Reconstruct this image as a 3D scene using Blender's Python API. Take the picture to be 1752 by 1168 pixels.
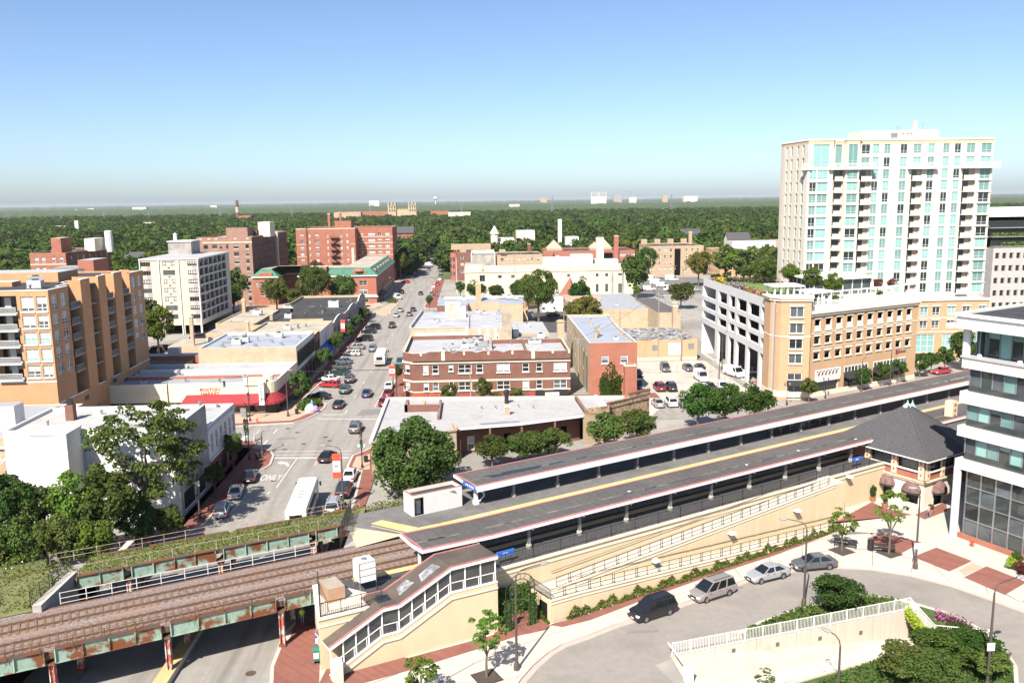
import bpy,math,random
import numpy as np
from mathutils import Vector,Matrix
random.seed(7);rng=np.random.default_rng(7)
for o in list(bpy.data.objects):bpy.data.objects.remove(o)
SC=bpy.context.scene;COL=SC.collection
R=math.radians
# --- camera, sky, sun, exposure
CAMH=38.5;FPX=1480.0;PITCH,ROLL,YAW=R(9.29),R(0.77),R(2.55)
_f0=Vector((math.sin(YAW),math.cos(YAW),0));_r0=Vector((math.cos(YAW),-math.sin(YAW),0));_u0=Vector((0,0,1))
FW=_f0*math.cos(PITCH)-_u0*math.sin(PITCH);_u=_u0*math.cos(PITCH)+_f0*math.sin(PITCH)
RT=_r0*math.cos(ROLL)-_u*math.sin(ROLL);UP=_u*math.cos(ROLL)+_r0*math.sin(ROLL)
cam=bpy.data.cameras.new('camera');camo=bpy.data.objects.new('camera',cam);COL.objects.link(camo)
cam.sensor_width=36;cam.lens=FPX/1752*36;cam.clip_start=1;cam.clip_end=60000
M4=Matrix(((RT.x,UP.x,-FW.x,0),(RT.y,UP.y,-FW.y,0),(RT.z,UP.z,-FW.z,CAMH),(0,0,0,1)))
camo.matrix_world=M4;SC.camera=camo
SUN_AZ,SUN_EL=R(205.1),R(46)
W=bpy.data.worlds.new('World');SC.world=W;W.use_nodes=True
nt=W.node_tree;nt.nodes.clear()
sky=nt.nodes.new('ShaderNodeTexSky');sky.sky_type='NISHITA';sky.sun_disc=False
sky.sun_elevation=SUN_EL;sky.sun_rotation=SUN_AZ;sky.air_density=0.7;sky.dust_density=1.15;sky.ozone_density=3.0;sky.altitude=200
bg=nt.nodes.new('ShaderNodeBackground');bg.inputs['Strength'].default_value=0.096
wo=nt.nodes.new('ShaderNodeOutputWorld');nt.links.new(sky.outputs[0],bg.inputs[0]);nt.links.new(bg.outputs[0],wo.inputs[0])
sd=bpy.data.lights.new('sun','SUN');sd.energy=5.0;sd.angle=R(0.5);sd.color=(1.0,0.93,0.82)
so=bpy.data.objects.new('sun',sd);COL.objects.link(so)
sdir=Vector((math.sin(SUN_AZ)*math.cos(SUN_EL),math.cos(SUN_AZ)*math.cos(SUN_EL),math.sin(SUN_EL)))
so.rotation_euler=sdir.to_track_quat('Z','Y').to_euler()
vs=SC.view_settings;vs.view_transform='Standard';vs.look='None';vs.exposure=0.95;vs.gamma=1.0;vs.use_curve_mapping=False
SC.cycles.max_bounces=6;SC.cycles.diffuse_bounces=1;SC.cycles.glossy_bounces=3;SC.cycles.transparent_max_bounces=8
SC.cycles.volume_bounces=0;SC.cycles.use_denoising=True
# --- places: where a sight line of the survey photo meets a level or an upright plane
def _ray(px,py):return RT*(px-876.0)-UP*(py-584.0)+FW*FPX
def G(px,py,z=0.0):
 d=_ray(px,py);t=(z-CAMH)/d.z;return Vector((d.x*t,d.y*t,z))
def GY(px,py,Y):
 d=_ray(px,py);t=Y/d.y;return Vector((d.x*t,Y,CAMH+d.z*t))
def GX(px,py,X):
 d=_ray(px,py);t=X/d.x;return Vector((X,d.y*t,CAMH+d.z*t))
TH=R(29.7);UX,UY=math.cos(TH),math.sin(TH)
def RN(s,n,z=0.0):
 n=n+max(0.0,40.0-s)*0.075
 return Vector((s*UX-n*UY,s*UY+n*UX,z))
def SN(p):return(p[0]*UX+p[1]*UY,-p[0]*UY+p[1]*UX)
# --- materials
MATS={}
def mat(name,c1,c2=None,scale=1.0,rough=0.8,stretch=(1,1,1),metal=0.0,bump=0.0,lo=0.35,hi=0.65,c3=None,scale3=0.1,lo3=0.45,hi3=0.7,spec=0.5,coat=0.0,detail=5.0,objcoord=False,island=0.0,stretch3=None):
 if name in MATS:return MATS[name]
 m=bpy.data.materials.new(name);m.use_nodes=True;t=m.node_tree;b=t.nodes['Principled BSDF']
 b.inputs['Roughness'].default_value=rough;b.inputs['Metallic'].default_value=metal
 b.inputs['Specular IOR Level'].default_value=spec;b.inputs['Coat Weight'].default_value=coat
 b.inputs['Base Color'].default_value=(*c1,1)
 if c2 or bump:
  if objcoord:src=t.nodes.new('ShaderNodeTexCoord').outputs['Object']
  else:src=t.nodes.new('ShaderNodeNewGeometry').outputs['Position']
  mp=t.nodes.new('ShaderNodeMapping');mp.inputs['Scale'].default_value=[scale*k for k in stretch];t.links.new(src,mp.inputs[0])
  n=t.nodes.new('ShaderNodeTexNoise');n.inputs['Scale'].default_value=1;n.inputs['Detail'].default_value=detail;n.inputs['Roughness'].default_value=0.65;t.links.new(mp.outputs[0],n.inputs['Vector'])
  col=None
  if c2:
   r=t.nodes.new('ShaderNodeMapRange');r.inputs['From Min'].default_value=lo;r.inputs['From Max'].default_value=hi;t.links.new(n.outputs['Fac'],r.inputs['Value'])
   mx=t.nodes.new('ShaderNodeMix');mx.data_type='RGBA';mx.inputs['A'].default_value=(*c1,1);mx.inputs['B'].default_value=(*c2,1)
   t.links.new(r.outputs[0],mx.inputs['Factor']);col=mx.outputs['Result']
  if c3:
   n3=t.nodes.new('ShaderNodeTexNoise');n3 .inputs['Scale'].default_value=scale3;n3 .inputs['Detail'].default_value=6;n3 .inputs['Roughness'].default_value=0.6
   if stretch3:mq=t.nodes.new('ShaderNodeMapping');mq.inputs['Scale'].default_value=stretch3;t.links.new(src,mq.inputs[0]);src3=mq.outputs[0]
   else:src3=src
   t.links.new(src3,n3 .inputs['Vector'])
   r3=t.nodes.new('ShaderNodeMapRange');r3 .inputs['From Min'].default_value=lo3;r3 .inputs['From Max'].default_value=hi3;t.links.new(n3 .outputs['Fac'],r3 .inputs['Value'])
   m3=t.nodes.new('ShaderNodeMix');m3 .data_type='RGBA';m3 .inputs['A'].default_value=(*c1,1);m3 .inputs['B'].default_value=(*c3,1)
   if col:t.links.new(col,m3 .inputs['A'])
   t.links.new(r3 .outputs[0],m3 .inputs['Factor']);col=m3 .outputs['Result']
  if island:
   gi=t.nodes.new('ShaderNodeNewGeometry');hs=t.nodes.new('ShaderNodeHueSaturation');rr=t.nodes.new('ShaderNodeMapRange')
   rr.inputs['To Min'].default_value=1-island;rr.inputs['To Max'].default_value=1+island;t.links.new(gi.outputs['Random Per Island'],rr.inputs['Value'])
   t.links.new(rr.outputs[0],hs.inputs['Value']);t.links.new(col,hs.inputs['Color']);col=hs.outputs['Color']
  if col:t.links.new(col,b.inputs['Base Color'])
  if bump:
   bp=t.nodes.new('ShaderNodeBump');bp.inputs['Strength'].default_value=bump;bp.inputs['Distance'].default_value=0.1
   t.links.new(n.outputs['Fac'],bp.inputs['Height']);t.links.new(bp.outputs[0],b.inputs['Normal'])
 MATS[name]=m;return m
def brickmat(name,c1,c2,c3=None,mortar=(0.35,0.33,0.3),mort=0.012,dirt=(0.1,0.09,0.08)):
 """courses of brick in colour; u runs along whichever way the wall faces"""
 if name in MATS:return MATS[name]
 m=bpy.data.materials.new(name);m.use_nodes=True;t=m.node_tree;b=t.nodes['Principled BSDF'];b.inputs['Roughness'].default_value=0.88;b.inputs['Specular IOR Level'].default_value=0.25
 g=t.nodes.new('ShaderNodeNewGeometry');sx=t.nodes.new('ShaderNodeSeparateXYZ');t.links.new(g.outputs['Position'],sx.inputs[0])
 ad=t.nodes.new('ShaderNodeMath');ad.operation='ADD';t.links.new(sx.outputs[0],ad.inputs[0]);t.links.new(sx.outputs[1],ad.inputs[1])
 cb=t.nodes.new('ShaderNodeCombineXYZ');t.links.new(ad.outputs[0],cb.inputs[0]);t.links.new(sx.outputs[2],cb.inputs[1])
 bt=t.nodes.new('ShaderNodeTexBrick');bt.inputs['Scale'].default_value=1;bt.inputs['Brick Width'].default_value=0.3;bt.inputs['Row Height'].default_value=0.1
 bt.inputs['Mortar Size'].default_value=mort;bt.inputs['Color1'].default_value=(*c1,1);bt.inputs['Color2'].default_value=(*c2,1);bt.inputs['Mortar'].default_value=(*mortar,1);t.links.new(cb.outputs[0],bt.inputs['Vector'])
 n=t.nodes.new('ShaderNodeTexNoise');n.inputs['Scale'].default_value=0.45;n.inputs['Detail'].default_value=8;n.inputs['Roughness'].default_value=0.75;t.links.new(g.outputs['Position'],n.inputs['Vector'])
 r=t.nodes.new('ShaderNodeMapRange');r.inputs['From Min'].default_value=0.45;r.inputs['From Max'].default_value=0.8;t.links.new(n.outputs['Fac'],r.inputs['Value'])
 mx=t.nodes.new('ShaderNodeMix');mx.data_type='RGBA';mx.inputs['B'].default_value=(*(c3 or dirt),1);t.links.new(bt.outputs['Color'],mx.inputs['A']);t.links.new(r.outputs[0],mx.inputs['Factor'])
 t.links.new(mx.outputs['Result'],b.inputs['Base Color']);MATS[name]=m;return m
def rustmat(name,c,rust=(0.16,0.055,0.02),sc=0.55):
 if name in MATS:return MATS[name]
 m=mat(name,c,tuple(x*0.75 for x in c),3,0.7,c3=rust,scale3=sc,lo3=0.47,hi3=0.56,bump=0.15);return m
def leafmat(name,a,b,var=0.35):
 m=bpy.data.materials.new(name);m.use_nodes=True;t=m.node_tree;t.nodes.clear();out=t.nodes.new('ShaderNodeOutputMaterial')
 g=t.nodes.new('ShaderNodeNewGeometry');oi=t.nodes.new('ShaderNodeObjectInfo')
 mx=t.nodes.new('ShaderNodeMix');mx.data_type='RGBA';mx.inputs['A'].default_value=(*a,1);mx.inputs['B'].default_value=(*b,1);t.links.new(g.outputs['Random Per Island'],mx.inputs['Factor'])
 hs=t.nodes.new('ShaderNodeHueSaturation');mr=t.nodes.new('ShaderNodeMapRange');mr.inputs['To Min'].default_value=0.475;mr.inputs['To Max'].default_value=0.525;t.links.new(oi.outputs['Random'],mr.inputs['Value'])
 ml=t.nodes.new('ShaderNodeMath');ml.operation='MULTIPLY';ml.inputs[1].default_value=7.31;t.links.new(oi.outputs['Random'],ml.inputs[0]);fr=t.nodes.new('ShaderNodeMath');fr.operation='FRACT';t.links.new(ml.outputs[0],fr.inputs[0])
 mv=t.nodes.new('ShaderNodeMapRange');mv.inputs['To Min'].default_value=1-var;mv.inputs['To Max'].default_value=1+var;t.links.new(fr.outputs[0],mv.inputs['Value'])
 t.links.new(mr.outputs[0],hs.inputs['Hue']);t.links.new(mv.outputs[0],hs.inputs['Value']);t.links.new(mx.outputs['Result'],hs.inputs['Color'])
 d=t.nodes.new('ShaderNodeBsdfDiffuse');tr=t.nodes.new('ShaderNodeBsdfTranslucent');ms=t.nodes.new('ShaderNodeMixShader');ms.inputs[0].default_value=0.3
 t.links.new(hs.outputs[0],d.inputs[0]);t.links.new(hs.outputs[0],tr.inputs[0]);t.links.new(d.outputs[0],ms.inputs[1]);t.links.new(tr.outputs[0],ms.inputs[2])
 t.links.new(ms.outputs[0],out.inputs[0]);MATS[name]=m;return m
ASPH=mat('asphalt',(0.25,0.232,0.212),(0.29,0.27,0.247),0.9,0.9,bump=0.1,c3=(0.165,0.152,0.138),scale3=0.5,lo3=0.47,hi3=0.75,stretch3=(1.3,.07,1))
ASPH2=mat('asphalt_pale',(0.235,0.212,0.188),(0.27,0.245,0.22),1.3,0.9,bump=0.1,c3=(0.19,0.172,0.155),scale3=0.16,lo3=0.48,hi3=0.75,stretch=(1,1,1))
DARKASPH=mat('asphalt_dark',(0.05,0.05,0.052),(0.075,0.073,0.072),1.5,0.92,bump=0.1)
CONC=mat('concrete',(0.44,0.405,0.355),(0.49,0.455,0.40),0.8,0.85,c3=(0.45,0.41,0.36),scale3=0.2)
CONCG=mat('concrete_grey',(0.30,0.28,0.26),(0.37,0.35,0.32),0.8,0.88,c3=(0.2,0.18,0.16),scale3=0.4,stretch=(1,1,.3))
LOTC=mat('lot_concrete',(0.42,0.385,0.335),(0.5,0.46,0.4),0.6,0.9,c3=(0.33,0.3,0.27),scale3=0.1)
PAVER=brickmat('brick_paving',(0.21,0.085,0.065),(0.26,0.105,0.08),(0.16,0.07,0.055),mortar=(0.2,0.11,0.09))
PINK=mat('tan_paving',(0.42,0.29,0.21),(0.48,0.34,0.25),1.5,0.9)
WHITE=mat('white_paint',(0.64,0.625,0.60),(0.58,0.565,0.545),0.8,0.6)
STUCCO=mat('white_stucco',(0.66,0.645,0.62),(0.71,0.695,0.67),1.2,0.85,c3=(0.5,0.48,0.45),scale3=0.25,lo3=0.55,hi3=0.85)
CREAM=mat('cream_stucco',(0.56,0.445,0.285),(0.60,0.48,0.315),0.8,0.85,c3=(0.5,0.36,0.2),scale3=0.12,lo3=0.58,hi3=0.9,stretch=(1,1,.35))
CREAM2=mat('cream_precast',(0.66,0.57,0.45),(0.70,0.61,0.49),0.7,0.8)
CREAMTILE=mat('cream_terracotta',(0.72,0.64,0.45),(0.76,0.69,0.5),0.9,0.5,c3=(0.55,0.47,0.32),scale3=0.3,lo3=0.55,hi3=0.85)
IRON=mat('black_iron',(0.018,0.018,0.02),rough=0.5)
RUBBER=mat('rubber',(0.02,0.02,0.021),rough=0.85)
STEEL=mat('grey_steel',(0.35,0.36,0.37),(0.28,0.29,0.3),2,0.45,metal=0.6)
CHROME=mat('alloy',(0.55,0.56,0.58),rough=0.3,metal=0.9)
GLASS=mat('dark_glass',(0.02,0.025,0.028),rough=0.04,spec=0.8)
GLASS2=mat('grey_glass',(0.10,0.12,0.13),(0.05,0.06,0.07),0.35,rough=0.06,spec=0.8)
TEAL=mat('blue_green_glass',(0.12,0.235,0.23),(0.17,0.29,0.28),0.25,rough=0.06,spec=0.8)
TEAL2=mat('pale_blinds_behind_glass',(0.20,0.40,0.375),(0.26,0.45,0.42),0.3,rough=0.12,spec=0.7)
BLIND=mat('white_blind',(0.42,0.42,0.41),(0.5,0.5,0.49),3,0.35)
BLACK=mat('black_void',(0.006,0.006,0.007),rough=0.9,spec=0.1)
WOODTIE=mat('tie_wood',(0.13,0.085,0.06),(0.21,0.14,0.10),2.0,0.9,island=0.3)
RAILM=mat('rail_steel',(0.13,0.075,0.05),(0.2,0.12,0.08),3,0.55,metal=0.3)
BALLAST=mat('ballast',(0.30,0.24,0.22),(0.13,0.10,0.09),6,0.95,bump=0.9,lo=0.4,hi=0.6,c3=(0.24,0.16,0.12),scale3=0.35,lo3=0.45,hi3=0.65,detail=8)
MINT=rustmat('mint_rusted_steel',(0.27,0.38,0.30),sc=0.7)
MINTD=rustmat('brown_rusted_steel',(0.12,0.075,0.055),sc=0.9)
REDPAINT=rustmat('red_white_post',(0.4,0.1,0.07),(0.5,0.45,0.4),1.2)
ROOFD=mat('canopy_roofing',(0.088,0.08,0.076),(0.112,0.103,0.097),1.4,0.85,bump=0.05,c3=(0.066,0.061,0.059),scale3=0.14)
TARB=mat('black_tar',(0.018,0.019,0.024),(0.03,0.03,0.035),2,0.35)
REDTRIM=mat('rose_trim',(0.36,0.13,0.13),(0.42,0.18,0.18),2,0.7)
MEMB=mat('grey_roof_membrane',(0.29,0.295,0.32),(0.34,0.345,0.37),0.5,0.7,c3=(0.26,0.26,0.28),scale3=0.3,lo3=0.52,hi3=0.8)
MEMBW=mat('white_roof_membrane',(0.36,0.36,0.375),(0.41,0.41,0.42),0.45,0.7,c3=(0.33,0.325,0.33),scale3=0.22,lo3=0.5,hi3=0.8)
MEMBB=mat('blue_roof_membrane',(0.29,0.325,0.39),(0.34,0.37,0.43),0.4,0.6,c3=(0.25,0.275,0.32),scale3=0.2)
GRAVELR=mat('gravel_roof',(0.36,0.32,0.26),(0.43,0.385,0.31),1.5,0.95,c3=(0.26,0.23,0.19),scale3=0.25)
BLACKR=mat('black_roof',(0.03,0.03,0.033),(0.05,0.05,0.052),0.6,0.8,c3=(0.09,0.085,0.085),scale3=0.2,lo3=0.55,hi3=0.8)
MOTTLE=mat('patched_roof',(0.06,0.06,0.065),(0.5,0.5,0.5),0.9,0.8,lo=0.47,hi=0.57,stretch=(1,1.6,1))
SHINGLE=mat('slate_shingle',(0.05,0.048,0.052),(0.085,0.082,0.088),3.5,0.9,bump=0.3,stretch=(1,1,2.5))
COPPER=mat('green_copper',(0.30,0.5,0.44),(0.38,0.58,0.5),2,0.7)
GREENROOF=mat('green_shingles',(0.055,0.16,0.105),(0.075,0.2,0.135),1.5,0.8,stretch=(1,1,2),c3=(0.045,0.125,0.085),scale3=0.4)
B_ORANGE=brickmat('orange_brick',(0.50,0.25,0.12),(0.54,0.285,0.145),(0.45,0.22,0.10),mortar=(0.5,0.33,0.2))
B_PEACH=brickmat('peach_brick',(0.46,0.285,0.165),(0.5,0.315,0.185),(0.43,0.26,0.15),mortar=(0.58,0.4,0.25),mort=0.008)
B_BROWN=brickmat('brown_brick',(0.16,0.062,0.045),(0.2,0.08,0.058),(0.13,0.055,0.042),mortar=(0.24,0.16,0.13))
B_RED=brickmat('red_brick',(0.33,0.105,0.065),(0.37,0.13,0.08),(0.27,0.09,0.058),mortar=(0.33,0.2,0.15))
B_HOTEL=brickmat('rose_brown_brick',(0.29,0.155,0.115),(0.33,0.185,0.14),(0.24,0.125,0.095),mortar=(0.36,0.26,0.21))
B_YEL=brickmat('yellow_common_brick',(0.41,0.315,0.215),(0.47,0.375,0.265),(0.32,0.235,0.155),mortar=(0.5,0.41,0.29))
B_RUBBLE=mat('rubble_masonry',(0.44,0.32,0.2),(0.2,0.13,0.085),2.6,0.95,bump=0.5,lo=0.45,hi=0.58,stretch=(1,1,1.5),c3=(0.17,0.1,0.075),scale3=0.6,lo3=0.5,hi3=0.62)
B_TAN=brickmat('tan_brick',(0.36,0.265,0.175),(0.41,0.305,0.205),(0.35,0.23,0.14),mortar=(0.45,0.36,0.26))
LIME=mat('limestone',(0.60,0.52,0.38),(0.65,0.57,0.43),0.8,0.85,c3=(0.48,0.4,0.29),scale3=0.25,lo3=0.52,hi3=0.85)
TRIMW=mat('white_trim',(0.76,0.74,0.7),rough=0.6)
AWNR=mat('red_awning',(0.24,0.018,0.026),(0.28,0.026,0.034),1.0,0.8)
AWNR2=mat('bright_red_awning',(0.42,0.03,0.028),rough=0.8)
AWNK=mat('black_awning',(0.02,0.02,0.022),rough=0.8)
AWNB=mat('brown_striped_awning',(0.13,0.07,0.065),(0.2,0.12,0.11),6,0.85,stretch=(1,1,.05),lo=0.47,hi=0.53,detail=1)
BLUE=mat('sign_blue',(0.03,0.14,0.55),rough=0.5)
REDS=mat('banner_red',(0.7,0.07,0.03),rough=0.7)
YELLOWP=mat('tactile_yellow',(0.60,0.42,0.15),(0.58,0.46,0.24),0.7,0.8)
MARK=mat('road_paint',(0.62,0.61,0.57),(0.4,0.385,0.36),2.2,0.8,lo=0.45,hi=0.75)
GRASSM=mat('grass',(0.12,0.135,0.045),(0.17,0.175,0.065),1.2,0.95,bump=0.6,c3=(0.17,0.16,0.07),scale3=0.25)
LAWN=mat('lawn',(0.10,0.17,0.035),(0.13,0.21,0.05),1.0,0.95,bump=0.3)
SOIL=mat('soil',(0.05,0.037,0.03),(0.08,0.06,0.045),3,0.95)
BARK=mat('bark',(0.10,0.08,0.062),(0.16,0.13,0.1),3,0.95,stretch=(1,1,.3),objcoord=True)
HVAC=mat('galvanised_unit',(0.55,0.56,0.56),(0.45,0.46,0.46),1.5,0.5,metal=0.2)
# --- mesh builder
KIDS={}
EACH=set('mullion opening_trim stone_trim stone_band awning penthouse gable parapet_rise pilaster roof_trim panel louvre transom opening duct fire_wall party_wall painted_band rear_wing terrace light_well dormer canvas fin curtain_frame string_course parapet_cap column porch_post railing_post roof_house tile_course joint floor_band chimney_stack'.split())
class MB:
 def __init__(s):s.v=[];s.f=[];s.mi=[];s.mats=[];s.st=[]
 def m(s,mt):
  if mt not in s.mats:s.mats.append(mt)
  return s.mats.index(mt)
 def poly(s,pts,mt):
  b=len(s.v);s.v.extend([tuple(p)for p in pts]);s.f.append(tuple(range(b,b+len(pts))));s.mi.append(s.m(mt));return s
 def hexa(s,p,mt,top=None):
  s.st.append(len(s.f))
  b=len(s.v);s.v.extend([tuple(q)for q in p]);k=s.m(mt)
  for q in((3,2,1,0),(4,5,6,7),(0,1,5,4),(1,2,6,5),(2,3,7,6),(3,0,4,7)):
   s.f.append(tuple(b+i for i in q));s.mi.append(k)
  if top:s.mi[-5]=s.m(top)
  return s
 def box(s,x0,x1,y0,y1,z0,z1,mt,top=None):
  return s.hexa([(x0,y0,z0),(x1,y0,z0),(x1,y1,z0),(x0,y1,z0),(x0,y0,z1),(x1,y0,z1),(x1,y1,z1),(x0,y1,z1)],mt,top)
 def rbox(s,c,sx,sy,z0,z1,rot,mt,top=None):
  ca,sa=math.cos(rot),math.sin(rot);P=[(c[0]+ca*a-sa*b,c[1]+sa*a+ca*b)for a,b in((-sx/2,-sy/2),(sx/2,-sy/2),(sx/2,sy/2),(-sx/2,sy/2))]
  return s.hexa([(*p,z0)for p in P]+[(*p,z1)for p in P],mt,top)
 def prism(s,P,z0,z1,mt,top=None,bottom=True):
  s.st.append(len(s.f))
  P=[tuple(p)[:2]for p in P]
  if sum(P[i][0]*P[(i+1)%len(P)][1]-P[(i+1)%len(P)][0]*P[i][1]for i in range(len(P)))<0:P=P[::-1]
  n=len(P);b=len(s.v);s.v.extend([(*p,z0)for p in P]);s.v.extend([(*p,z1)for p in P]);k=s.m(mt)
  for i in range(n):
   j=(i+1)%n;s.f.append((b+i,b+j,b+n+j,b+n+i));s.mi.append(k)
  s.f.append(tuple(range(b+n,b+2*n)));s.mi.append(s.m(top or mt))
  if bottom:s.f.append(tuple(range(b+n-1,b-1,-1)));s.mi.append(k)
  return s
 def bar(s,p,q,w,h,mt):
  p,q=Vector(p),Vector(q);d=(q-p).normalized();a=d.cross(Vector((0,0,1)))
  if a.length<1e-4:a=Vector((1,0,0))
  a.normalize();b=a.cross(d);a=a*w/2;b=b*h/2
  return s.hexa([p-a-b,p+a-b,q+a-b,q-a-b,p-a+b,p+a+b,q+a+b,q-a+b],mt)
 def tube(s,p,q,r0,r1,mt,n=6,cap=True):
  s.st.append(len(s.f))
  p,q=Vector(p),Vector(q);d=(q-p).normalized();a=d.orthogonal().normalized();c=d.cross(a);b=len(s.v);k=s.m(mt)
  for(o,r)in((p,r0),(q,r1)):
   for i in range(n):s.v.append(tuple(o+(a*math.cos(6.2832*i/n)+c*math.sin(6.2832*i/n))*r))
  for i in range(n):
   j=(i+1)%n;s.f.append((b+i,b+j,b+n+j,b+n+i));s.mi.append(k)
  if cap:
   s.f.append(tuple(range(b+n-1,b-1,-1)));s.mi.append(k);s.f.append(tuple(range(b+n,b+2*n)));s.mi.append(k)
  return s
 def path(s,pts,r,mt,n=6):
  for i in range(len(pts)-1):
   r0,r1=(r[i],r[i+1])if isinstance(r,(list,tuple))else(r,r);s.tube(pts[i],pts[i+1],r0,r1,mt,n,True)
  return s
 def lathe(s,prof,mt,c=(0,0,0),n=12,smooth=None):
  s.st.append(len(s.f))
  b=len(s.v);k=s.m(mt)
  for r,z in prof:
   for i in range(n):s.v.append((c[0]+r*math.cos(6.2832*i/n),c[1]+r*math.sin(6.2832*i/n),c[2]+z))
  for a in range(len(prof)-1):
   for i in range(n):
    j=(i+1)%n;s.f.append((b+a*n+i,b+a*n+j,b+(a+1)*n+j,b+(a+1)*n+i));s.mi.append(k)
  s.f.append(tuple(range(b+n-1,b-1,-1)));s.mi.append(k);s.f.append(tuple(range(b+(len(prof)-1)*n,b+len(prof)*n)));s.mi.append(k)
  return s
 def mesh(s,name,off=(0,0,0),smooth=False):
  me=bpy.data.meshes.new(name);me.from_pydata([(p[0]-off[0],p[1]-off[1],p[-1]-off[2])for p in s.v],[],s.f)
  for mt in s.mats:me.materials.append(mt)
  me.polygons.foreach_set('material_index',s.mi)
  if smooth:me.polygons.foreach_set('use_smooth',[True]*len(s.f))
  me.update();return me
 def build(s,name,parent=None,smooth=False,kind=None):
  if parent is not None and kind is None and name in EACH and len(s.st)>1:
   o=None
   for a,b in zip(s.st,s.st[1:]+[len(s.f)]):
    q=MB();q.mats=s.mats;q.mi=s.mi[a:b];ids=sorted({i for f in s.f[a:b]for i in f});mp={i:k for k,i in enumerate(ids)};q.v=[s.v[i]for i in ids];q.f=[tuple(mp[i]for i in f)for f in s.f[a:b]];q.st=[0];o=q.build(name,parent,smooth)
   return o
  o=bpy.data.objects.new(name,s.mesh(name,WL(parent),smooth));COL.objects.link(o)
  if parent is not None:o.parent=parent;KIDS.setdefault(parent.name,[]).append(o)
  if kind:o['kind']=kind
  return o
def WL(o):
 t=Vector((0,0,0))
 while o is not None:t=t+o.location;o=o.parent
 return t
def tag(o,label,cat,group=None):
 o['label']=label;o['category']=cat
 if group:o['group']=group
 return o
def thing(name,label,cat,loc=(0,0,0),rz=0.0,group=None):
 o=bpy.data.objects.new(name,None);COL.objects.link(o);o.location=loc;o.rotation_euler=(0,0,rz);o.empty_display_size=0.5
 return tag(o,label,cat,group)
def inst(name,me,parent,loc=(0,0,0),rz=0.0,sc=None):
 o=bpy.data.objects.new(name,me);COL.objects.link(o);o.parent=parent;KIDS.setdefault(parent.name,[]).append(o);o.location=loc;o.rotation_euler=(0,0,rz)
 if sc:o.scale=sc
 return o
def dup(root,loc,rz=0.0,label=None,sc=None,group=None):
 def cp(o,par):
  c=o.copy();COL.objects.link(c);c.parent=par
  for ch in KIDS.get(o.name,()):cp(ch,c)
  return c
 r=cp(root,None);r.location=loc;r.rotation_euler=(0,0,rz)
 if label:r['label']=label
 if group:r['group']=group
 if sc:r.scale=(sc,sc,sc)
 return r
def struct(name,mb,parent=None):return mb.build(name,parent,kind='structure' if parent is None else None)
# --- walls with real openings, windows set into them
def wall(mb,p0,p1,z0,z1,mt,ops=(),rev=0.2,revm=None):
 """upright wall from p0 to p1, its face to the right of that direction; ops = openings (u0, u1, z0, z1)"""
 p0,p1=Vector(p0[:2]),Vector(p1[:2]);d=p1-p0;L=d.length;d=d/L;n=Vector((d.y,-d.x))
 q=lambda u,z,k=0.0:(p0 .x+d.x*u-n.x*k,p0 .y+d.y*u-n.y*k,z)
 ops=[o for o in ops if o[1]>o[0]and o[3]>o[2]]
 us=sorted({0.0,L}|{min(max(round(a,3),0),L)for o in ops for a in o[:2]});zs=sorted({z0,z1}|{min(max(round(a,3),z0),z1)for o in ops for a in o[2:]})
 for j in range(len(zs)-1):
  run=None
  for i in range(len(us)-1):
   uc,zc=(us[i]+us[i+1])/2,(zs[j]+zs[j+1])/2
   hole=any(o[0]<uc<o[1]and o[2]<zc<o[3]for o in ops)
   if not hole:run=us[i]if run is None else run
   if(hole or i==len(us)-2)and run is not None:
    e=us[i]if hole else us[i+1];mb.poly([q(run,zs[j]),q(e,zs[j]),q(e,zs[j+1]),q(run,zs[j+1])],mt);run=None
 rm=revm or mt
 for a,b,c,e in ops:
  mb.poly([q(a,c),q(a,c,rev),q(a,e,rev),q(a,e)],rm);mb.poly([q(b,c,rev),q(b,c),q(b,e),q(b,e,rev)],rm)
  mb.poly([q(a,c,rev),q(a,c),q(b,c),q(b,c,rev)],rm);mb.poly([q(a,e),q(a,e,rev),q(b,e,rev),q(b,e)],rm)
WINC={}
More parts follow.
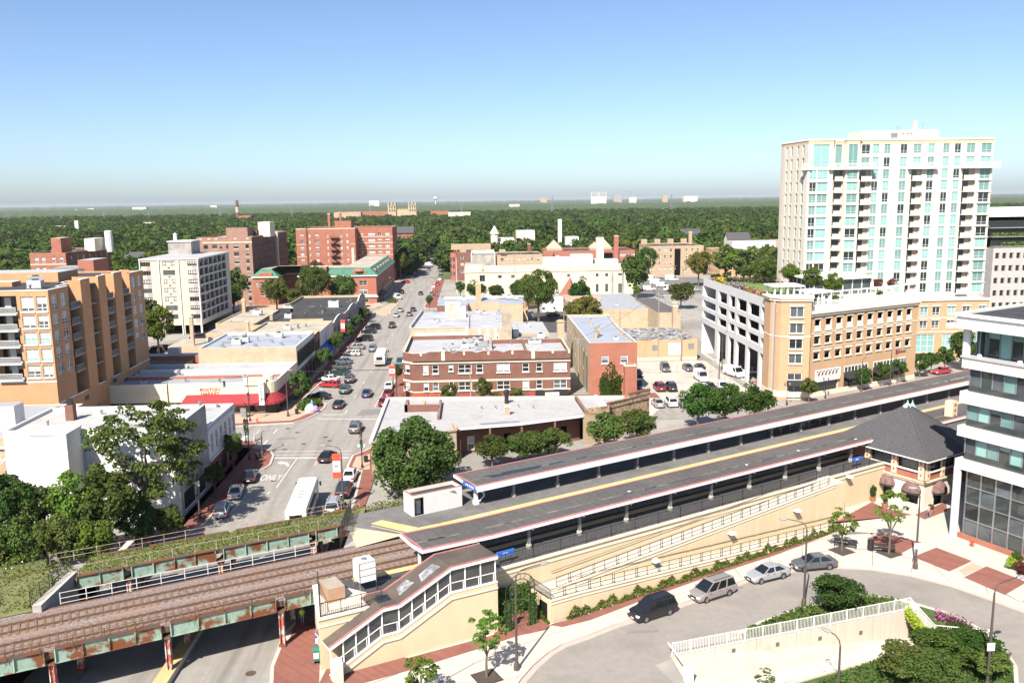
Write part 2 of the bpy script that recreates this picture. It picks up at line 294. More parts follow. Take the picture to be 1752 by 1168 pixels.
def winmesh(w,h,style='hung',frame=TRIMW,glass=GLASS,blind=0.0,bm=BLIND,sill=None,lintel=None,t=0.09):
 key=(round(w,1),round(h,1),style,frame.name,glass.name,round(blind,1),bm.name,sill and sill.name,lintel and lintel.name,t)
 if key in WINC:return WINC[key]
 w,h=key[0],key[1];b=MB();y0,y1=-0.03,0.06
 b.box(0,w,0.045,0.06,0,h,glass)
 for x in(0,w-t):b.box(x,x+t,y0,y1,0,h,frame)
 for z in(0,h-t):b.box(t,w-t,y0,y1,z,z+t,frame)
 def v(x):b.box(x-t/2,x+t/2,y0+0.005,y1,t,h-t,frame)
 def hz(z,x0=t,x1=None):b.box(x0,x1 or w-t,y0+0.008,y1,z-t/2,z+t/2,frame)
 if style=='hung':hz(h*0.5)
 if style=='two':v(w/2)
 if style=='twohung':v(w/2);hz(h*0.5)
 if style=='threehung':v(w/3);v(2*w/3);hz(h*0.5)
 if style=='apt':v(w/2);hz(h*0.26)
 if style=='condo':v(w*0.52);hz(h*0.24);hz(h*0.8)
 if style=='slab':v(w/4);v(w*3/4);hz(h*0.3,t,w/4);hz(h*0.3,w*3/4,w-t)
 if style=='three':v(w/3);v(2*w/3)
 if style=='four':v(w/4);v(w/2);v(3*w/4)
 if style=='grid':v(w/3);v(2*w/3);hz(h/3);hz(2*h/3)
 if style=='shop':v(w/3);v(2*w/3);hz(h*0.75)
 if blind>0:b.box(t,w-t,0.03,0.044,t+(h-2*t)*(1-blind),h-t,bm)
 if sill:b.box(-0.1,w+0.1,-0.32,0.0,-0.18,0.0,sill)
 if lintel:b.box(-0.15,w+0.15,-0.25,0.0,h+0.002,h+0.3,lintel)
 WINC[key]=b.mesh('window');return WINC[key]
def windows(parent,p0,p1,ops,style='hung',depth=0.14,name='window',blinds=(0,0.3,0.6,0.9),glass=(GLASS,),rs=None,**kw):
 p0,p1=Vector(p0[:2]),Vector(p1[:2]);d=(p1-p0).normalized();n=Vector((d.y,-d.x));rz=math.atan2(d.y,d.x);base=WL(parent)
 rs=rs or random
 for a,b,c,e in ops:
  me=winmesh(b-a,e-c,style,blind=rs.choice(blinds),glass=rs.choice(glass),**kw)
  inst(name,me,parent,(p0 .x+d.x*a-n.x*depth-base.x,p0 .y+d.y*a-n.y*depth-base.y,c-base.z),rz)
def grid(us,zs,w,h):return[(u,u+w,z,z+h)for z in zs for u in us]
def spread(L,n,w,m=1.0):return[m+(L-2*m-w)*i/(n-1)for i in range(n)]if n>1 else[(L-w)/2]
def inset(P,d):
 """polygon (counter-clockwise) moved inwards"""
 n=len(P);out=[]
 for i in range(n):
  a,b,c=Vector(P[i-1][:2]),Vector(P[i][:2]),Vector(P[(i+1)%n][:2]);e1=(b-a).normalized();e2=(c-b).normalized()
  n1,n2=Vector((-e1 .y,e1 .x)),Vector((-e2 .y,e2 .x));k=(n1+n2);k=k/max(0.3,k.dot(n1));out.append((b.x+k.x*d,b.y+k.y*d))
 return out
def roofdeck(root,P,z,para,mt,wallm,t=0.3,cap=None,name='roof'):
 """flat roof below a parapet of height para"""
 I=inset(P,t);b=MB();b.poly([(*p,z)for p in I],mt);b.build(name,root)
 rr=random.Random(int(abs(P[0][0]*7+P[0][1]*3)));cx=sum(p[0]for p in P)/len(P);cy=sum(p[1]for p in P)/len(P);A=abs(sum(P[i-1][0]*P[i][1]-P[i][0]*P[i-1][1]for i in range(len(P))))/2
 for k in range(min(9,int(A/45)+1)):
  v=P[rr.randrange(len(P))];f=.75*rr.random();x,y=cx+(v[0]-cx)*f,cy+(v[1]-cy)*f;w,h=rr.uniform(.6,2.6),rr.uniform(.4,1.6);u=rr.uniform;Z=z+.012+k*.002
  q=MB();q.poly([(x-w/2,y-h/2,Z),(x+w/2,y-h/2*u(.6,1),Z),(x+w/2*u(.7,1),y+h/2,Z),(x-w/2,y+h/2*u(.6,1),Z)],rr.choice((MEMB,CONCG,GRAVELR,ROOFD)));q.build('roof_patch',root)
  if k%2:vent(root,x+w,y+h,z,u(.4,1.0),u(.1,.22))
 if para>0:
  b=MB();cm=cap or wallm;n=len(P)
  for i in range(n):
   j=(i+1)%n;b.poly([(*I[i],z),(*I[j],z),(*I[j],z+para),(*I[i],z+para)][::-1],wallm)
   b.poly([(*P[i],z+para),(*P[j],z+para),(*I[j],z+para),(*I[i],z+para)],cm)
  b.build('parapet',root)
def ac_unit(root,x,y,z,s=1.0,rz=0.0):
 b=MB();b.rbox((x,y),2.0*s,1.4*s,z+0.15,z+1.25*s,rz,HVAC);b.rbox((x,y),2.2*s,1.6*s,z,z+0.15,rz,STEEL);b.lathe([(0.5*s,1.25*s),(0.5*s,1.4*s),(0.42*s,1.42*s)],IRON,(x,y,z));b.rbox((x,y),2.03*s,0.9*s,z+0.4,z+1.0*s,rz,STEEL)
 return b.build('air_conditioner',root)
def vent(root,x,y,z,h=1.0,r=0.18):
 b=MB();b.lathe([(r*1.5,0),(r,0.1),(r,h*0.8),(r*1.7,h*0.85),(r*1.5,h)],STEEL,(x,y,z),8);return b.build('vent',root)
def chimney(root,x0,x1,y0,y1,z0,z1,mt,cap=LIME):
 b=MB();b.box(x0,x1,y0,y1,z0,z1,mt);b.box(x0-.12,x1+.12,y0-.12,y1+.12,z1,z1+.25,cap);b.box(x0+.25,x1-.25,y0+.25,y1-.25,z1+.251,z1+.5,mt);return b.build('chimney',root)
def block(name,label,P,z1,wm,rm=MEMB,para=0.6,ops=None,styles=None,cat='building',group=None,cap=None,z0=0.0,rz=None,kws=None,root=None):
 """a building on the polygon P (counter-clockwise): walls with openings on given edges, windows, roof, parapet. ops: {edge: [openings]}"""
 c=(sum(p[0]for p in P)/len(P),sum(p[1]for p in P)/len(P),z0)
 root=root or thing(name,label,cat,c,0,group);b=MB();n=len(P)
 for i in range(n):
  wall(b,P[i],P[(i+1)%n],z0,z1,wm[i%len(wm)]if isinstance(wm,(list,tuple))else wm,(ops or{}).get(i,()))
 b.build('wall',root)
 roofdeck(root,P,z1-para,para,rm,wm[0]if isinstance(wm,(list,tuple))else wm,cap=cap)
 for i,o in(ops or{}).items():windows(root,P[i],P[(i+1)%n],o,**{**dict(style='hung'),**((kws or{}).get(i)or(kws or{}).get('all')or{})})
 return root
def rect(x0,x1,y0,y1):return[(x0,y0),(x1,y0),(x1,y1),(x0,y1)]
def textmesh(s,size,mt,name='lettering',ext=0.02):
 c=bpy.data.curves.new(name,'FONT');c.body=s;c.size=size;c.extrude=ext;c.align_x='CENTER';c.align_y='CENTER'
 o=bpy.data.objects.new(name,c);me=bpy.data.meshes.new_from_object(o);bpy.data.objects.remove(o);me.name=name;me.materials.clear();me.materials.append(mt);return me
def letter(parent,s,size,mt,loc,rot,name='lettering',sx=1.0):
 o=bpy.data.objects.new(name,textmesh(s,size,mt,name));COL.objects.link(o);o.parent=parent;KIDS.setdefault(parent.name,[]).append(o);o.location=Vector(loc)-WL(parent);o.rotation_euler=rot;o.scale=(sx,1,1);return o
 # --- the setting: ground, roads, pavements
HOLE=[G(1200,1212),G(1600,1098),G(1556,1047),G(1150,1127)]
def ring(mb,hole,S,z,mt):
 hole=[tuple(p)[:2]for p in hole]
 if sum(hole[i][0]*hole[(i+1)%len(hole)][1]-hole[(i+1)%len(hole)][0]*hole[i][1]for i in range(len(hole)))<0:hole=hole[::-1]
 cx=sum(p[0]for p in hole)/len(hole);cy=sum(p[1]for p in hole)/len(hole);n=len(hole)
 out=[]
 for p in hole:
  dx,dy=p[0]-cx,p[1]-cy;k=S/max(abs(dx),abs(dy));out.append((cx+dx*k,cy+dy*k))
 for i in range(n):
  j=(i+1)%n;mb.poly([(*hole[i],z),(*out[i],z),(*out[j],z),(*hole[j],z)],mt)
from mathutils.geometry import tessellate_polygon
def sheet(name,P,z,mt,hole=None,kind='structure',parent=None):
 L=[[Vector((p[0],p[1],z))for p in P]]+([[Vector((p[0],p[1],z))for p in hole]]if hole else[])
 flat=[p for l in L for p in l];b=MB()
 for t in tessellate_polygon(L):
  q=[flat[i]for i in t]
  if(q[1]-q[0]).cross(q[2]-q[0]).z<0:q=q[::-1]
  b.poly(q,mt)
 return b.build(name,parent,kind=kind if parent is None else None)
def tprism(mb,P,z0,z1,side,top):
 """raised pavement on a concave outline"""
 P=[tuple(p)[:2]for p in P]
 if sum(P[i][0]*P[(i+1)%len(P)][1]-P[(i+1)%len(P)][0]*P[i][1]for i in range(len(P)))<0:P=P[::-1]
 for i in range(len(P)):j=(i+1)%len(P);mb.poly([(*P[i],z0),(*P[j],z0),(*P[j],z1),(*P[i],z1)],side)
 V=[Vector((*p,z1))for p in P]
 for t in tessellate_polygon([V]):
  q=[V[i]for i in t]
  if(q[1]-q[0]).cross(q[2]-q[0]).z<0:q=q[::-1]
  mb.poly(q,top)
def pave(name,P,top,z=0.13,side=CONC):
 b=MB();tprism(b,P,-0.02,z,side,top);return struct(name,b)
def strip(mb,pts,w,z,mt,off=0.0):
 """flat band of width w along a line"""
 pts=[Vector(p[:2])for p in pts];L,Rr=[],[]
 for i,p in enumerate(pts):
  d=(pts[min(i+1,len(pts)-1)]-pts[max(i-1,0)]).normalized();n=Vector((d.y,-d.x));L.append(p+n*(off-w/2));Rr.append(p+n*(off+w/2))
 for i in range(len(pts)-1):
  q=[(*L[i],z),(*Rr[i],z),(*Rr[i+1],z),(*L[i+1],z)]
  a=Vector(q[1])-Vector(q[0]);c=Vector(q[2])-Vector(q[0])
  mb.poly(q if a.cross(c).z>0 else q[::-1],mt)
def kerb(pts,w=0.32,z=0.15,zb=-0.02):
 b=MB();pts=[Vector(p[:2])for p in pts];A,B_=[],[]
 for i,p in enumerate(pts):
  d=(pts[min(i+1,len(pts)-1)]-pts[max(i-1,0)]).normalized();n=Vector((d.y,-d.x));A.append(p-n*w/2);B_.append(p+n*w/2)
 for i in range(len(pts)-1):b.hexa([(*A[i],zb),(*B_[i],zb),(*B_[i+1],zb),(*A[i+1],zb),(*A[i],z),(*B_[i],z),(*B_[i+1],z),(*A[i+1],z)],CONC)
 return struct('kerb',b)
GRD=mat('far_ground',(0.07,0.09,0.035),(0.12,0.12,0.06),0.02,0.95)
sheet('ground',[(-30000,-3000),(30000,-3000),(30000,32000),(-30000,32000)],-0.10,GRD,HOLE)
TOWN=mat('town_paving',(0.26,0.245,0.22),(0.33,0.31,0.28),0.3,0.92,c3=(0.19,0.18,0.165),scale3=0.05)
sheet('pavement',[(-150,30),(170,30),(170,430),(-130,430)],-0.03,TOWN,HOLE)
sheet('main_street',[(-37.5,40),(-15.5,40),(-15.5,300),(-18,300),(-18,900),(-37.2,900),(-37.2,300),(-37.5,300)],0.0,ASPH)
sheet('cross_street',[(-120,143.2),(-37.5,143.2),(-37.5,158),(-120,158)],0.0,ASPH)
sheet('cross_street',[(-15.5,147),(60,147),(54,162.5),(-15.5,162.5)],0.0,ASPH)
sheet('side_street',[(-120,300),(-37.5,300),(-37.5,316),(-120,316)],0.0,ASPH)
sheet('side_street',[(-18,298),(40,298),(40,312),(-18,312)],0.0,ASPH)
DROP_OUT=[G(*p)for p in((872,1185),(888.8,1161.7),(909.8,1137.8),(935.7,1115.8),(959.7,1101.8),(999.7,1087.8),(1050,1067.9),(1154,1036),(1276,990),(1350,974),(1430,968),(1490,971),(1561,982),(1631,1000),(1701,1024),(1760,1046),(1830,1090))]
DROP_IN=[G(*p)for p in((1120,1136),(1140,1128),(1266,1084),(1300,1066),(1374,1040),(1478,1020),(1520,1024),(1560,1032),(1621,1050),(1661,1069),(1701,1091),(1721,1117),(1737,1141),(1740,1185))]
sheet('drop_off_road',DROP_OUT+[G(1830,1185)]+DROP_IN[::-1]+[G(1170,1185)],0.0,ASPH2)
kerb(DROP_OUT);kerb(DROP_IN[2:])
b=MB();strip(b,DROP_OUT,0.5,0.006,mat('rose_gutter',(0.42,0.33,0.28),(0.47,0.38,0.33),1,.9),0.42);struct('gutter',b)
# plaza pavement: concrete field, brick bands, and the single slabs of the pavement along the kerb
ST_CURB=[G(*p)for p in((462,1185),(465,1168),(466,1142),(478,1112),(484,1090))]
PLZ=DROP_OUT+[Vector((90,60,0)),RN(150,50),RN(150,66),RN(26,66)]+[Vector((-17.3,74,0))]+ST_CURB[::-1]
plaza=pave('plaza',PLZ,CONC);kerb(ST_CURB+[Vector((-17.0,76,0)),Vector((-17.0,96,0))])
def flat(name,P,z,mt):return sheet(name,P,z,mt)
SL=mat('pavement_slab',(0.46,0.42,0.365),(0.51,0.465,0.41),1.3,0.85,c3=(0.39,0.35,0.30),scale3=0.35,lo3=0.55,hi3=0.85,island=0.0)
crv=[Vector(p[:2])for p in DROP_OUT]
back=[G(*p)for p in((600,1185),(700,1146),(816,1110),(886,1087),(938,1076),(962,1072),(1010,1060),(1110,1022),(1200,990),(1330,948),(1421,918),(1470,908),(1560,928),(1590,966),(1640,985),(1700,1005),(1760,1040))]
def along(L,t):
 ds=[0]
 for i in range(1,len(L)):ds.append(ds[-1]+(Vector(L[i][:2])-Vector(L[i-1][:2])).length)
 x=t*ds[-1]
 for i in range(1,len(L)):
  if x<=ds[i]or i==len(L)-1:k=(x-ds[i-1])/(ds[i]-ds[i-1]);return Vector(L[i-1][:2]).lerp(Vector(L[i][:2]),k)
cA=crv[1:16];bA=back
m_=MB()
for i in range(32):m_.poly([(*along(cA,i/32),.1345),(*along(cA,(i+1)/32),.1345),(*along(bA,(i+1)/32),.1345),(*along(bA,i/32),.1345)],mat('open_joint',(.16,.14,.12),rough=.95))
m_.build('joint_bed',plaza)
for i in range(16):
 a0,a1=along(cA,(i+.008)/16),along(cA,(i+.992)/16);b0,b1=along(bA,(i+.008)/16),along(bA,(i+.992)/16)
 for j in range(2):
  f0,f1=(0.02,.492)if j==0 else(.508,.985)
  q=[a0 .lerp(b0,f0),a1 .lerp(b1,f0),a1 .lerp(b1,f1),a0 .lerp(b0,f1)];m_=MB();m_.prism(q,0.10,0.142+random.uniform(0,.003),SL,bottom=False);m_.build('paving_slab',plaza)
flat('brick_path',[G(*p,.15)for p in((546,1168),(560,1140),(556,1092),(600,1120),(700,1124),(820,1092),(845,1085),(851,1053),(905,1044),(941,1065),(938,1076),(886,1087),(816,1110),(700,1146),(560,1185))],0.152,PAVER)
flat('brick_pavement',[(-17.0,76),(-17.0,72)]+[G(p[0]+3,p[1])for p in((484,1090),(478,1112),(466,1142),(465,1168),(462,1190))]+[G(546,1190,.15),G(546,1168),G(549,1075),(-12.5,76)],0.156,PAVER)
flat('brick_path',[G(*p,.15)for p in((941,1068),(1000,1052),(1110,1014),(1200,982),(1330,941),(1421,908),(1421,913),(1330,948),(1200,990),(1110,1022),(1010,1060),(962,1072))],0.152,PAVER)
for P in(((1421,896),(1492,858),(1512,868),(1560,880),(1421,893)),((1566,880),(1618,858),(1621,873),(1582,888)),((1484,920),(1510,912),(1577,927),(1535,950),(1520,948)),((1562,952),(1602,936),(1663,959),(1624,977)),((1649,987),(1688,968),(1757,995),(1719,1017)),((1749,1028),(1775,1015),(1800,1040))):
 flat('brick_panel',[G(*p,.15)for p in P],0.152,PAVER)
flat('tan_panel',[G(*p,.15)for p in((1640,975),(1664,962),(1682,970),(1650,984))],0.152,PINK)
# main street pavements (a raised pavement north of the bridges, kerb bays)
C=lambda x,y,z=0.0:G(350+x*.19977,720+y*.19977,z)
K2=lambda x,y,z=0.0:G(350+x*.19977,530+y*.19977,z)
L1=lambda x,y,z=0.0:G(x*.19977,720+y*.19977,z)
A4=lambda x,y,z=0.0:G(400+x*.25686,320+y*.25686,z)
lk=[L1(900,1135),L1(1450,1020),L1(1600,970),C(0,880),C(45,825),C(300,560),C(430,440),C(500,415),C(560,380),C(590,300),C(560,255),C(500,245)]
pave('pavement',lk+[(-60,143.2),(-60,139),(-35.6,139),(-35.6,100),(-60,90),(-60,88)],PAVER);kerb(lk)
lk2=[(-70,158.2),K2(250,1000),K2(480,985),K2(760,970),K2(880,935),K2(970,890),K2(1025,840),K2(1040,810),K2(1000,790),K2(900,775),K2(830,775),K2(1000,620),K2(1160,430),K2(1300,260),K2(1440,60),K2(1480,40),K2(1560,50),K2(1590,40),K2(1590,10),A4(1100,770),A4(1060,770)]
pave('pavement',lk2+[(-36.4,299),(-36.4,158.2)],PINK);kerb(lk2)
b=MB();strip(b,[p for p in lk2[1:10]],1.5,0.137,PAVER,-1.0);strip(b,[p for p in lk2[10:15]],2.0,0.137,PAVER,-1.2);struct('brick_border',b)
rk=[(-15.6,96),C(1290,660),C(1345,430),C(1240,415),C(1225,395),C(1270,300),C(1370,262),C(1430,232),(-14,146.8),(30,146.8)]
pave('pavement',rk+[(30,143.6),(-14.4,143.6),(-14.4,96)],PAVER);kerb(rk)
flat('tan_panel',[C(*p,.13)for p in((1262,390),(1300,305),(1415,280),(1415,410),(1375,415))],0.137,PINK)
rk2=[(36,162.7),(-14.5,162.7),(-16.6,164.5),(-17.3,168),(-17.3,297),(40,297)]
pave('pavement',rk2+[(40,296),(-13.4,296),(-13.4,167.4),(36,167.4)],PAVER);kerb(rk2)
lk3=[(-80,316.5),(-40,316.5),(-36,318),(-33.5,324),(-36,330),(-36,430)]
pave('pavement',lk3+[(-38,430),(-38,331),(-80,331)],PINK);kerb(lk3)
rk3=[(40,312.5),(-16,312.5),(-18,315),(-18,430)];pave('pavement',rk3+[(-14,430),(-14,330),(40,330)],PAVER);kerb(rk3)
flat('lawn',[(-12.5,326),(-3,326),(-3,352),(-12.5,352)],0.14,LAWN)
sheet('parking_lot',[(31,148),(38,164),(55,166),(55,201),(36,201),(36,188),(32.8,188),(32.8,168)],0.004,LOTC)
sheet('back_lane',[(40,225),(56,225),(58,420),(70,420),(70,345),(62,345),(62,232),(56,205),(56,160),(52,160),(52,224)],-0.004,ASPH2)
sheet('yard',[(66,345),(110,345),(110,420),(66,420)],0.003,mat('yard_asphalt',(0.13,0.125,0.12),(0.17,0.165,0.16),1,.9))
sheet('yard',[(20,250),(34,250),(34,300),(20,300)],0.002,DARKASPH)
sheet('yard',[(-80,205),(-58,205),(-58,265),(-80,265)],0.004,LOTC)
# road markings (paint)
mk=MB()
def line(p,q,w):strip(mk,[p,q],w,0.008,MARK)
line(C(790,320),C(615,570),0.15);line(C(590,316),C(1240,313),0.4);line(C(600,290),C(1250,285),0.15);line(C(605,262),C(1260,255),0.15)
for p,q in(((557,605),(540,622)),((472,662),(456,676)),((385,725),(360,740)),((290,785),(265,800))):line(C(*p),C(*q),0.15)
line(C(350,640),C(175,845),0.12);line(C(980,320),C(940,378),0.12)
line(C(475,70),C(445,108),.15);line(C(625,65),C(585,110),.15);line(C(540,165),C(505,200),.3);line(C(355,125),C(325,165),.8)
for(x0,y0),(x1,y1)in(((1222,855),(1200,890)),((1300,725),(1285,750)),((1370,610),(1355,632)),((1430,510),(1416,535)),((1575,270),(1565,288)),((1612,205),(1604,220)),((1660,120),(1653,133))):line(K2(x0,y0),K2(x1,y1),0.14)
line(K2(1560,640),K2(1458,832),0.12);line(K2(1752,245),K2(1690,350),0.12);line(K2(1010,897),K2(1190,895),0.3);line(K2(960,932),K2(1500,935),0.3)
for(x0,y0),(x1,y1)in(((1030,840),(985,880)),((1110,740),(1075,770)),((985,668),(1005,690)),((1180,425),(1250,430)),((1090,560),(1180,575)),((1210,425),(1140,420)),((1360,330),(1290,320)),((1440,215),(1490,200))):line(K2(x0,y0),K2(x1,y1),0.12)
arr=[C(*p,0.008)for p in((622,356),(668,344),(664,352),(700,352),(722,366),(726,384),(708,390),(702,376),(684,366),(660,364),(655,372))]
def cpoly(mb,P,mt):
 for t in tessellate_polygon([P]):
  q=[P[i]for i in t];mb.poly(q if(q[1]-q[0]).cross(q[2]-q[0]).z>0 else q[::-1],mt)
cpoly(mk,arr,MARK)
for i in range(7):x=33.5+i*2.9;line((x,170.5,0),(x,176,0),.1)
mks=struct('road_markings',mk)
pos=C(570,486);o=bpy.data.objects.new('only_lettering',textmesh('ONLY',1.0,MARK,ext=0.0));COL.objects.link(o);o.location=(pos.x,pos.y,0.009);o.scale=(1.12,3.6,1);o['kind']='structure'
for i,(x,y)in enumerate(((400-4,1055),(795,98),(1035,138),(1070,168),(850,195),(715,65),(590,510))):
 p=G(350+395*.19977,940+1057*.19977)if i==0 else C(x,y);b=MB();r=.42 if i else.45
 if i==0:b.poly([(p.x+1.15*math.cos(a*.5236),p.y+1.0*math.sin(a*.5236),.003)for a in range(12)],ASPH)
 b.poly([(p.x+r*math.cos(a*.5236),p.y+r*math.sin(a*.5236),.007)for a in range(12)],mat('cast_iron',(.05,.04,.035),(.12,.08,.05),5,.7));struct('manhole_cover',b)
for p,w,h in((K2(1450,875),6,5),(C(700,150),3.5,1.2),(G(1100,1080),3,.5),(G(1260,1005),1.6,.4)):
 b=MB();b.poly([(p.x-w/2,p.y-h/2,.004),(p.x+w/2,p.y-h/2*.7,.004),(p.x+w/2*.9,p.y+h/2,.004),(p.x-w/2*.8,p.y+h/2*.9,.004)],mat('asphalt_patch',(.17,.162,.155),(.2,.19,.18),2,.9));struct('road_patch',b)
 # --- the railway: embankments, bridges, tracks, platforms
ZP,ZB,ZR=4.7,4.3,4.55
def nstrip(n0,n1,s0,s1,ext=0.0):return[RN(s0,n0),RN(40,n0),RN(s1,n0),RN(s1,n1),RN(40,n1),RN(s0,n1)]
def s_at(x,n):return(x+n*UY)/UX
def RX(x,n,z=0.0):
 s=(x+n*UY)/UX
 for _ in range(20):s=(x+(n+max(0,40-s)*.075)*UY)/UX
 return RN(s,n,z)
XW,XE=-37.6,-13.5
emb=MB();EP=[RX(XE,65.2)]+[RN(40,65.2),RN(170,65.2),RN(170,86.5),RN(40,86.5),RX(XE,86.5)]
emb.prism(EP,0,4.25,CONCG);struct('embankment',emb)
wemb=MB();WP=[RN(-70,68.6),RX(XW,68.6),RX(XW,87.2),RN(-70,87.2)];wemb.prism(WP,0,4.25,CONCG);struct('embankment',wemb)
# grass bank west of the street
gb=MB();nn=14
for i in range(40):
 s0,s1=-70+i*74/40,-70+(i+1)*74/40
 P=[]
 for s in(s0,s1):
  row=[(77.9,4.3),(80,4.55),(84,4.6),(88,4.3),(92,3.4),(95,2.6)]
  P.append([RN(min(s,SN(RX(XW-.02,n))[0]),n,z+random.uniform(-.08,.08)*(1 if s not in(-70,4)else 0))for n,z in row])
 for k in range(5):gb.poly([P[0][k],P[1][k],P[1][k+1],P[0][k+1]],GRASSM)
gbk=gb.build('grass_bank',None,kind='structure')
rw=MB();a,c=RN(-60,95),RX(XW-1,95)
rw.bar((a.x,a.y,1.4),(c.x,c.y,1.4),.4,2.8,CONCG);o=rw.build('retaining_wall');tag(o,'low grey concrete wall holding back the weedy bank below the tall hedge','wall')
# active bridge
br=thing('railway_bridge','low steel railway bridge with rusty mint green girders carrying two tracks over the street','bridge',RX(-26,74))
d=MB();d.prism([RX(XW-1,69.15),RX(XE+1,69.15),RX(XE+1,78),RX(XW-1,78)],3.9,4.28,MINTD);d.build('deck',br)
def girder(root,n,x0,x1,piers,side=-1,h=(3.55,4.72)):
 prev=x0
 for k,xe in enumerate(list(piers)+[x1]):
  g=MB();p,q=RX(prev+(.0 if k==0 else.35),n),RX(xe-(.0 if xe==x1 else.35),n);dd=(q-p).normalized();nn_=Vector((dd.y,-dd.x,0))*(.08 if side<0 else-.08)
  P=[p+Vector((0,0,h[0])),q+Vector((0,0,h[0])),q+Vector((0,0,h[1])),p+Vector((0,0,h[1]))]
  g.hexa([P[0]-nn_,P[1]-nn_,P[1]+nn_,P[0]+nn_,P[3]-nn_,P[2]-nn_,P[2]+nn_,P[3]+nn_],MINT)
  g.bar(p+Vector((0,0,h[1])),q+Vector((0,0,h[1])),.5,.07,MINTD);g.bar(p+Vector((0,0,h[0])),q+Vector((0,0,h[0])),.42,.06,MINT)
  L=(q-p).length;k2=max(2,int(L/1.9))
  for i in range(k2+1):w=p.lerp(q,i/k2);g.bar(w+nn_*2.2+Vector((0,0,h[0]+.05)),w+nn_*2.2+Vector((0,0,h[1]-.06)),.09,.14,MINT)
  g.build('girder',root);prev=xe
girder(br,69.1,XW-18,XE+.6,(-33.3,-25.7,-17.3));girder(br,77.9,XW-1,XE+.6,(-33.3,-25.7,-17.3),1,(3.1,4.2))
def posts_rail(root,pts,hts,h=1.1,r=.035,mt=WHITE,names=('post','rail'),every=1):
 for i,p in enumerate(pts):
  m_=MB();m_.tube(p,Vector(p)+Vector((0,0,h)),r,r,mt,5);m_.build(names[0],root)
 m_=MB()
 for t in hts:
  for i in range(len(pts)-1):m_.tube(Vector(pts[i])+Vector((0,0,t)),Vector(pts[i+1])+Vector((0,0,t)),r*.7,r*.7,mt,5)
 m_.build(names[1],root)
RUSTY=mat('rusty_rail',(0.55,0.5,0.45),(0.25,0.12,0.07),2.5,.8)
RUSTD=mat('dark_rusty_rail',(0.14,0.07,0.045),(0.08,0.045,0.035),3,.9)
hr=thing('bridge_railing','thin rusty railing of posts and two bars along the near edge of the railway bridge','railing',RX(-26,68.9,4.7));posts_rail(hr,[RX(x,68.85,4.5)for x in np.arange(-44,-13.5,2.05)],(.55,1.05),1.1,.035,RUSTD)
hr=thing('bridge_railing','white three bar railing along the gap on the far side of the tracks','railing',RX(-26,78.2,4.3));posts_rail(hr,[RX(x,78.25,4.3)for x in np.arange(-36.4,-14.9,1.85)],(.1,.55,1.05),1.1,.04,WHITE)
# street piers
def pier(root,n,x,zt,bent=False):
 p=RX(x,n);m_=MB()
 for sx in(-.17,.17):m_.box(p.x+sx-.04,p.x+sx+.04,p.y-.2,p.y+.2,.35,zt,REDPAINT)
 m_.box(p.x-.17,p.x+.17,p.y-.03,p.y+.03,.35,zt,REDPAINT);m_.box(p.x-.38,p.x+.38,p.y-.38,p.y+.38,zt,zt+.14,MINTD);m_.box(p.x-.3,p.x+.3,p.y-.3,p.y+.3,.1,.35,MINTD)
 m_.build('column',root)
for x in(-33.3,-25.7,-17.3):
 for n in(69.3,73.4,77.7):pier(br,n,x,3.42)
md=MB();p=RX(-25.7,66);q=RX(-25.7,88.5);md.prism([(p.x-.75,p.y-6),(p.x+.45,p.y-6),(q.x+.45,q.y),(q.x-.75,q.y)],-.02,.55,CONC,mat('median_ochre',(.45,.33,.14),(.5,.4,.2),1,.9));struct('median',md)
for x0,x1,nm in((XW-.6,XW,'abutment'),(XE,XE+.6,'abutment')):
 m_=MB();m_.prism([RX(x0,68.9),RX(x1,68.9),RX(x1,88),RX(x0,88)],0,4.2,CONCG);struct(nm,m_)
 # disused bridge overgrown with grass
b2=thing('disused_bridge','disused rusty mint steel bridge with a deck overgrown by grass','bridge',RX(-26,85))
girder(b2,83.0,XW+.4,XE+.6,(-33.3,-25.7,-17.3));girder(b2,87.3,XW+.4,XE+.6,(-33.3,-25.7,-17.3),1)
m_=MB();m_.prism([RX(XW,83.15),RX(XE+1,83.15),RX(XE+1,87.2),RX(XW,87.2)],4.2,4.68,MINTD,GRASSM);m_.build('deck',b2)
for x in(-33.3,-25.7,-17.3):
 for n in(83.2,87.1):pier(b2,n,x,3.42)
 m_=MB()
 for n0,n1 in((83.4,85),(87,85.4)):m_.bar(RX(x,n0,3.4),RX(x,n1,.5),.2,.25,MINTD)
 m_.bar(RX(x,83,3.3),RX(x,87.3,3.3),.5,.4,MINTD);m_.build('cross_brace',b2)
hr=thing('bridge_railing','rusty railing along the far edge of the grassy disused bridge','railing',RX(-26,87.4,4.7));posts_rail(hr,[RX(x,87.45,4.6)for x in np.arange(-41,-13.2,1.85)],(.5,1.0),1.05,.03,RUSTY)
hr=thing('bridge_railing','bent white and rusty railing on the near girder of the grassy disused bridge','railing',RX(-26,83,4.7));posts_rail(hr,[RX(x,83.0,4.72)for x in np.arange(-37,-15,1.85)],(.95,),1.0,.03,RUSTY)
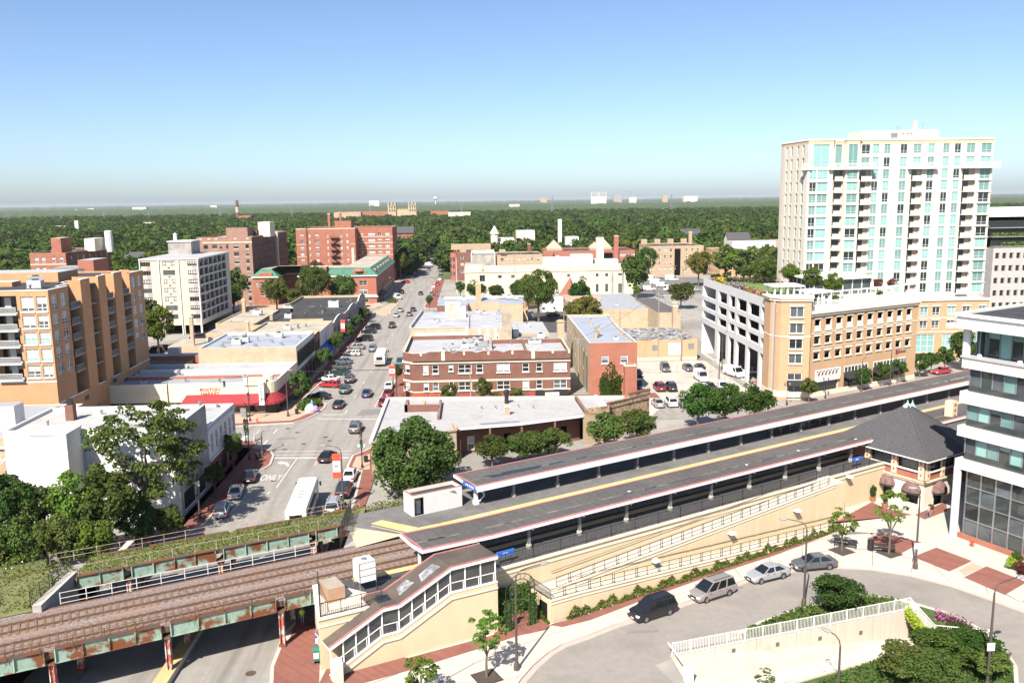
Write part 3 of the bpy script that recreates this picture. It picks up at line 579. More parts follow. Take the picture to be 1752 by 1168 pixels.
# gap walls with mesh fences
def mesh_fence(label,pts,h=1.9,dens=.28):
 t=thing('mesh_fence',label,'fence',pts[0]);base=[Vector(p)for p in pts];m2=MB()
 for i in range(len(base)-1):
  p,q=base[i],base[i+1];L=(q-p).length;k=int(L/1.8)+1
  for j in range(k+1):w=p.lerp(q,j/k);m_=MB();m_.tube(w,w+Vector((0,0,h)),.04,.04,IRON,5);m_.build('post',t)
  for j in range(int(L/dens)):w=p.lerp(q,j*dens/L);m2 .bar(w+Vector((0,0,.05)),w+Vector((0,0,h)),.018,.018,IRON)
  for zz in np.arange(.1,h+.01,.3):m2 .bar(p+Vector((0,0,zz)),q+Vector((0,0,zz)),.018,.018,IRON)
 m2 .build('mesh',t)['kind']='stuff';return t
m_=MB();p,q=RX(XW,77.5),RX(XW,83.6);m_.prism([(p.x-.5,p.y),(p.x+.25,p.y),(q.x+.25,q.y),(q.x-.5,q.y)],0,4.95,CONCG,CONC);tag(m_.build('gap_wall'),'dark concrete wall end with a pale coping at the gap between the two bridges','wall')
mesh_fence('black mesh fence standing on the coping at the west end of the bridge gap',[(p.x-.6,p.y,4.6),(q.x-.6,q.y,4.6)],1.7)
p,q=RX(XW+1.5,87.5),RX(XW+1.5,92);m_=MB();m_.prism([(p.x-.5,p.y),(p.x+.2,p.y),(q.x+.2,q.y),(q.x-.5,q.y)],0,3.9,CONCG,CONC);tag(m_.build('wing_wall'),'short pale capped concrete wing wall at the far corner of the grassy bridge','wall')
p,q=RX(XE-.3,78.2),RX(XE-.3,85.5);mesh_fence('tall dark mesh fence closing the end of the far platform beside the bridge gap',[(p.x,p.y,4.35),(q.x,q.y,4.35)],2.2,.2)
# ballast and tracks
m_=MB()
S_=[-75,-40,-20,0,20,40,170]
for i in range(len(S_)-1):
 a,c=S_[i],S_[i+1]
 prof=[(69.35 if c<=40 else 69.6,ZB),(70.0,ZB+.06),(72.8,ZB+.08),(73.3,ZB-.02),(73.8,ZB+.08),(76.5,ZB+.06),(77.0,ZB),(77.75 if c<=40 else 77.2,ZB-.02)]
 for k in range(len(prof)-1):m_.poly([RN(a,*prof[k]),RN(c,*prof[k]),RN(c,*prof[k+1]),RN(a,*prof[k+1])],BALLAST)
m_.build('ballast',None,kind='structure')
tie=MB();tie.box(-.12,.12,-1.3,1.3,0,.1,WOODTIE);tieme=tie.mesh('sleeper')
for n0,lab in((71.4,'near railway track of rusty rails on wooden sleepers beside the near platform'),(75.1,'far railway track of rusty rails on wooden sleepers beside the far platform')):
 tr=thing('railway_track',lab,'railway track',RN(20,n0,ZB))
 for g in(-.75,.75):
  r_=MB()
  for i in range(len(S_)-1):
   p,q=RN(S_[i],n0+g,ZB+.18),RN(S_[i+1],n0+g,ZB+.18);r_.bar(p,q,.09,.16,RAILM);r_.bar(p-Vector((0,0,.07)),q-Vector((0,0,.07)),.16,.04,RAILM)
  r_.build('rail',tr)
 for s in np.arange(-14,56,.62):
  p=RN(s,n0,ZB+.02+random.uniform(-.01,.015));dd=RN(s+.1,n0)-RN(s-.1,n0);inst('sleeper',tieme,tr,p-tr.location,math.atan2(dd.y,dd.x)+random.uniform(-.02,.02))
 m2=MB()
 for s in np.arange(56,160,.7):p=RN(s,n0);m2 .rbox(p,.24,2.6,ZB+.02,ZB+.12,TH,WOODTIE)
 m2 .build('far_sleepers',tr)['kind']='stuff'
 # platforms
def platform(name,label,P,mt):b_=MB();tprism(b_,P,ZB-.1,ZP,CONCG,mt);return tag(b_.build(name),label,'platform')
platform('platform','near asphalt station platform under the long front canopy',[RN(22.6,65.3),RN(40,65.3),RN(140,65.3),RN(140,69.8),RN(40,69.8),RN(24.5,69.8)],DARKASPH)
platform('platform','far asphalt station platform with the long yellow edge strip',[RN(35.5,77.3),RN(40,77.3),RN(168,77.3),RN(168,85.6),RN(40,85.6),RN(29.6,85.3),RN(32.0,82.0)],mat('platform_asphalt',(.13,.125,.122),(.17,.163,.157),.9,.9,c3=(.1,.097,.095),scale3=.3))
m_=MB();m_.poly([RN(30.5,77.3,ZB+.05),RN(36,77.3,ZP+.01),RN(33.8,81.4,ZP+.01),RN(31.4,81.4,ZB+.1)],mat('tan_ramp',(.5,.38,.24),(.55,.43,.3),1,.9));struct('platform_ramp',m_)
def ystrip(label,s0,n0,n1):
 t=thing('tactile_strip',label,'edge strip',RN(60,n0,ZP));ss=[s0]+[x for x in np.arange(40,166,6)if x>s0+1]+[166]
 for i in range(len(ss)-1):
  q=MB();q.prism([RN(ss[i]+.03,n0),RN(ss[i+1]-.03,n0),RN(ss[i+1]-.03,n1),RN(ss[i]+.03,n1)],ZP-.02,ZP+.02,YELLOWP,bottom=False);q.build('tile',t)
ystrip('long pale yellow tactile edge strip of the far platform',36,77.4,78.35);ystrip('short yellow tactile edge strip of the near platform beside the water tank',27,68.95,69.75)
m_=MB();m_.poly([RN(36,77.9,ZP+.012),RN(37.6,78.4,ZP+.012),RN(35.3,82.4,ZP+.012),RN(33.9,82,ZP+.012)],YELLOWP);struct('yellow_patch',m_)
# the cream retaining wall of the near platform
cw=thing('platform_wall','long cream stucco retaining wall under the near platform with a pale coping','wall',RN(70,65,0));m_=MB();m_.prism([RN(36.9,64.9),RN(40,64.9),RN(97.2,64.9),RN(97.2,65.3),RN(40,65.3),RN(36.9,65.3)],0,4.6,CREAM);m_.build('face',cw)
m_=MB();m_.prism([RN(36.9,64.75),RN(40,64.75),RN(97.2,64.75),RN(97.2,65.35),RN(40,65.35),RN(36.9,65.35)],4.6,4.8,CREAM2);m_.build('coping',cw);m_=MB();m_.prism([RN(37,64.82),RN(40,64.82),RN(97.1,64.82),RN(97.1,64.9),RN(40,64.9),RN(37,64.9)],4.05,4.2,CREAM2);m_.build('moulding',cw)
# --- canopies
def canopy(label,n0,n1,s0,s1,ztop,post_n,posts,fascia,seams=()):
 t=thing('platform_canopy',label,'canopy',RN(s0,n0,ZP));nm=(n0+n1)/2
 b_=MB();SS=[s0]+([40]if s0<40 else[])+[s1]
 for i in range(len(SS)-1):
  a,c=SS[i],SS[i+1]
  for(na,za),(nb,zb)in(((n0,0),(nm,-.18)),((nm,-.18),(n1,0))):
   b_.poly([RN(a,na,ztop+za),RN(c,na,ztop+za),RN(c,nb,ztop+zb),RN(a,nb,ztop+zb)],ROOFD)
   b_.poly([RN(a,nb,ztop+zb-.16),RN(c,nb,ztop+zb-.16),RN(c,na,ztop+za-.16),RN(a,na,ztop+za-.16)],TRIMW)
 b_.build('roof',t)
 for nm_,na,w,mt,zz,hh in(('trim',n0+.16,.3,REDTRIM,.03,.05),('trim',n1-.1,.2,REDTRIM,.03,.05),('fascia',n0-.04,.08,TRIMW,-fascia/2,fascia),('fascia',n1+.04,.08,TRIMW,-.1,.22)):
  q=MB()
  for i in range(len(SS)-1):q.bar(RN(SS[i],na,ztop+zz),RN(SS[i+1],na,ztop+zz),w,hh,mt)
  q.build(nm_,t)
 q=MB();q.bar(RN(s0-.04,n0,ztop-.14),RN(s0-.04,nm,ztop-.3),.08,.32,TRIMW);q.bar(RN(s0-.04,nm,ztop-.3),RN(s0-.04,n1,ztop-.14),.08,.32,TRIMW);q.bar(RN(s0+.1,n0,ztop+.03),RN(s0+.1,n1,ztop+.03),.25,.04,REDTRIM);q.build('end_fascia',t)
 sm=MB()
 for i in range(len(SS)-1):sm.bar(RN(SS[i],nm,ztop-.172),RN(SS[i+1],nm,ztop-.172),.3,.012,mat('seam_tar',(.2,.18,.16),(.06,.055,.052),.8,.8))
 sm.build('seam',t)
 for s in np.arange(s0+2,s1,2.06):
  pass
 rb=MB()
 for s in np.arange(s0+1,s1-.5,1.03):
  for na,nb in((n0+.35,nm-.15),(nm+.15,n1-.25)):
   za,zb=(-.02,-.17)if na<nm-.5 else(-.17,-.02);rb.bar(RN(s,na,ztop+za+.012),RN(s,nb,ztop+zb+.012),.05,.014,mat('lap_joint',(.085,.08,.077),(.055,.052,.05),2,.85))
 rb.build('lap_joints',t)['kind']='stuff'
 jm=MB();jst=mat('brown_joist',(.32,.2,.13),(.4,.27,.18),2,.8)
 for s in np.arange(s0+.3,s1,.6):jm.bar(RN(s,n0+.05,ztop-.3),RN(s,n1-.05,ztop-.3),.16,.2,jst)
 jm.build('joists',t)['kind']='stuff'
 pm=MB();pm.lathe([(.3,0),(.3,.32),(.24,.42),(.13,.44)],CONCG,n=10);pm.box(-.1,.1,-.1,.1,.4,ztop-ZP-.36,STEEL);pm.box(-.13,-.1,-.14,.14,.42,ztop-ZP-.36,STEEL);pm.box(.1,.13,-.14,.14,.42,ztop-ZP-.36,STEEL)
 pm.hexa([(-.1,-.8,ztop-ZP-.42),(.1,-.8,ztop-ZP-.42),(.1,3.6,ztop-ZP-.42),(-.1,3.6,ztop-ZP-.42),(-.1,-.8,ztop-ZP-.2),(.1,-.8,ztop-ZP-.2),(.1,3.6,ztop-ZP-.2),(-.1,3.6,ztop-ZP-.2)],STEEL)
 pme=pm.mesh('post')
 for s in posts:inst('post',pme,t,RN(s,post_n,ZP)-t.location,TH)
 return t
def patch(t,name,pts,z,mt):
 q=MB();c=sum((Vector(p)for p in pts),Vector((0,0,0)))/len(pts)
 for i in range(len(pts)):q.poly([(c.x,c.y,z),(pts[i][0],pts[i][1],z),(pts[(i+1)%len(pts)][0],pts[(i+1)%len(pts)][1],z)],mt)
 o=q.build(name,t)
 return o
can1=canopy('long dark red edged canopy of the near platform, ending at the stair roof',66.9,71.7,32.7,128,7.2,67.6,[38.2]+[44.3+6.2*i for i in range(13)],.26)
can2=canopy('long dark red edged canopy of the far platform with a black tar patch',80.0,85.3,45.6,168,7.2,81.1,[51.1+6.2*i for i in range(19)],.62)
def strips(t,lst,n,z,mt,nm='tar_patch'):
 for s,L,w in lst:patch(t,nm,[RN(s+L*a,n+w*b_+random.uniform(-.05,.05))for a,b_ in((0,-.2),(.3,-.5),(.7,-.4),(1,0),(.8,.5),(.4,.35),(.15,.5))],z,mt)
strips(can1,((34.2,2.0,.6),(57.5,1.6,.35),(60.5,2,.4),(64,4.5,.4),(73,1,.3),(79,3,.4),(88,1.4,.5),(90.2,1.2,.6),(95,3,.5)),69.2,7.035,TARB)
strips(can2,((57,2.5,.5),(61,2.2,.4),(70,1,.3),(72.5,1.3,.35)),82.6,7.035,TARB)
patch(can2,'tar_patch',[RN(s,n)for s,n in((47.4,80.6),(49,81.1),(51.5,81.5),(55.5,82.2),(56.3,82.9),(54,83.0),(51,83.3),(50.4,82.8),(48.2,83.3),(49.2,82.2),(47.6,81.6))],7.06,TARB)
PUD=mat('rain_water',(.05,.05,.05),rough=.015,spec=1.0)
pc=MB();pts=[RN(s,n,7.035)for s,n in((121,82.0),(124,82.4),(130,82.3),(139,82.8),(146,83.3),(153,83.6),(150,82.5),(143,81.6),(136,81.0),(128,80.9),(123,81.2))];pc.poly(pts,PUD)
pc2=pc.build('puddle',can2)
for s in(60,75,84,97,110):q=MB();p=RN(s+random.uniform(-2,2),69.3+random.uniform(-.6,.6),7.07);q.rbox(p,.35,.15,7.06,7.12,random.uniform(0,3),TRIMW);q.build('litter',can1)
# blue end signs and station name boards
def board(label,s,n,z,w=2.0,h=.55,rot=None,n_post=None):
 t=thing('station_sign',label,'sign',RN(s,n,ZP));q=MB();p=RN(s,n)
 q.rbox(p,w,.08,z,z+h,TH if rot is None else rot,BLUE);q.build('board',t)
 q=MB();o_=Vector((math.sin(TH),-math.cos(TH),0))*.05 if rot is None else Vector((-math.cos(TH),-math.sin(TH),0))*.05
 for k in range(5):q.rbox(p+o_+Vector((UX,UY,0))*(k-2)*.13*(1 if rot is None else 0)+(Vector((-UY,UX,0))*(k-2)*.2 if rot is not None else Vector((0,0,0))),.09,.01,z+h*.35,z+h*(.55+.12*(k%2)),TH if rot is None else rot,TRIMW)
 q.build('lettering',t)
 q=MB()
 for dx in((-w*.35,w*.35)if rot is None else()):q.rbox(p+Vector((UX,UY,0))*dx,.05,.05,ZP,z,TH,IRON)
 if rot is None:q.build('post',t)
board('blue station name board on the near platform right beside the stair enclosure',40.4,65.75,ZP+.75)
board('blue station name board on the near platform next to the gabled station house',92.6,65.75,ZP+.75,1.9)
t=thing('end_sign','blue sign fixed to the white end of the far canopy','sign',RN(45.4,81.4,6.8));q=MB();q.bar(RN(45.5,80.1,6.98),RN(45.5,83,6.84),.06,.5,BLUE);q.build('board',t);q=MB();[q.bar(RN(45.46,80.5+.4*i,6.95),RN(45.46,80.7+.4*i,6.93),.02,.2,TRIMW)for i in range(5)];q.build('lettering',t)
t=thing('end_post','thick white post and curved downpipe under the end of the far canopy','post',RN(46.2,81.3,ZP));q=MB();q.rbox(RN(46.2,81.3),.35,.35,ZP+.5,6.9,TH,TRIMW);q.rbox(RN(46.2,81.3),.55,.55,ZP,ZP+.5,TH,TRIMW);q.build('shaft',t);q=MB();q.path([RN(46.6,81.2,6.2),RN(47.2,81.2,5.9),RN(47.2,81.2,5.5),RN(46.6,81.2,5.0)],.08,TRIMW);q.build('downpipe',t)
t=thing('end_post','white post under the corner of the near canopy beside the yellow strip','post',RN(33.4,69.2,ZP));q=MB();q.rbox(RN(33.4,69.2),.22,.22,ZP,6.8,TH,TRIMW);q.build('shaft',t)
# white hut at the end of the far platform, glazed waiting shelters further along
t=thing('platform_hut','low white box shed with one dark opening at the end of the far platform','shed',RN(41.5,82.6,ZP));q=MB();H_=[RN(38.5,81.6),RN(44.6,81.6),RN(44.6,83.8),RN(38.5,83.8)]
wall(q,H_[0],H_[1],ZP,7.05,WHITE,[(.25,1.35,ZP+.05,6.7)],.5,BLACK)
for i in(1,2,3):wall(q,H_[i],H_[(i+1)%4],ZP,7.05,WHITE)
q.build('wall',t);q=MB();q.poly([RN(38.9,81.9,ZP+.1),RN(39.6,81.9,ZP+.1),RN(39.6,81.9,6.6),RN(38.9,81.9,6.6)],GLASS2);q.build('opening',t)
roofdeck(t,H_,6.7,.4,mat('rust_roof',(.07,.045,.035),(.04,.03,.025),1,.9),WHITE,.15,REDTRIM)
for k,(s0,s1)in enumerate(((95,101),(103.2,110.5))):
 t=thing('waiting_shelter',('glass and steel waiting shelter nearer the middle of the far platform','wide solid backed waiting shelter on the far platform behind the station house')[k],'shelter',RN(s0,82.5,ZP))
 q=MB();q.prism([RN(s0,82.6),RN(s1,82.6),RN(s1,82.7),RN(s0,82.7)],ZP,6.75,CREAM2 if k else STEEL);q.build('back_panel',t)
 for s in np.linspace(s0,s1,4):q=MB();q.rbox(RN(s,81.6),.1,.1,ZP,6.7,TH,STEEL);q.build('post',t)
 for i in range(3):q=MB();a,c=RN(s0+.1+i*(s1-s0)/3,82.3),RN(s0-.1+(i+1)*(s1-s0)/3,82.3);q.prism([a,c,c+Vector((0,.05,0)),a+Vector((0,.05,0))],ZP+.2,6.5,GLASS2);q.build('pane',t)
t=thing('water_tank','white plastic water tank in a metal cage standing by the yellow strip','tank',RN(27.3,67.3,ZP));q=MB();q.rbox(RN(27.3,67.3),1.5,1.5,ZP+.9,ZP+2.7,TH,TRIMW);q.build('tank',t);q=MB();c=RN(27.3,67.3);q.lathe([(.3,2.7),(.28,2.8)],STEEL,(c.x,c.y,ZP));q.build('lid',t);q=MB()
for a,b_ in((-1,-1),(1,-1),(1,1),(-1,1)):pp=c+Vector((UX*a-UY*b_,UY*a+UX*b_,0))*.77;q.tube((*pp[:2],ZP),(*pp[:2],ZP+2.7),.035,.035,STEEL,5)
for zz in(.9,1.5,2.1,2.7):
 for(a,b_),(a2,b2_)in(((-1,-1),(1,-1)),((1,-1),(1,1)),((1,1),(-1,1)),((-1,1),(-1,-1))):q.tube((*(c+Vector((UX*a-UY*b_,UY*a+UX*b_,0))*.77)[:2],ZP+zz),(*(c+Vector((UX*a2-UY*b2_,UY*a2+UX*b2_,0))*.77)[:2],ZP+zz),.025,.025,STEEL,4)
q.build('cage',t)
t=thing('equipment_bunker','small tan block with a flat top behind the railing beside the water tank','bunker',RN(24.3,66.6,ZP));q=MB();q.rbox(RN(24.2,66.9),1.5,2.2,ZP-.3,ZP+1.35,TH,mat('tan_render',(.36,.21,.13),(.4,.25,.16),1,.9),mat('tan_top',(.3,.25,.2),(.35,.3,.25),1,.9));q.build('body',t)
# corner wall under the platform end and its black fence
cf=thing('corner_wall','cream stucco wall corner carrying the black railing left of the stairs','wall',RN(22.4,64,0));q=MB();CP=[RN(21.8,63.6),RN(27.5,63.6),RN(27.5,65.3),RN(24.5,70),RN(23.6,70)];q.prism(CP,0,4.55,CREAM);q.build('face',cf);q=MB();q.prism(inset(CP,-.1),4.55,4.78,CREAM2);q.build('coping',cf);q=MB();q.prism(inset(CP,-.06),3.9,4.05,CREAM2);q.build('moulding',cf)
def bal_fence(label,pts,h=1.15,post=2.0,name='iron_fence',mt=IRON,dens=.16,r=.013):
 t=thing(name,label,'fence',pts[0]);pts=[Vector(p)for p in pts];up=Vector((0,0,1));bm_=MB();rl=MB()
 for i in range(len(pts)-1):
  p,q_=pts[i],pts[i+1];L=(q_-p).length;k=max(1,round(L/post))
  for j in range(k+(1 if i==len(pts)-2 else 0)):w=p.lerp(q_,j/k);m_=MB();m_.bar(w,w+up*(h+.06),.07,.07,mt);m_.build('post',t)
  for j in range(1,int(L/dens)):w=p.lerp(q_,j*dens/L);bm_.bar(w+up*.1,w+up*h,r*2,r*2,mt)
  for zz in(.1,h):rl.bar(p+up*zz,q_+up*zz,.05,.05,mt)
 bm_.build('balusters',t)['kind']='stuff';rl.build('rail',t);return t
bal_fence('black iron fence around the corner of the near platform left of the stair roof',[RN(24.0,69.9,4.78),RN(22.0,63.7,4.78),RN(27.3,63.7,4.78)],1.2,1.9)
bal_fence('black iron fence between the water tank and the stair roof',[RN(27.6,65.4,ZP),RN(33.5,65.4,ZP)],1.2,2)
bal_fence('long black iron fence along the edge of the near platform above the cream wall',[RN(37.2,65.05,4.8),RN(40,65.05,4.8),RN(84,65.05,4.8)],1.2,3.1)
bal_fence('black iron fence on the platform wall between the ramp top and the station house',[RN(86.5,65.05,4.8),RN(96.8,65.05,4.8)],1.1,2.5,dens=.25)
# --- roofed stairway
sw=thing('covered_stairway','roofed glass sided stairway with a cream wall climbing from the street to the near platform','stairway',RN(28,63.5,0))
RP=[(22.0,2.75),(26.7,5.05),(28.2,5.05),(33.0,7.3),(37.5,7.4)];LP=[(22.1,.12),(26.7,2.5),(28.2,2.5),(33.0,4.85),(37.5,4.85)];NS,NN=62.2,65.0
q=MB()
for i in range(4):
 (s0,z0),(s1,z1)=LP[i],LP[i+1]
 for n_ in(NS,NN):q.hexa([RN(s0,n_,0),RN(s1,n_,0),RN(s1,n_+.3,0),RN(s0,n_+.3,0),RN(s0,n_,z0),RN(s1,n_,z1),RN(s1,n_+.3,z1),RN(s0,n_+.3,z0)],CREAM)
q.hexa([RN(37.2,NS+.3,0),RN(37.5,NS+.3,0),RN(37.5,NN,0),RN(37.2,NN,0),RN(37.2,NS+.3,4.6),RN(37.5,NS+.3,4.6),RN(37.5,NN,4.6),RN(37.2,NN,4.6)],CREAM)
q.build('side_wall',sw)
q=MB()
for i in range(4):q.bar(RN(LP[i][0],NS-.03,LP[i][1]-.5),RN(LP[i+1][0],NS-.03,LP[i+1][1]-.5),.16,.1,CREAM2)
q.build('moulding',sw);q=MB()
for i in range(4):q.bar(RN(LP[i][0],NS+.12,LP[i][1]+.06),RN(LP[i+1][0],NS+.12,LP[i+1][1]+.06),.34,.12,TRIMW)
q.build('sill',sw)
for(s0,z0),(s1,z1),ns in(((22.5,.15),(26.7,2.3),13),((28.2,2.3),(33,4.6),14)):
 for k in range(ns):
  a,c=s0+(s1-s0)*k/ns,s0+(s1-s0)*(k+1)/ns;z=z0+(z1-z0)*(k+1)/ns;q=MB();q.hexa([RN(a,NS+.32,max(0,z-.5)),RN(c,NS+.32,max(0,z-.5)),RN(c,NN-.02,max(0,z-.5)),RN(a,NN-.02,max(0,z-.5)),RN(a,NS+.32,z),RN(c,NS+.32,z),RN(c,NN-.02,z),RN(a,NN-.02,z)],CONCG,mat('stair_tread',(.3,.3,.29),(.36,.36,.35),2,.8));q.build('step',sw)
q=MB();q.prism([RN(26.7,NS+.31),RN(28.2,NS+.31),RN(28.2,NN-.01),RN(26.7,NN-.01)],2.0,2.3,CONCG);q.prism([RN(33,NS+.31),RN(37.2,NS+.31),RN(37.2,NN-.01),RN(33,NN-.01)],4.3,4.62,CONCG);q.build('landing',sw)
SROOF=mat('stair_roofing',(.085,.066,.052),(.115,.09,.07),1.6,.8,c3=(.06,.05,.045),scale3=.4)
for i in range(4):
 (s0,z0),(s1,z1)=RP[i],RP[i+1];q=MB();q.hexa([RN(s0,NS-.1,z0-.12),RN(s1,NS-.1,z1-.12),RN(s1,NN+.3,z1-.12),RN(s0,NN+.3,z0-.12),RN(s0,NS-.1,z0),RN(s1,NS-.1,z1),RN(s1,NN+.3,z1),RN(s0,NN+.3,z0)],TRIMW,SROOF);q.build('roof_panel',sw)
 q=MB()
 for n_ in(NS-.1,NN+.3):q.bar(RN(s0,n_,z0+.03),RN(s1,n_,z1+.03),.12,.1,REDTRIM)
 q.bar(RN(s0,NS-.13,z0-.16),RN(s1,NS-.13,z1-.16),.06,.26,TRIMW);q.build('roof_trim',sw)
SP=mat('aluminium_patch',(.33,.34,.36),(.16,.15,.15),1.5,.5,lo=.42,hi=.58)
for s0,s1,n0,n1 in((28.7,30.2,63.2,64.7),(30.6,32.5,62.9,64.3)):
 z=lambda s:RP[2][1]+(s-28.2)*(RP[3][1]-RP[2][1])/4.8+.014;q=MB();q.poly([RN(s0,n0,z(s0)),RN(s1,n0+.3,z(s1)),RN(s1-.2,n1,z(s1-.2)),RN(s0+.3,n1-.2,z(s0+.3))],SP);q.build('roof_patch',sw)
q=MB();q.poly([RN(26.75,63.2,5.066),RN(28,63.3,5.066),RN(28.1,64.4,5.066),RN(27.2,64.8,5.066),RN(26.8,64.2,5.066)],TARB);q.build('roof_patch',sw)
def lp(P,s):
 for i in range(len(P)-1):
  if P[i][0]<=s<=P[i+1][0]:return P[i][1]+(P[i+1][1]-P[i][1])*(s-P[i][0])/(P[i+1][0]-P[i][0])
 return P[-1][1]if s>P[-1][0]else P[0][1]
ss=[22.25,23.3,24.4,25.5,26.7,28.2,29.4,30.6,31.8,33.0,34.4,35.9,37.35]
for s in ss:q=MB();q.bar(RN(s,NS+.12,lp(LP,s)),RN(s,NS+.12,lp(RP,s)-.12),.11,.11,TRIMW);q.build('mullion',sw)
SG=mat('stair_glass',(.035,.04,.042),(.06,.065,.065),.5,.05,spec=.8)
for i in range(len(ss)-1):
 a,c=ss[i]+.06,ss[i+1]-.06;q=MB();ph=lambda s,k:Vector(RN(s,NS+.14,lp(LP,s)+.1+k*(lp(RP,s)-lp(LP,s)-.25)))
 if i!=0:q.poly([ph(a,0),ph(c,0),ph(c,1),ph(a,1)],SG);q.build('pane',sw)
 q=MB();q.bar(ph(a-.05,.36),ph(c+.05,.36),.07,.06,TRIMW);q.bar(ph(c-.12,.02),ph(c-.12,.36),.05,.05,TRIMW);q.build('handrail',sw)
q=MB();q.prism([RN(22.0,60.9),RN(22.7,60.9),RN(22.7,61.9),RN(22.0,61.9)],0,1.9,CREAM2,TRIMW);o=q.build('newel');tag(o,'short white topped cream pier at the foot of the covered stairway','pier')
# newspaper boxes under the wall
for p,l,mt in((G(543,1136),'green newspaper box with a white front panel at the foot of the cream wall',mat('box_green',(.02,.15,.1),rough=.4)),(G(546,1110),'small purple and white newspaper box behind the green one',mat('box_purple',(.1,.06,.3),rough=.4)),(G(547,1096),'dark newspaper box furthest under the bridge beside the wall',mat('box_dark',(.03,.03,.05),rough=.4))):
 t=thing('newspaper_box',l,'newspaper box',(p.x,p.y,.15));q=MB();q.rbox(p,.6,.55,.45,1.35,.2,mt);q.hexa([(p.x-.3,p.y-.28,1.35),(p.x+.3,p.y-.28,1.35),(p.x+.3,p.y+.28,1.35),(p.x-.3,p.y+.28,1.35),(p.x-.3,p.y+.05,1.55),(p.x+.3,p.y+.05,1.55),(p.x+.3,p.y+.28,1.55),(p.x-.3,p.y+.28,1.55)],mt);q.build('body',t);q=MB();q.rbox((p.x,p.y-.3),.42,.04,.7,1.2,.2,TRIMW);q.build('door',t)
 for dx in(-.22,.22):q=MB();q.rbox((p.x+dx,p.y),.06,.4,.15,.45,.2,IRON);q.build('leg',t)
 # --- ramps
rp=thing('ramp_structure','cream stucco switchback ramp climbing beside the pavement with panelled walls','ramp',RN(62,61,0))
zf=lambda s:2.25 if s<44.5 else max(.05,2.25-(s-44.5)*2.2/39.5);zm=lambda s:2.25 if s<44.5 else 2.25+(s-44.5)*(4.7-2.25)/39.5
def ramp_wall(n0,n1,f,name,s0=42.3,s1=84.6,step=3.5):
 ss_=list(np.linspace(s0,s1,13));q=MB()
 for i in range(12):
  a,c=ss_[i],ss_[i+1];q.hexa([RN(a,n0,0),RN(c,n0,0),RN(c,n1,0),RN(a,n1,0),RN(a,n0,f(a)),RN(c,n0,f(c)),RN(c,n1,f(c)),RN(a,n1,f(a))],CREAM)
 q.build(name,rp);q=MB()
 for i in range(12):a,c=ss_[i],ss_[i+1];q.bar(RN(a,(n0+n1)/2,f(a)+.07),RN(c,(n0+n1)/2,f(c)+.07),n1-n0+.16,.14,CREAM2);q.bar(RN(a,n0-.03,f(a)-.28),RN(c,n0-.03,f(c)-.28),.08,.09,CREAM2)
 q.build('coping',rp)
 for i in range(12):
  a,c=ss_[i]+.25,ss_[i+1]-.25;zt=min(f(a),f(c))-.55
  if zt<.7:continue
  q=MB();q.hexa([RN(a,n0-.035,.25),RN(c,n0-.035,.25),RN(c,n0-.002,.25),RN(a,n0-.002,.25),RN(a,n0-.035,f(a)-.55),RN(c,n0-.035,f(c)-.55),RN(c,n0-.002,f(c)-.55),RN(a,n0-.002,f(a)-.55)],CREAM);q.build('wall_panel',rp)
ramp_wall(61.0,61.3,zf,'front_wall');ramp_wall(62.8,63.1,zm,'middle_wall',44.2)
q=MB();q.hexa([RN(42.3,61.3,0),RN(42.7,61.3,0),RN(42.7,64.7,0),RN(42.3,64.7,0),RN(42.3,61.3,2.25),RN(42.7,61.3,2.25),RN(42.7,64.7,2.25),RN(42.3,64.7,2.25)],CREAM);q.build('end_wall',rp)
q=MB();q.prism([RN(42.25,61.55),RN(42.29,61.55),RN(42.29,62.7),RN(42.25,62.7)],.15,1.85,BLACK);q.build('door',rp);q=MB();[q.prism([RN(42.2,61.6+.18*i),RN(42.24,61.6+.18*i),RN(42.24,61.64+.18*i),RN(42.2,61.64+.18*i)],.15,1.8,IRON)for i in range(7)];q.build('gate',rp)
RFL=mat('ramp_floor',(.46,.42,.365),(.5,.46,.4),.8,.85);q=MB()
for i in range(14):
 a,c=42.7+i*3,42.7+(i+1)*3;q.poly([RN(a,61.3,zf(a)-.12),RN(c,61.3,zf(c)-.12),RN(c,62.8,zf(c)-.12),RN(a,62.8,zf(a)-.12)],RFL)
 q.poly([RN(a,63.1 if a>43 else 62.8,zm(a)-.12),RN(c,63.1,zm(c)-.12),RN(c,64.75,zm(c)-.12),RN(a,64.75,zm(a)-.12)],RFL)
q.poly([RN(42.7,62.8,2.12),RN(44.2,62.8,2.12),RN(44.2,63.2,2.12),RN(42.7,63.2,2.12)],RFL);q.prism([RN(84.7,62.8),RN(86.5,62.8),RN(86.5,64.75),RN(84.7,64.75)],0,4.72,CREAM,RFL);q.build('ramp_floor',rp)
def ramp_rail(label,n,f,s0,s1,extra=None):
 t=thing('ramp_railing',label,'railing',RN(s0,n,f(s0)));ps=list(np.arange(s0,s1+.1,1.45));up=Vector((0,0,1))
 if extra:pass
 for i,s in enumerate(ps):
  for ds in((0,.22)if i%2 else(0,)):m_=MB();w=RN(s+ds,n,f(s+ds)+.14);m_.bar(w,w+up*.95,.05,.05,IRON);m_.build('post',t)
 rl,bl=MB(),MB()
 for i in range(len(ps)-1):
  for zz in(.14,.58,1.05):rl.bar(RN(ps[i],n,f(ps[i])+.14+zz-.1),RN(ps[i+1],n,f(ps[i+1])+.14+zz-.1),.04,.04,IRON)
 rl.build('rail',t);return t
ramp_rail('black railing with doubled posts along the lower ramp beside the pavement',61.12,zf,42.35,84.3);ramp_rail('black railing with doubled posts along the upper ramp',62.95,zm,44.3,84.3)
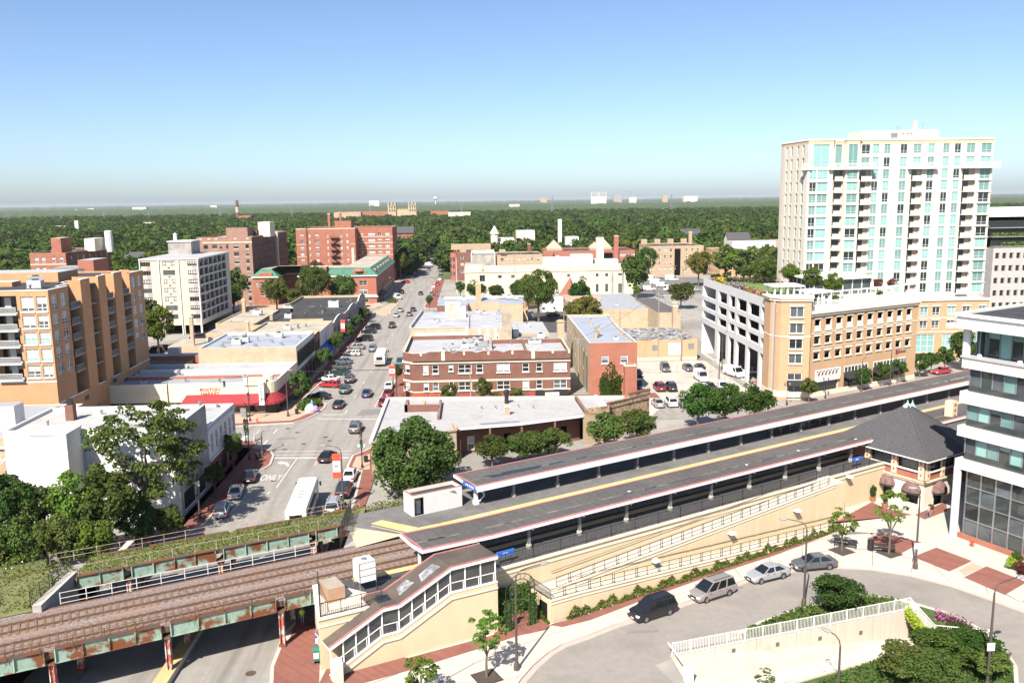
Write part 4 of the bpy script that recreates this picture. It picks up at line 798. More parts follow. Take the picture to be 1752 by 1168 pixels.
t=thing('landing_railing','black balustered railing across the low end of the switchback ramp','railing',RN(42.4,61.2,2.3));P0,P1=RN(42.4,61.2,2.3),RN(42.4,64.6,2.3);q=MB();[q.bar(P0 .lerp(P1,i/22),P0 .lerp(P1,i/22)+Vector((0,0,1.0)),.03,.03,IRON)for i in range(23)];q.build('balusters',t)['kind']='stuff';q=MB();[q.bar(P0+Vector((0,0,z)),P1+Vector((0,0,z)),.05,.05,IRON)for z in(.1,1.0)];q.build('rail',t)
for n,f,l in((64.7,zm,'thin wall mounted handrail along the upper ramp'),(62.7,lambda s:zf(s),'thin wall mounted handrail along the lower ramp')):
 q=MB()
 for i in range(14):a,c=45+i*2.8,45+(i+1)*2.8;q.tube(RN(a,n,f(a)+.85),RN(c,n,f(c)+.85),.03,.03,mat('bronze',(.16,.11,.08),rough=.5),5);q.bar(RN(a,n,f(a)+.82),RN(a,n+.1,f(a)+.82),.03,.03,IRON)
 tag(q.build('handrail'),l,'handrail')
for s,n,z,l in((56.2,62.76,2.25,'white wall lamp on the panelled middle ramp wall, nearest the stairway'),(67.0,62.76,2.75,'white wall lamp on the panelled middle ramp wall, above the parked minivan'),(77.5,62.76,3.1,'white wall lamp on the panelled middle ramp wall, above the street lamp head'),(86.8,64.85,3.4,'white wall lamp on the cream wall high beside the ramp top'),(89.5,64.85,4.3,'white wall lamp on the cream wall under the iron fence by the station house')):
 t=thing('wall_lamp',l,'lamp',RN(s,n,z));p=RN(s,n-.02,z);p2=RN(s,n-.5,z+.05);q=MB();q.bar(p,p2,.12,.1,STEEL);q.build('bracket',t);q=MB();q.hexa([RN(s-.4,n-.75,z),RN(s+.4,n-.75,z),RN(s+.4,n-.1,z+.02),RN(s-.4,n-.1,z+.02),RN(s-.3,n-.65,z+.2),RN(s+.3,n-.65,z+.2),RN(s+.3,n-.15,z+.24),RN(s-.3,n-.15,z+.24)],TRIMW);q.build('lamp_shade',t)
for p,z in((RN(86.7,64.85),1.6),):pass
# arched iron trellis and gate nook between stairway and ramp
t=thing('arched_trellis','tall black iron trellis arch with ivy between the stairway and the ramp','trellis',RN(39.6,61.6,0));q=MB()
for rr in(1.5,1.0):q.path([RN(39.5+rr*math.cos(a),61.7,3.9+rr*math.sin(a))for a in np.linspace(0,math.pi,11)],.04,IRON,5)
for dx in(-1.5,-1.0,1.0,1.5):q.tube(RN(39.5+dx,61.7,.1),RN(39.5+dx,61.7,3.95),.04,.04,IRON,5)
for a in(.6,1.2,1.57,1.95,2.5):q.tube(RN(39.5+1.0*math.cos(a),61.7,3.9+1.0*math.sin(a)),RN(39.5+1.5*math.cos(a),61.7,3.9+1.5*math.sin(a)),.03,.03,IRON,4)
for z in(1,2,3,3.9):q.tube(RN(38,61.7,z),RN(41,61.7,z),.025,.025,IRON,4)
q.build('frame',t)
# --- station house
sh=thing('station_house','stucco station house with a steep dark slate roof and brown arched awnings','station',RN(103,66,0))
SB=[RN(s,n)for s,n in((97.2,72),(97.2,59.4),(104,59.4),(109.5,63),(109.5,72))]
q=MB();WCR=mat('station_stucco',(.70,.62,.49),(.74,.67,.55),.8,.85);PIL=mat('station_pilaster',(.62,.5,.36),(.67,.55,.41),1,.85)
ops0=[(8.0-1.4+.0,8.0+.2,.15,2.6),(10.3,11.9,.5,2.5)];ops1=[(2.2,3.8,.15,2.7)]
upA=[(5.2,7.9,4.75,6.3),(9.0,11.7,4.75,6.3)];upB=[(1.0,3.3,4.75,6.3),(3.9,6.2,4.75,6.3)]
wall(q,SB[0],SB[1],0,3.45,WCR,ops0,.4,BLACK);wall(q,SB[1],SB[2],0,3.45,WCR,ops1,.4,BLACK);wall(q,SB[2],SB[3],0,3.45,WCR);wall(q,SB[3],SB[4],0,3.45,WCR)
wall(q,SB[0],SB[1],3.45,6.5,B_RED,upA,.6,BLACK);wall(q,SB[1],SB[2],3.45,6.5,B_RED,upB,.6,BLACK);wall(q,SB[2],SB[3],3.45,6.5,B_RED,[(1,5.5,4.75,6.3)],.6,BLACK);wall(q,SB[3],SB[4],3.45,6.5,B_RED)
q.build('wall',sh)
BK=mat('station_interior',(.02,.02,.022),rough=.7)
for A_,B_,oo in((SB[0],SB[1],ops0+upA),(SB[1],SB[2],ops1+upB),(SB[2],SB[3],[(1,5.5,4.75,6.3)])):
 d_=(B_-A_).normalized();n_=Vector((d_.y,-d_.x,0))
 for a,c,z0,z1 in oo:
  f=[A_+d_*a-n_*.38+Vector((0,0,z0)),A_+d_*c-n_*.38+Vector((0,0,z0)),A_+d_*c-n_*.38+Vector((0,0,z1)),A_+d_*a-n_*.38+Vector((0,0,z1))];m_=MB();m_.poly(f,GLASS2 if z0>3 else BK);m_.build('pane',sh)
  if z0>3:m_=MB();m_.bar(A_+d_*(a-.2)+n_*.08+Vector((0,0,z0-.06)),A_+d_*(c+.2)+n_*.08+Vector((0,0,z0-.06)),.3,.14,TRIMW);m_.build('sill',sh)
for A_,B_,us in((SB[0],SB[1],(4.6,8.45,12.15)),(SB[1],SB[2],(.45,3.6,6.5)),(SB[2],SB[3],(.4,6.2))):
 d_=(B_-A_).normalized();n_=Vector((d_.y,-d_.x,0))
 for u in us:
  m_=MB();c=A_+d_*u+n_*.06;m_.rbox(c,.7,.25,3.75,6.5,math.atan2(d_.y,d_.x),PIL)
  for z in(4.2,5.0,5.7):m_.rbox(c+n_*.13,.26,.02,z,z+.3,math.atan2(d_.y,d_.x),B_RED)
  m_.build('pilaster',sh)
for z,off,h in((3.35,.22,.2),(3.55,.34,.12),(6.42,.3,.12)):
 m_=MB()
 for A_,B_ in((SB[0],SB[1]),(SB[1],SB[2]),(SB[2],SB[3]),(SB[3],SB[4])):
  d_=(B_-A_).normalized();n_=Vector((d_.y,-d_.x,0));m_.bar(A_+n_*off*.5-d_*off+Vector((0,0,z)),B_+n_*off*.5+d_*off+Vector((0,0,z)),off,h,PIL)
 m_.build('cornice',sh)
EV=[RN(s,n,6.5)for s,n in((96.3,72.5),(96.3,67.5),(96.3,58.5),(104.4,58.5),(111,62.8),(111,72.5))];AP=RN(103.3,66.2,11.3)
m_=MB()
for i in range(5):m_.poly([EV[i],EV[i+1],AP],SHINGLE)
m_.poly([EV[5],EV[0],AP],SHINGLE);m_.build('roof',sh)
m_=MB()
for i in range(5):m_.bar(EV[i]-Vector((0,0,.06)),EV[i+1]-Vector((0,0,.06)),.14,.12,TRIMW)
m_.build('gutter',sh)
m_=MB()
for i in(2,3,4):m_.bar(EV[i].lerp(AP,.02)+Vector((0,0,.03)),AP+Vector((0,0,.03)),.22,.08,SHINGLE)
m_.build('ridge',sh)
m_=MB();m_.lathe([(.75,-.55),(.5,-.2),(.14,.1),(.05,.5)],COPPER,tuple(AP),8);m_.build('finial',sh)
for s_ in(.9,):m_=MB();m_.lathe([(.5,-.55),(.3,-.2),(.1,.1),(.04,.45)],COPPER,tuple(RN(104.4,66.2,11.2)),8);m_.build('finial',sh)
def awning(root,A_,B_,u0,u1,z0,z1,out,mt=AWNB,name='awning'):
 d_=(Vector(B_)-Vector(A_)).normalized();n_=Vector((d_.y,-d_.x,0));r=(u1-u0)/2;c=Vector(A_)+d_*((u0+u1)/2);m_=MB();N=10;rows=[]
 for j in range(6):
  t_=j/5*math.pi/2;rows.append([c+d_*(-math.cos(k/N*math.pi)*r)+n_*(out*math.sin(t_)*(.25+.75*math.sin(k/N*math.pi)))+Vector((0,0,z0+(z1-z0)*math.sin(k/N*math.pi)*math.cos(t_)))for k in range(N+1)])
 for j in range(5):
  for k in range(N):m_.poly([rows[j+1][k],rows[j+1][k+1],rows[j][k+1],rows[j][k]],mt)
 for k in range(N):a,b_=rows[5][k],rows[5][k+1];m_.poly([a-Vector((0,0,.25)),b_-Vector((0,0,.25)),b_,a],AWNK if mt is AWNB else mt)
 return m_.build(name,root)
awning(sh,SB[0],SB[1],6.2,8.7,2.2,3.35,1.0);awning(sh,SB[0],SB[1],9.8,12.3,2.1,3.3,1.0);awning(sh,SB[1],SB[2],1.6,4.2,2.0,3.3,1.0)
m_=MB();m_.tube(RN(104.0,59.2,.1),RN(104.0,59.2,5.4),.06,.06,TRIMW,6);m_.build('drainpipe',sh)
t=thing('canopy_gable','pale pier with square brick insets at the far end of the near canopy','pier',RN(118,66.5,ZP));m_=MB();m_.prism([RN(117,68),RN(118.2,68),RN(118.2,69.2),RN(117,69.2)],ZP,9.3,PIL);m_.build('shaft',t)
for z in(7.0,7.8,8.6):m_=MB();m_.prism([RN(117.4,67.96),RN(117.8,67.96),RN(117.8,68.0),RN(117.4,68.0)],z,z+.4,B_RED);m_.build('inset',t)
t=thing('station_wing','shaded brick wing behind the slate roofed station house','building',RN(113,66,0));m_=MB();m_.prism([RN(109.6,62.5),RN(140,62.5),RN(140,66.5),RN(109.6,66.5)],0,6.9,B_RED,ROOFD);m_.build('wall',t)
# --- glass office on the right
of=thing('glass_office','modern office block of white bands and blue green glass with a tall glazed base','office building',RN(95,40,0))
O0,O1,O2=Vector(RN(92.3,52.4)),Vector(RN(90.7,33)),Vector(RN(128,52.4))
d1=(O1-O0).normalized();n1=Vector((-d1 .y,d1 .x,0));n1=n1 if n1 .dot(Vector((-1,0,0)))>0 else-n1
d2=(O2-O0).normalized();n2=Vector((-d2 .y,d2 .x,0));n2=n2 if n2 .dot(Vector((0,1,0)))>0 else-n2
L1_,L2_=20.0,36.0;up=Vector((0,0,1))
def oslab(name,z0,z1,o,mt,top=None,par=of):
 A_=O0+n1*o+n2*o;B_=O0+d1*L1_+n1*o;C_=O0+d1*L1_+d2*L2_;D_=O0+d2*L2_+n2*o;m_=MB();m_.prism([A_,B_,C_,D_],z0,z1,mt,top);return m_.build(name,par)
WB=mat('office_white_panel',(.66,.60,.55),(.70,.645,.59),.5,.6);DG=mat('office_dark_glass',(.03,.04,.042),(.05,.06,.06),.3,.05,spec=.8)
oslab('core',0,24,-2.2,BLACK)
for z0,z1 in((8.15,9.25),(11.9,13.05),(15.65,16.95),(19.6,20.75)):
 oslab('wall_band',z0,z1,.35,WB)
 for k in range(1,5):m_=MB();p=O0+d1*(k*4.1)+n1*.36;m_.bar(p+up*z0,p+up*z1,.03,.03,CONCG);m_.build('joint',of)
for z0,z1 in((9.25,9.98),(13.05,13.83),(16.95,17.6)):oslab('dark_spandrel',z0,z1,-.25,DG)
oslab('ledge',20.75,20.95,.5,MEMBW);oslab('roof_slab',24.1,24.5,1.6,WHITE);oslab('fascia',24.5,25.4,.9,WHITE,BLACKR)
m_=MB();o_=.9
for a,c in((O0+n1*.9+n2*.9,O0+d1*L1_+n1*.9),(O0+n1*.9+n2*.9,O0+d2*L2_+n2*.9)):m_.bar(a+up*25.5,c+up*25.5,.5,.35,WHITE)
m_.build('parapet',of)
for z0,z1,sb in((9.98,11.9,-.35),(13.83,15.65,-.35),(17.6,19.6,-.35),(20.95,24.1,-1.2)):
 for d_,n_,L_,nn_ in((d1,n1,L1_,15),(d2,n2,L2_,26)):
  for k in range(nn_):
   a,c=O0+d_*(.3+(L_-.3)*k/nn_)+n_*sb,O0+d_*(.3+(L_-.3)*(k+1)/nn_-.09)+n_*sb;m_=MB();r_=random.random();bz=random.choice((0,0,.35,.5,1.0,1.0))
   gl=random.choice((TEAL,GLASS2,DG,DG))if bz==0 else DG
   m_.poly([c+up*z0,a+up*z0,a+up*z1,c+up*z1]if d_ is d1 else[a+up*z0,c+up*z0,c+up*z1,a+up*z1],gl)
   if bz:zz=z1-(z1-z0)*bz;a2,c2=a+n_*.01,c+n_*.01;m_.poly([c2+up*zz,a2+up*zz,a2+up*z1,c2+up*z1],TEAL2 if r_<.6 else TEAL)
   m_.build('pane',of)
  m_=MB()
  for k in range(nn_+1):p=O0+d_*(.3+(L_-.3)*k/nn_-.045)+n_*(sb+.06);m_.bar(p+up*z0,p+up*z1,.09,.12,STEEL)
  m_.build('mullion',of)
for zc0,zc1,p in((0.1,8.15,O0+n1*.1+n2*.1),(20.95,24.1,O0+n1*.1+n2*.1)):m_=MB();m_.tube(p+up*zc0,p+up*zc1,.42,.42,mat('column_blue_white',(.62,.66,.68),rough=.4),16);m_.build('column',of)
zz=[.55,2.4,4.3,6.2,8.15]
for j in range(4):
 for k in range(11):
  a,c=O0+d1*(.75+k*1.72)+n1*-.5,O0+d1*(.75+(k+1)*1.72-.1)+n1*-.5;m_=MB();m_.poly([c+up*zz[j],a+up*zz[j],a+up*zz[j+1],c+up*zz[j+1]],random.choice((GLASS,DG,DG,GLASS2))if j else random.choice((GLASS2,DG,TEAL)));m_.build('pane',of)
m_=MB()
for k in range(12):p=O0+d1*(.7+k*1.72)+n1*-.42;m_.bar(p+up*.3,p+up*8.15,.12,.14,CHROME)
for z in zz:m_.bar(O0+d1*.7+n1*-.42+up*z,O0+d1*L1_+n1*-.42+up*z,.14,.12,CHROME)
m_.build('curtain_frame',of);m_=MB();m_.bar(O0+d1*.2+n1*-.3+up*.3,O0+d1*L1_+n1*-.3+up*.3,.7,.55,B_RED);m_.build('plinth',of)
for u in(1.5,6.0):m_=MB();p=O0+d1*u+n1*.2;m_.rbox(p,.35,.3,20.95,21.3,0,TRIMW);m_.build('floodlight',of)
for u,w in((6,-8),(10,-12),(4,-14)):vent(of,*(O0+d1*u-n1*7)[:2],25.4,.5,.25)
# --- buildings left of the street
def rail_mesh(w,h=1.0,mt=TRIMW,solid=0.0):
 q=MB()
 for z in(.05,h):q.box(0,w,-.03,.03,z,z+.06,mt)
 for i in range(int(w/.16)+1):q.box(i*.16,i*.16+.03,-.015,.015,.1,h,mt)
 if solid:q.box(0.02,w-.02,.02,.04,.1,h-.05,solid)
 return q.mesh('railing')
rC=random.Random(11)
# orange brick condominium
t=thing('apartment_building','tall orange brick apartment block with balconies and a shaded right side','apartment building',(-80,155,0));ZT=25.4;YF=138.8;XR=-66.8
rows=[(22.1,24.5),(19.45,21.55),(16.85,18.85),(14.15,16.15),(11.5,13.5)]
q=MB();fo=[];P0,P1=(-112,YF),(XR,YF);X=lambda x:x+112
for z0,z1 in rows:
 for a in(0,9.6,19.2):fo+=[(X(-71.15-a),X(-69.15-a),z0,z1),(X(-68.75-a),X(-66.95-a)-.15,z0,z1)]
bo=[(X(-75.6-a),X(-71.75-a),z0-.25,z1+.15)for z0,z1 in rows for a in(0,9.6,19.2)]
wall(q,P0,P1,11.0,ZT,B_ORANGE,fo+bo,.25);wall(q,P0,P1,0,11.0,B_ORANGE)
# right side: bays, balcony slots and a deep recess
seg=[(138.8,145.6,0,'w'),(145.6,149.2,-1.6,'b'),(149.2,152.8,.5,'p'),(152.8,156.2,-4,'d'),(156.2,159.4,.5,'p'),(159.4,163.2,-1.8,'b'),(163.2,167.0,.4,'p'),(167.0,171.6,-1.8,'b'),(171.6,178.6,0,'w')]
xs=lambda o:XR+o
for i,(y0,y1,o,k)in enumerate(seg):
 so=[]
 if k=='w':so=[(u,u+1.9,z0,z1)for z0,z1 in rows for u in(.9,4.0)]
 if k=='b':so=[(.5,2.3,z0-.4,z1)for z0,z1 in rows]
 wall(q,(xs(o),y0),(xs(o),y1),7.3,ZT+(0.7 if k=='p' else 0),B_ORANGE,so,.2)
 if i:o2=seg[i-1][2];wall(q,(xs(max(o,o2)),y0),(xs(min(o,o2)),y0),7.3,ZT,B_ORANGE)if o<o2 else wall(q,(xs(o2),y0),(xs(o),y0),7.3,ZT+.7,B_ORANGE)
 windows(t,(xs(o),y0),(xs(o),y1),so,'condo',.12,glass=(GLASS,GLASS2),frame=TRIMW,sill=None)
wall(q,(XR,YF),(XR,178.6),0,7.3,B_ORANGE);wall(q,(XR,178.6),(-112,178.6),0,ZT,B_ORANGE);q.build('wall',t)
windows(t,P0,P1,fo,'condo',.16,glass=(GLASS2,TEAL2,GLASS2),blinds=(.2,.5,.8),frame=TRIMW,sill=TRIMW)
q=MB();q.poly([(*p,ZT-.3)for p in((-112,YF+.3),(XR-.3,YF+.3),(XR-4,152),(XR-4,157),(XR-.3,178.3),(-112,178.3))],BLACKR);q.box(-112,XR,152.9,156.1,ZT-.9,ZT-.4,BLACKR);q.build('roof',t)
q=MB();q.box(-112,XR+.05,YF-.08,YF+.3,ZT,ZT+.12,TRIMW)
for y0,y1,o,k in seg:q.box(xs(o)-.35,xs(o)+.08,y0,y1,ZT+(.7 if k=='p' else 0),ZT+.12+(.7 if k=='p' else 0),TRIMW)
q.build('parapet_cap',t)
q=MB();q.box(-112,XR+.03,YF-.06,YF,10.7,10.9,TRIMW);q.box(XR,XR+.06,YF,178.6,7.1,7.3,TRIMW);q.build('string_course',t)
rm=rail_mesh(3.85,1.0,TRIMW,GLASS2);rm2=rail_mesh(3.6,1.0,STEEL,GLASS2)
for z0,z1 in rows:
 for a in(0,9.6,19.2):
  b0=-75.6-a;m_=MB();m_.box(b0-.05,b0+3.9,YF-.6,YF+1.6,z0-.45,z0-.26,TRIMW);o=m_.build('balcony',t);r_=inst('railing',rm,o,Vector((b0,YF-.55,z0-.26))-t.location);m_=MB();m_.box(b0+.1,b0+3.7,YF+1.55,YF+1.6,z0-.2,z1+.15,GLASS);m_.box(b0+1.2,b0+2.2,YF+1.5,YF+1.54,z0-.2,z1-.2,BLIND);m_.build('balcony_door',t)
  if rC.random()<.6:
   m_=MB()
   for j in range(5):x_=b0+.4+j*.7+rC.random()*.3;m_.lathe([(.16,0),(.2,.3)],mat('terracotta',(.35,.14,.08),rough=.9),(x_,YF-.3,z0-.25),6);m_.lathe([(.1,.3),(.32,.5),(.2,.8)],mat('balcony_green',(.06,.12,.03),(.2,.1,.06),4,.9),(x_,YF-.3,z0-.25),7)
   m_.build('planter',t)
 for y0,y1,o,k in seg:
  if k in 'bd':m_=MB();m_.box(xs(o),xs(.25),y0+.05,y1-.05,z0-.65,z0-.45,CONCG);o_=m_.build('balcony',t);inst('railing',rm2,o_,Vector((xs(.2),y0,z0-.45))-t.location,math.pi/2)if k=='b' else None
for i in range(9):ac_unit(t,-72-i*3.4-rC.random(),146+(i%3)*8+rC.random()*3,ZT-.3,1.1,rC.random())
for i in range(8):vent(t,-70-i*4-rC.random()*2,143+(i*7)%30,ZT-.3,.9)
m_=MB();m_.box(-96,-74,158,166,ZT-.3,ZT+1.4,B_ORANGE,MEMBW);m_.box(-110,-78,150,153,ZT-.3,ZT+.5,B_ORANGE,TRIMW);m_.build('roof_house',t)
for y,z in((148,5.5),(152,3),(160,6),(165,5),(172,5.2),(150,1.5)):m_=MB();m_.box(XR+.02,XR+.06,y,y+1.6,z,z+.8,GLASS2 if z>4 else STEEL);m_.build('louvre',t)
# cream slab block with open carport
SX0,SX1,SY,SY1,SZ=-98,-80.9,260,293,22.4
t=thing('apartment_building','cream eight storey slab block with white fins and a dark gridded right side','apartment building',(-89,275,0));q=MB();so=[];W_=SX1-SX0
rz=[SZ-1.9-2.62*i for i in range(7)]
for z in rz:so+=[(.35,3.15,z,z+1.35),(6.7,10.2,z,z+1.45),(13.9,16.7,z,z+1.35)]
SLM=mat('slab_cream',(.58,.475,.35),(.62,.515,.39),.5,.8);wall(q,(SX0,SY),(SX1,SY),2.9,SZ,SLM,so,.15);go=[(.6+i*4.75,.6+i*4.75+4.3,z-.35,z+1.75)for z in rz for i in range(7)if.6+i*4.75+4.3<33]
wall(q,(SX1,SY),(SX1,SY1),2.9,SZ,CREAM2,go,.7,mat('slab_reveal',(.36,.34,.33),rough=.9));wall(q,(SX1,SY1),(SX0,SY1),0,SZ,CREAM2);wall(q,(SX0,SY1),(SX0,SY),0,SZ,CREAM2)
wall(q,(SX0,SY+8),(SX1-1,SY+8),0,2.9,BLACK);q.poly([(SX0,SY,2.9),(SX0,SY1,2.9),(SX1,SY1,2.9),(SX1,SY,2.9)],CONCG);q.build('wall',t)
for z in rz:
 windows(t,(SX0,SY),(SX1,SY),[o for o in so if o[2]==z and abs(o[0]-6.7)>.1],'four',.1,frame=mat('bronze_frame',(.09,.075,.065),rough=.5),glass=(GLASS2,GLASS,GLASS2),blinds=(0,.5,.8),t=.16)
 windows(t,(SX0,SY),(SX1,SY),[o for o in so if o[2]==z and abs(o[0]-6.7)<.1],'slab',.1,frame=MATS['bronze_frame'],glass=(BLIND,GLASS2),blinds=(0,))
 m_=MB()
 for u in(1.9,15.3):m_.box(SX0+u,SX0+u+1.3,SY-.02,SY,z-1.2,z-.05,mat('lilac_panel',(.36,.3,.32),rough=.8))
 m_.box(SX0+8.1,SX0+8.8,SY-.06,SY,z-.6,z-.3,IRON);m_.build('spandrel',t)
windows(t,(SX1,SY),(SX1,SY1),go,'grid',.55,glass=(GLASS,GLASS,GLASS2),frame=MATS['bronze_frame'],blinds=(0,0,.4))
for u in(5.6,11.35,W_-.15,.12):m_=MB();m_.box(SX0+u-.14,SX0+u+.14,SY-.35,SY,.0,SZ+.1,WHITE);m_.build('fin',t)
for x in(SX0+.2,SX0+5.6,SX0+11.4,SX1-.6):m_=MB();m_.box(x,x+.5,SY+.05,SY+.55,0,2.9,CREAM2);m_.build('column',t)
q=MB();q.box(SX0-.2,SX1+.25,SY-.25,SY1+.2,SZ,SZ+.35,WHITE,MEMBW);q.build('roof',t);q=MB();q.box(-96.5,-89.3,281,290,SZ+.35,SZ+4.3,CONCG,WHITE);q.box(-96.8,-89,280.7,290.3,SZ+4.3,SZ+4.6,WHITE);q.build('penthouse',t);chimney(t,-96.3,-95.4,286,287,SZ+4.6,SZ+6.5,WHITE,WHITE)
# brown brick hotel block behind it
HY,HX=335.0,GY(430,404.7,335).x;HZ=GY(430,404.7,335).z;HL=GY(336,406,335).x;far=G(497,394.7,HZ)
t=thing('apartment_building','rose brown nine storey brick block with a very dark long right side','apartment building',((HL+HX)/2,360,0));q=MB();W_=HX-HL;ho=[]
for i in range(9):
 z=HZ-4.4-2.85*i
 for f,w in((.275,1.9),(.415,.8),(.53,.8),(.665,1.9),(.885,1.2),(.12,1.6)):ho.append((f*W_,f*W_+w,z,z+1.5))
wall(q,(HL,HY),(HX,HY),0,HZ,B_HOTEL,ho);D_=far.y-HY;hs=[(u,u+1.3,HZ-4.4-2.85*i,HZ-2.9-2.85*i)for i in range(9)for u in np.arange(2,D_*.62-2,3.0)]+[(u,u+1.3,HZ-4.4-2.85*i,HZ-2.9-2.85*i)for i in range(9)for u in np.arange(D_*.68,D_-2,3.0)]
wall(q,(HX,HY),(HX,far.y),0,HZ-.3,B_BROWN,hs,.3);wall(q,(HX,far.y),(HL,far.y),0,HZ,B_HOTEL);wall(q,(HL,far.y),(HL,HY),0,HZ,B_HOTEL);q.build('wall',t);roofdeck(t,rect(HL,HX,HY,far.y),HZ-.8,.8,GRAVELR,B_HOTEL)  # right side in darker brick, its shade put into the colour
windows(t,(HL,HY),(HX,HY),ho,'twohung',.15,glass=(GLASS,GLASS2),frame=IRON,blinds=(0,0,.4));windows(t,(HX,HY),(HX,far.y),hs,'hung',.2,glass=(GLASS,),frame=CONCG,blinds=(0,.3,.5))
q=MB();q.box(HL+W_*.1,HX+.12,HY-.12,HY,HZ-2.3,HZ-1.9,LIME)
for i in range(9):
 z=HZ-4.4-2.85*i
 for f,w in((.275,1.9),(.665,1.9),(.885,1.2)):q.box(HL+f*W_-.1,HL+f*W_+w+.1,HY-.1,HY,z-.35,z-.1,LIME)
for f in(.05,.2,.33,.68,.9):q.box(HL+f*W_,HL+f*W_+1,HY-.06,HY,HZ-.9,HZ-.5,LIME)
q.build('stone_trim',t);q=MB();y_=HY+D_*.64;q.box(HX,HX+.9,y_,y_+1.2,0,HZ+.4,LIME);q.build('chimney',t);q=MB();q.box(HL+W_*.54,HX-1.5,HY+.5,HY+9,HZ,HZ+3.4,B_HOTEL,BLACKR);q.box(HL+W_*.92,HX+4-1,HY+18,HY+27,HZ-.8,HZ+5,CREAM2,WHITE);q.box(HX-2,HX-.2,HY+10,HY+13,HZ-.5,HZ+2,B_BROWN);q.build('penthouse',t)
q=MB();q.box(HX-.02,HX+.06,HY+.1,far.y-.1,HZ-.32,HZ-.02,LIME);q.build('coping',t)
# red brick block with fire escape
RY=415.0;sx=lambda p:GY(p,390,RY).x;RZ=GY(560,391,RY).z
t=thing('apartment_building','bright red brick six storey block with a black zigzag fire escape and tall chimneys','apartment building',((sx(505)+sx(668))/2,425,0));X0,X1,X2=sx(505.5),sx(607),sx(668)
q=MB();W_=X1-X0;ro=[];cols=((.065,1.7),(.215,.7),(.32,1.7),(.52,.7),(.745,.9),(.845,1.0));rws=[RZ-4.1-2.9*i for i in range(7)]
for z in rws:ro+=[(f*W_,f*W_+w,z,z+1.5)for f,w in cols]
P=[(X0,RY),(X1,RY),(X1,RY+9),(X2,RY+9),(X2,RY+35),(X0,RY+35)];r2=[];W2=X2-X1
for z in rws:r2+=[(f*W2,f*W2+w,z,z+1.5)for f,w in((.1,1.0),(.3,3.2),(.57,2.0),(.79,2.0))]
for i,oo in((0,ro),(1,[]),(2,r2),(3,[(u,u+1.3,z,z+1.5)for z in rws for u in(3,8,13,18)]),(4,[]),(5,[])):wall(q,P[i],P[(i+1)%6],0,RZ,B_RED,oo);windows(t,P[i],P[(i+1)%6],oo,'twohung',.15,glass=(GLASS,GLASS2),blinds=(0,.5,.8))
q.build('wall',t);roofdeck(t,P,RZ-.5,.5,BLACKR,B_RED,cap=LIME);q=MB()
for z in rws:q.box(X1+.1,X2+.06,RY+8.9,RY+9,z-.55,z-.3,LIME)
for z in rws[1::2]:q.box(X0,X0+W_*.18,RY-.08,RY,z-.5,z-.3,LIME);q.box(X0+W_*.92,X1,RY-.08,RY,z-.5,z-.3,LIME)
q.box(X0,X1,RY-.1,RY,RZ-.25,RZ+.1,LIME);q.build('stone_trim',t)
q=MB();q.box(X0+W_*.17,X0+W_*.19,RY-.5,RY,0,RZ+.8,B_BROWN);q.box(X0+W_*.93,X0+W_*.97,RY-.1,RY,9,17,LIME);q.build('pilaster',t)
q=MB();q.box(X0+W_*.65,X0+W_*.93,RY+2,RY+12,RZ,RZ+3.4,B_RED,BLACKR);q.build('penthouse',t);chimney(t,X0+W_*.52,X0+W_*.56,RY+5,RY+6.6,RZ,RZ+6.6,B_RED);chimney(t,X0+W_*.715,X0+W_*.745,RY+6,RY+7.5,RZ+3.4,RZ+7.2,B_RED)
fe=MB();xa,xb=X0+W_*.58,X0+W_*.73
for i,z in enumerate(rws[:6]):
 fe.box(xa,xb,RY-1.3,RY-.02,z-.35,z-.25,IRON)
 for zz in(.4,.9):fe.box(xa,xb,RY-1.3,RY-1.24,z-.25+zz,z-.2+zz,IRON)
 for k in range(8):x=xa+(xb-xa)*k/7;fe.box(x-.03,x+.03,RY-1.3,RY-1.25,z-.3,z+.7,IRON)
 fe.bar((xa+.3 if i%2 else xb-.3,RY-.7,z-.3),(xb-.3 if i%2 else xa+.3,RY-.7,z-3.2),.7,.1,IRON)
fe.build('fire_escape',t)
# green roofed courtyard building on the corner
EX0,EX1,EY,EZ=-83.7,-36.9,332.6,10.5
t=thing('courtyard_building','low red brick corner building with a steep green mansard roof','building',(-60,365,0));P=[(EX0,EY+1),(-74.6,EY+1),(-74.6,349),(-66.5,349),(-66.5,EY+2),(-57,EY+2),(-57,EY+1.2),(-56,EY),(EX1,EY),(EX1,409),(-52,409),(-52,352),(EX0,352)]
eo={0:[(2.5,5.6,7,8.8),(2.5,5.6,3.6,5.4),(1,1.8,7,8.6)],8:[],2:[(1.5,3,6.8,8.6),(5,6.6,6.8,8.6)],7:[(5.5,8.2,7.0,8.7),(12.5,15.6,7.0,8.7),(5.5,8.2,3.9,5.6),(12.5,15.6,3.6,5.6),(12,16,.4,2.9),(7,9,.4,2.9)],4:[(2,4,6.8,8.6),(5.5,7.4,6.8,8.6),(2,4,3.4,5.2)],8:[(u,u+2.2,z,z+1.8)for u in np.arange(4,72,5)for z in(3.6,7)]+[(u,u+3.6,.4,2.8)for u in np.arange(3,72,5)]}
q=MB()
for i in range(len(P)):wall(q,P[i],P[(i+1)%len(P)],0,EZ,B_RED,eo.get(i,()));windows(t,P[i],P[(i+1)%len(P)],eo.get(i,()),'twohung',.15,glass=(GLASS,GLASS2),blinds=(0,.3))
q.build('wall',t);roofI=inset(P,2.6);q=MB();OV=inset(P,-.55)
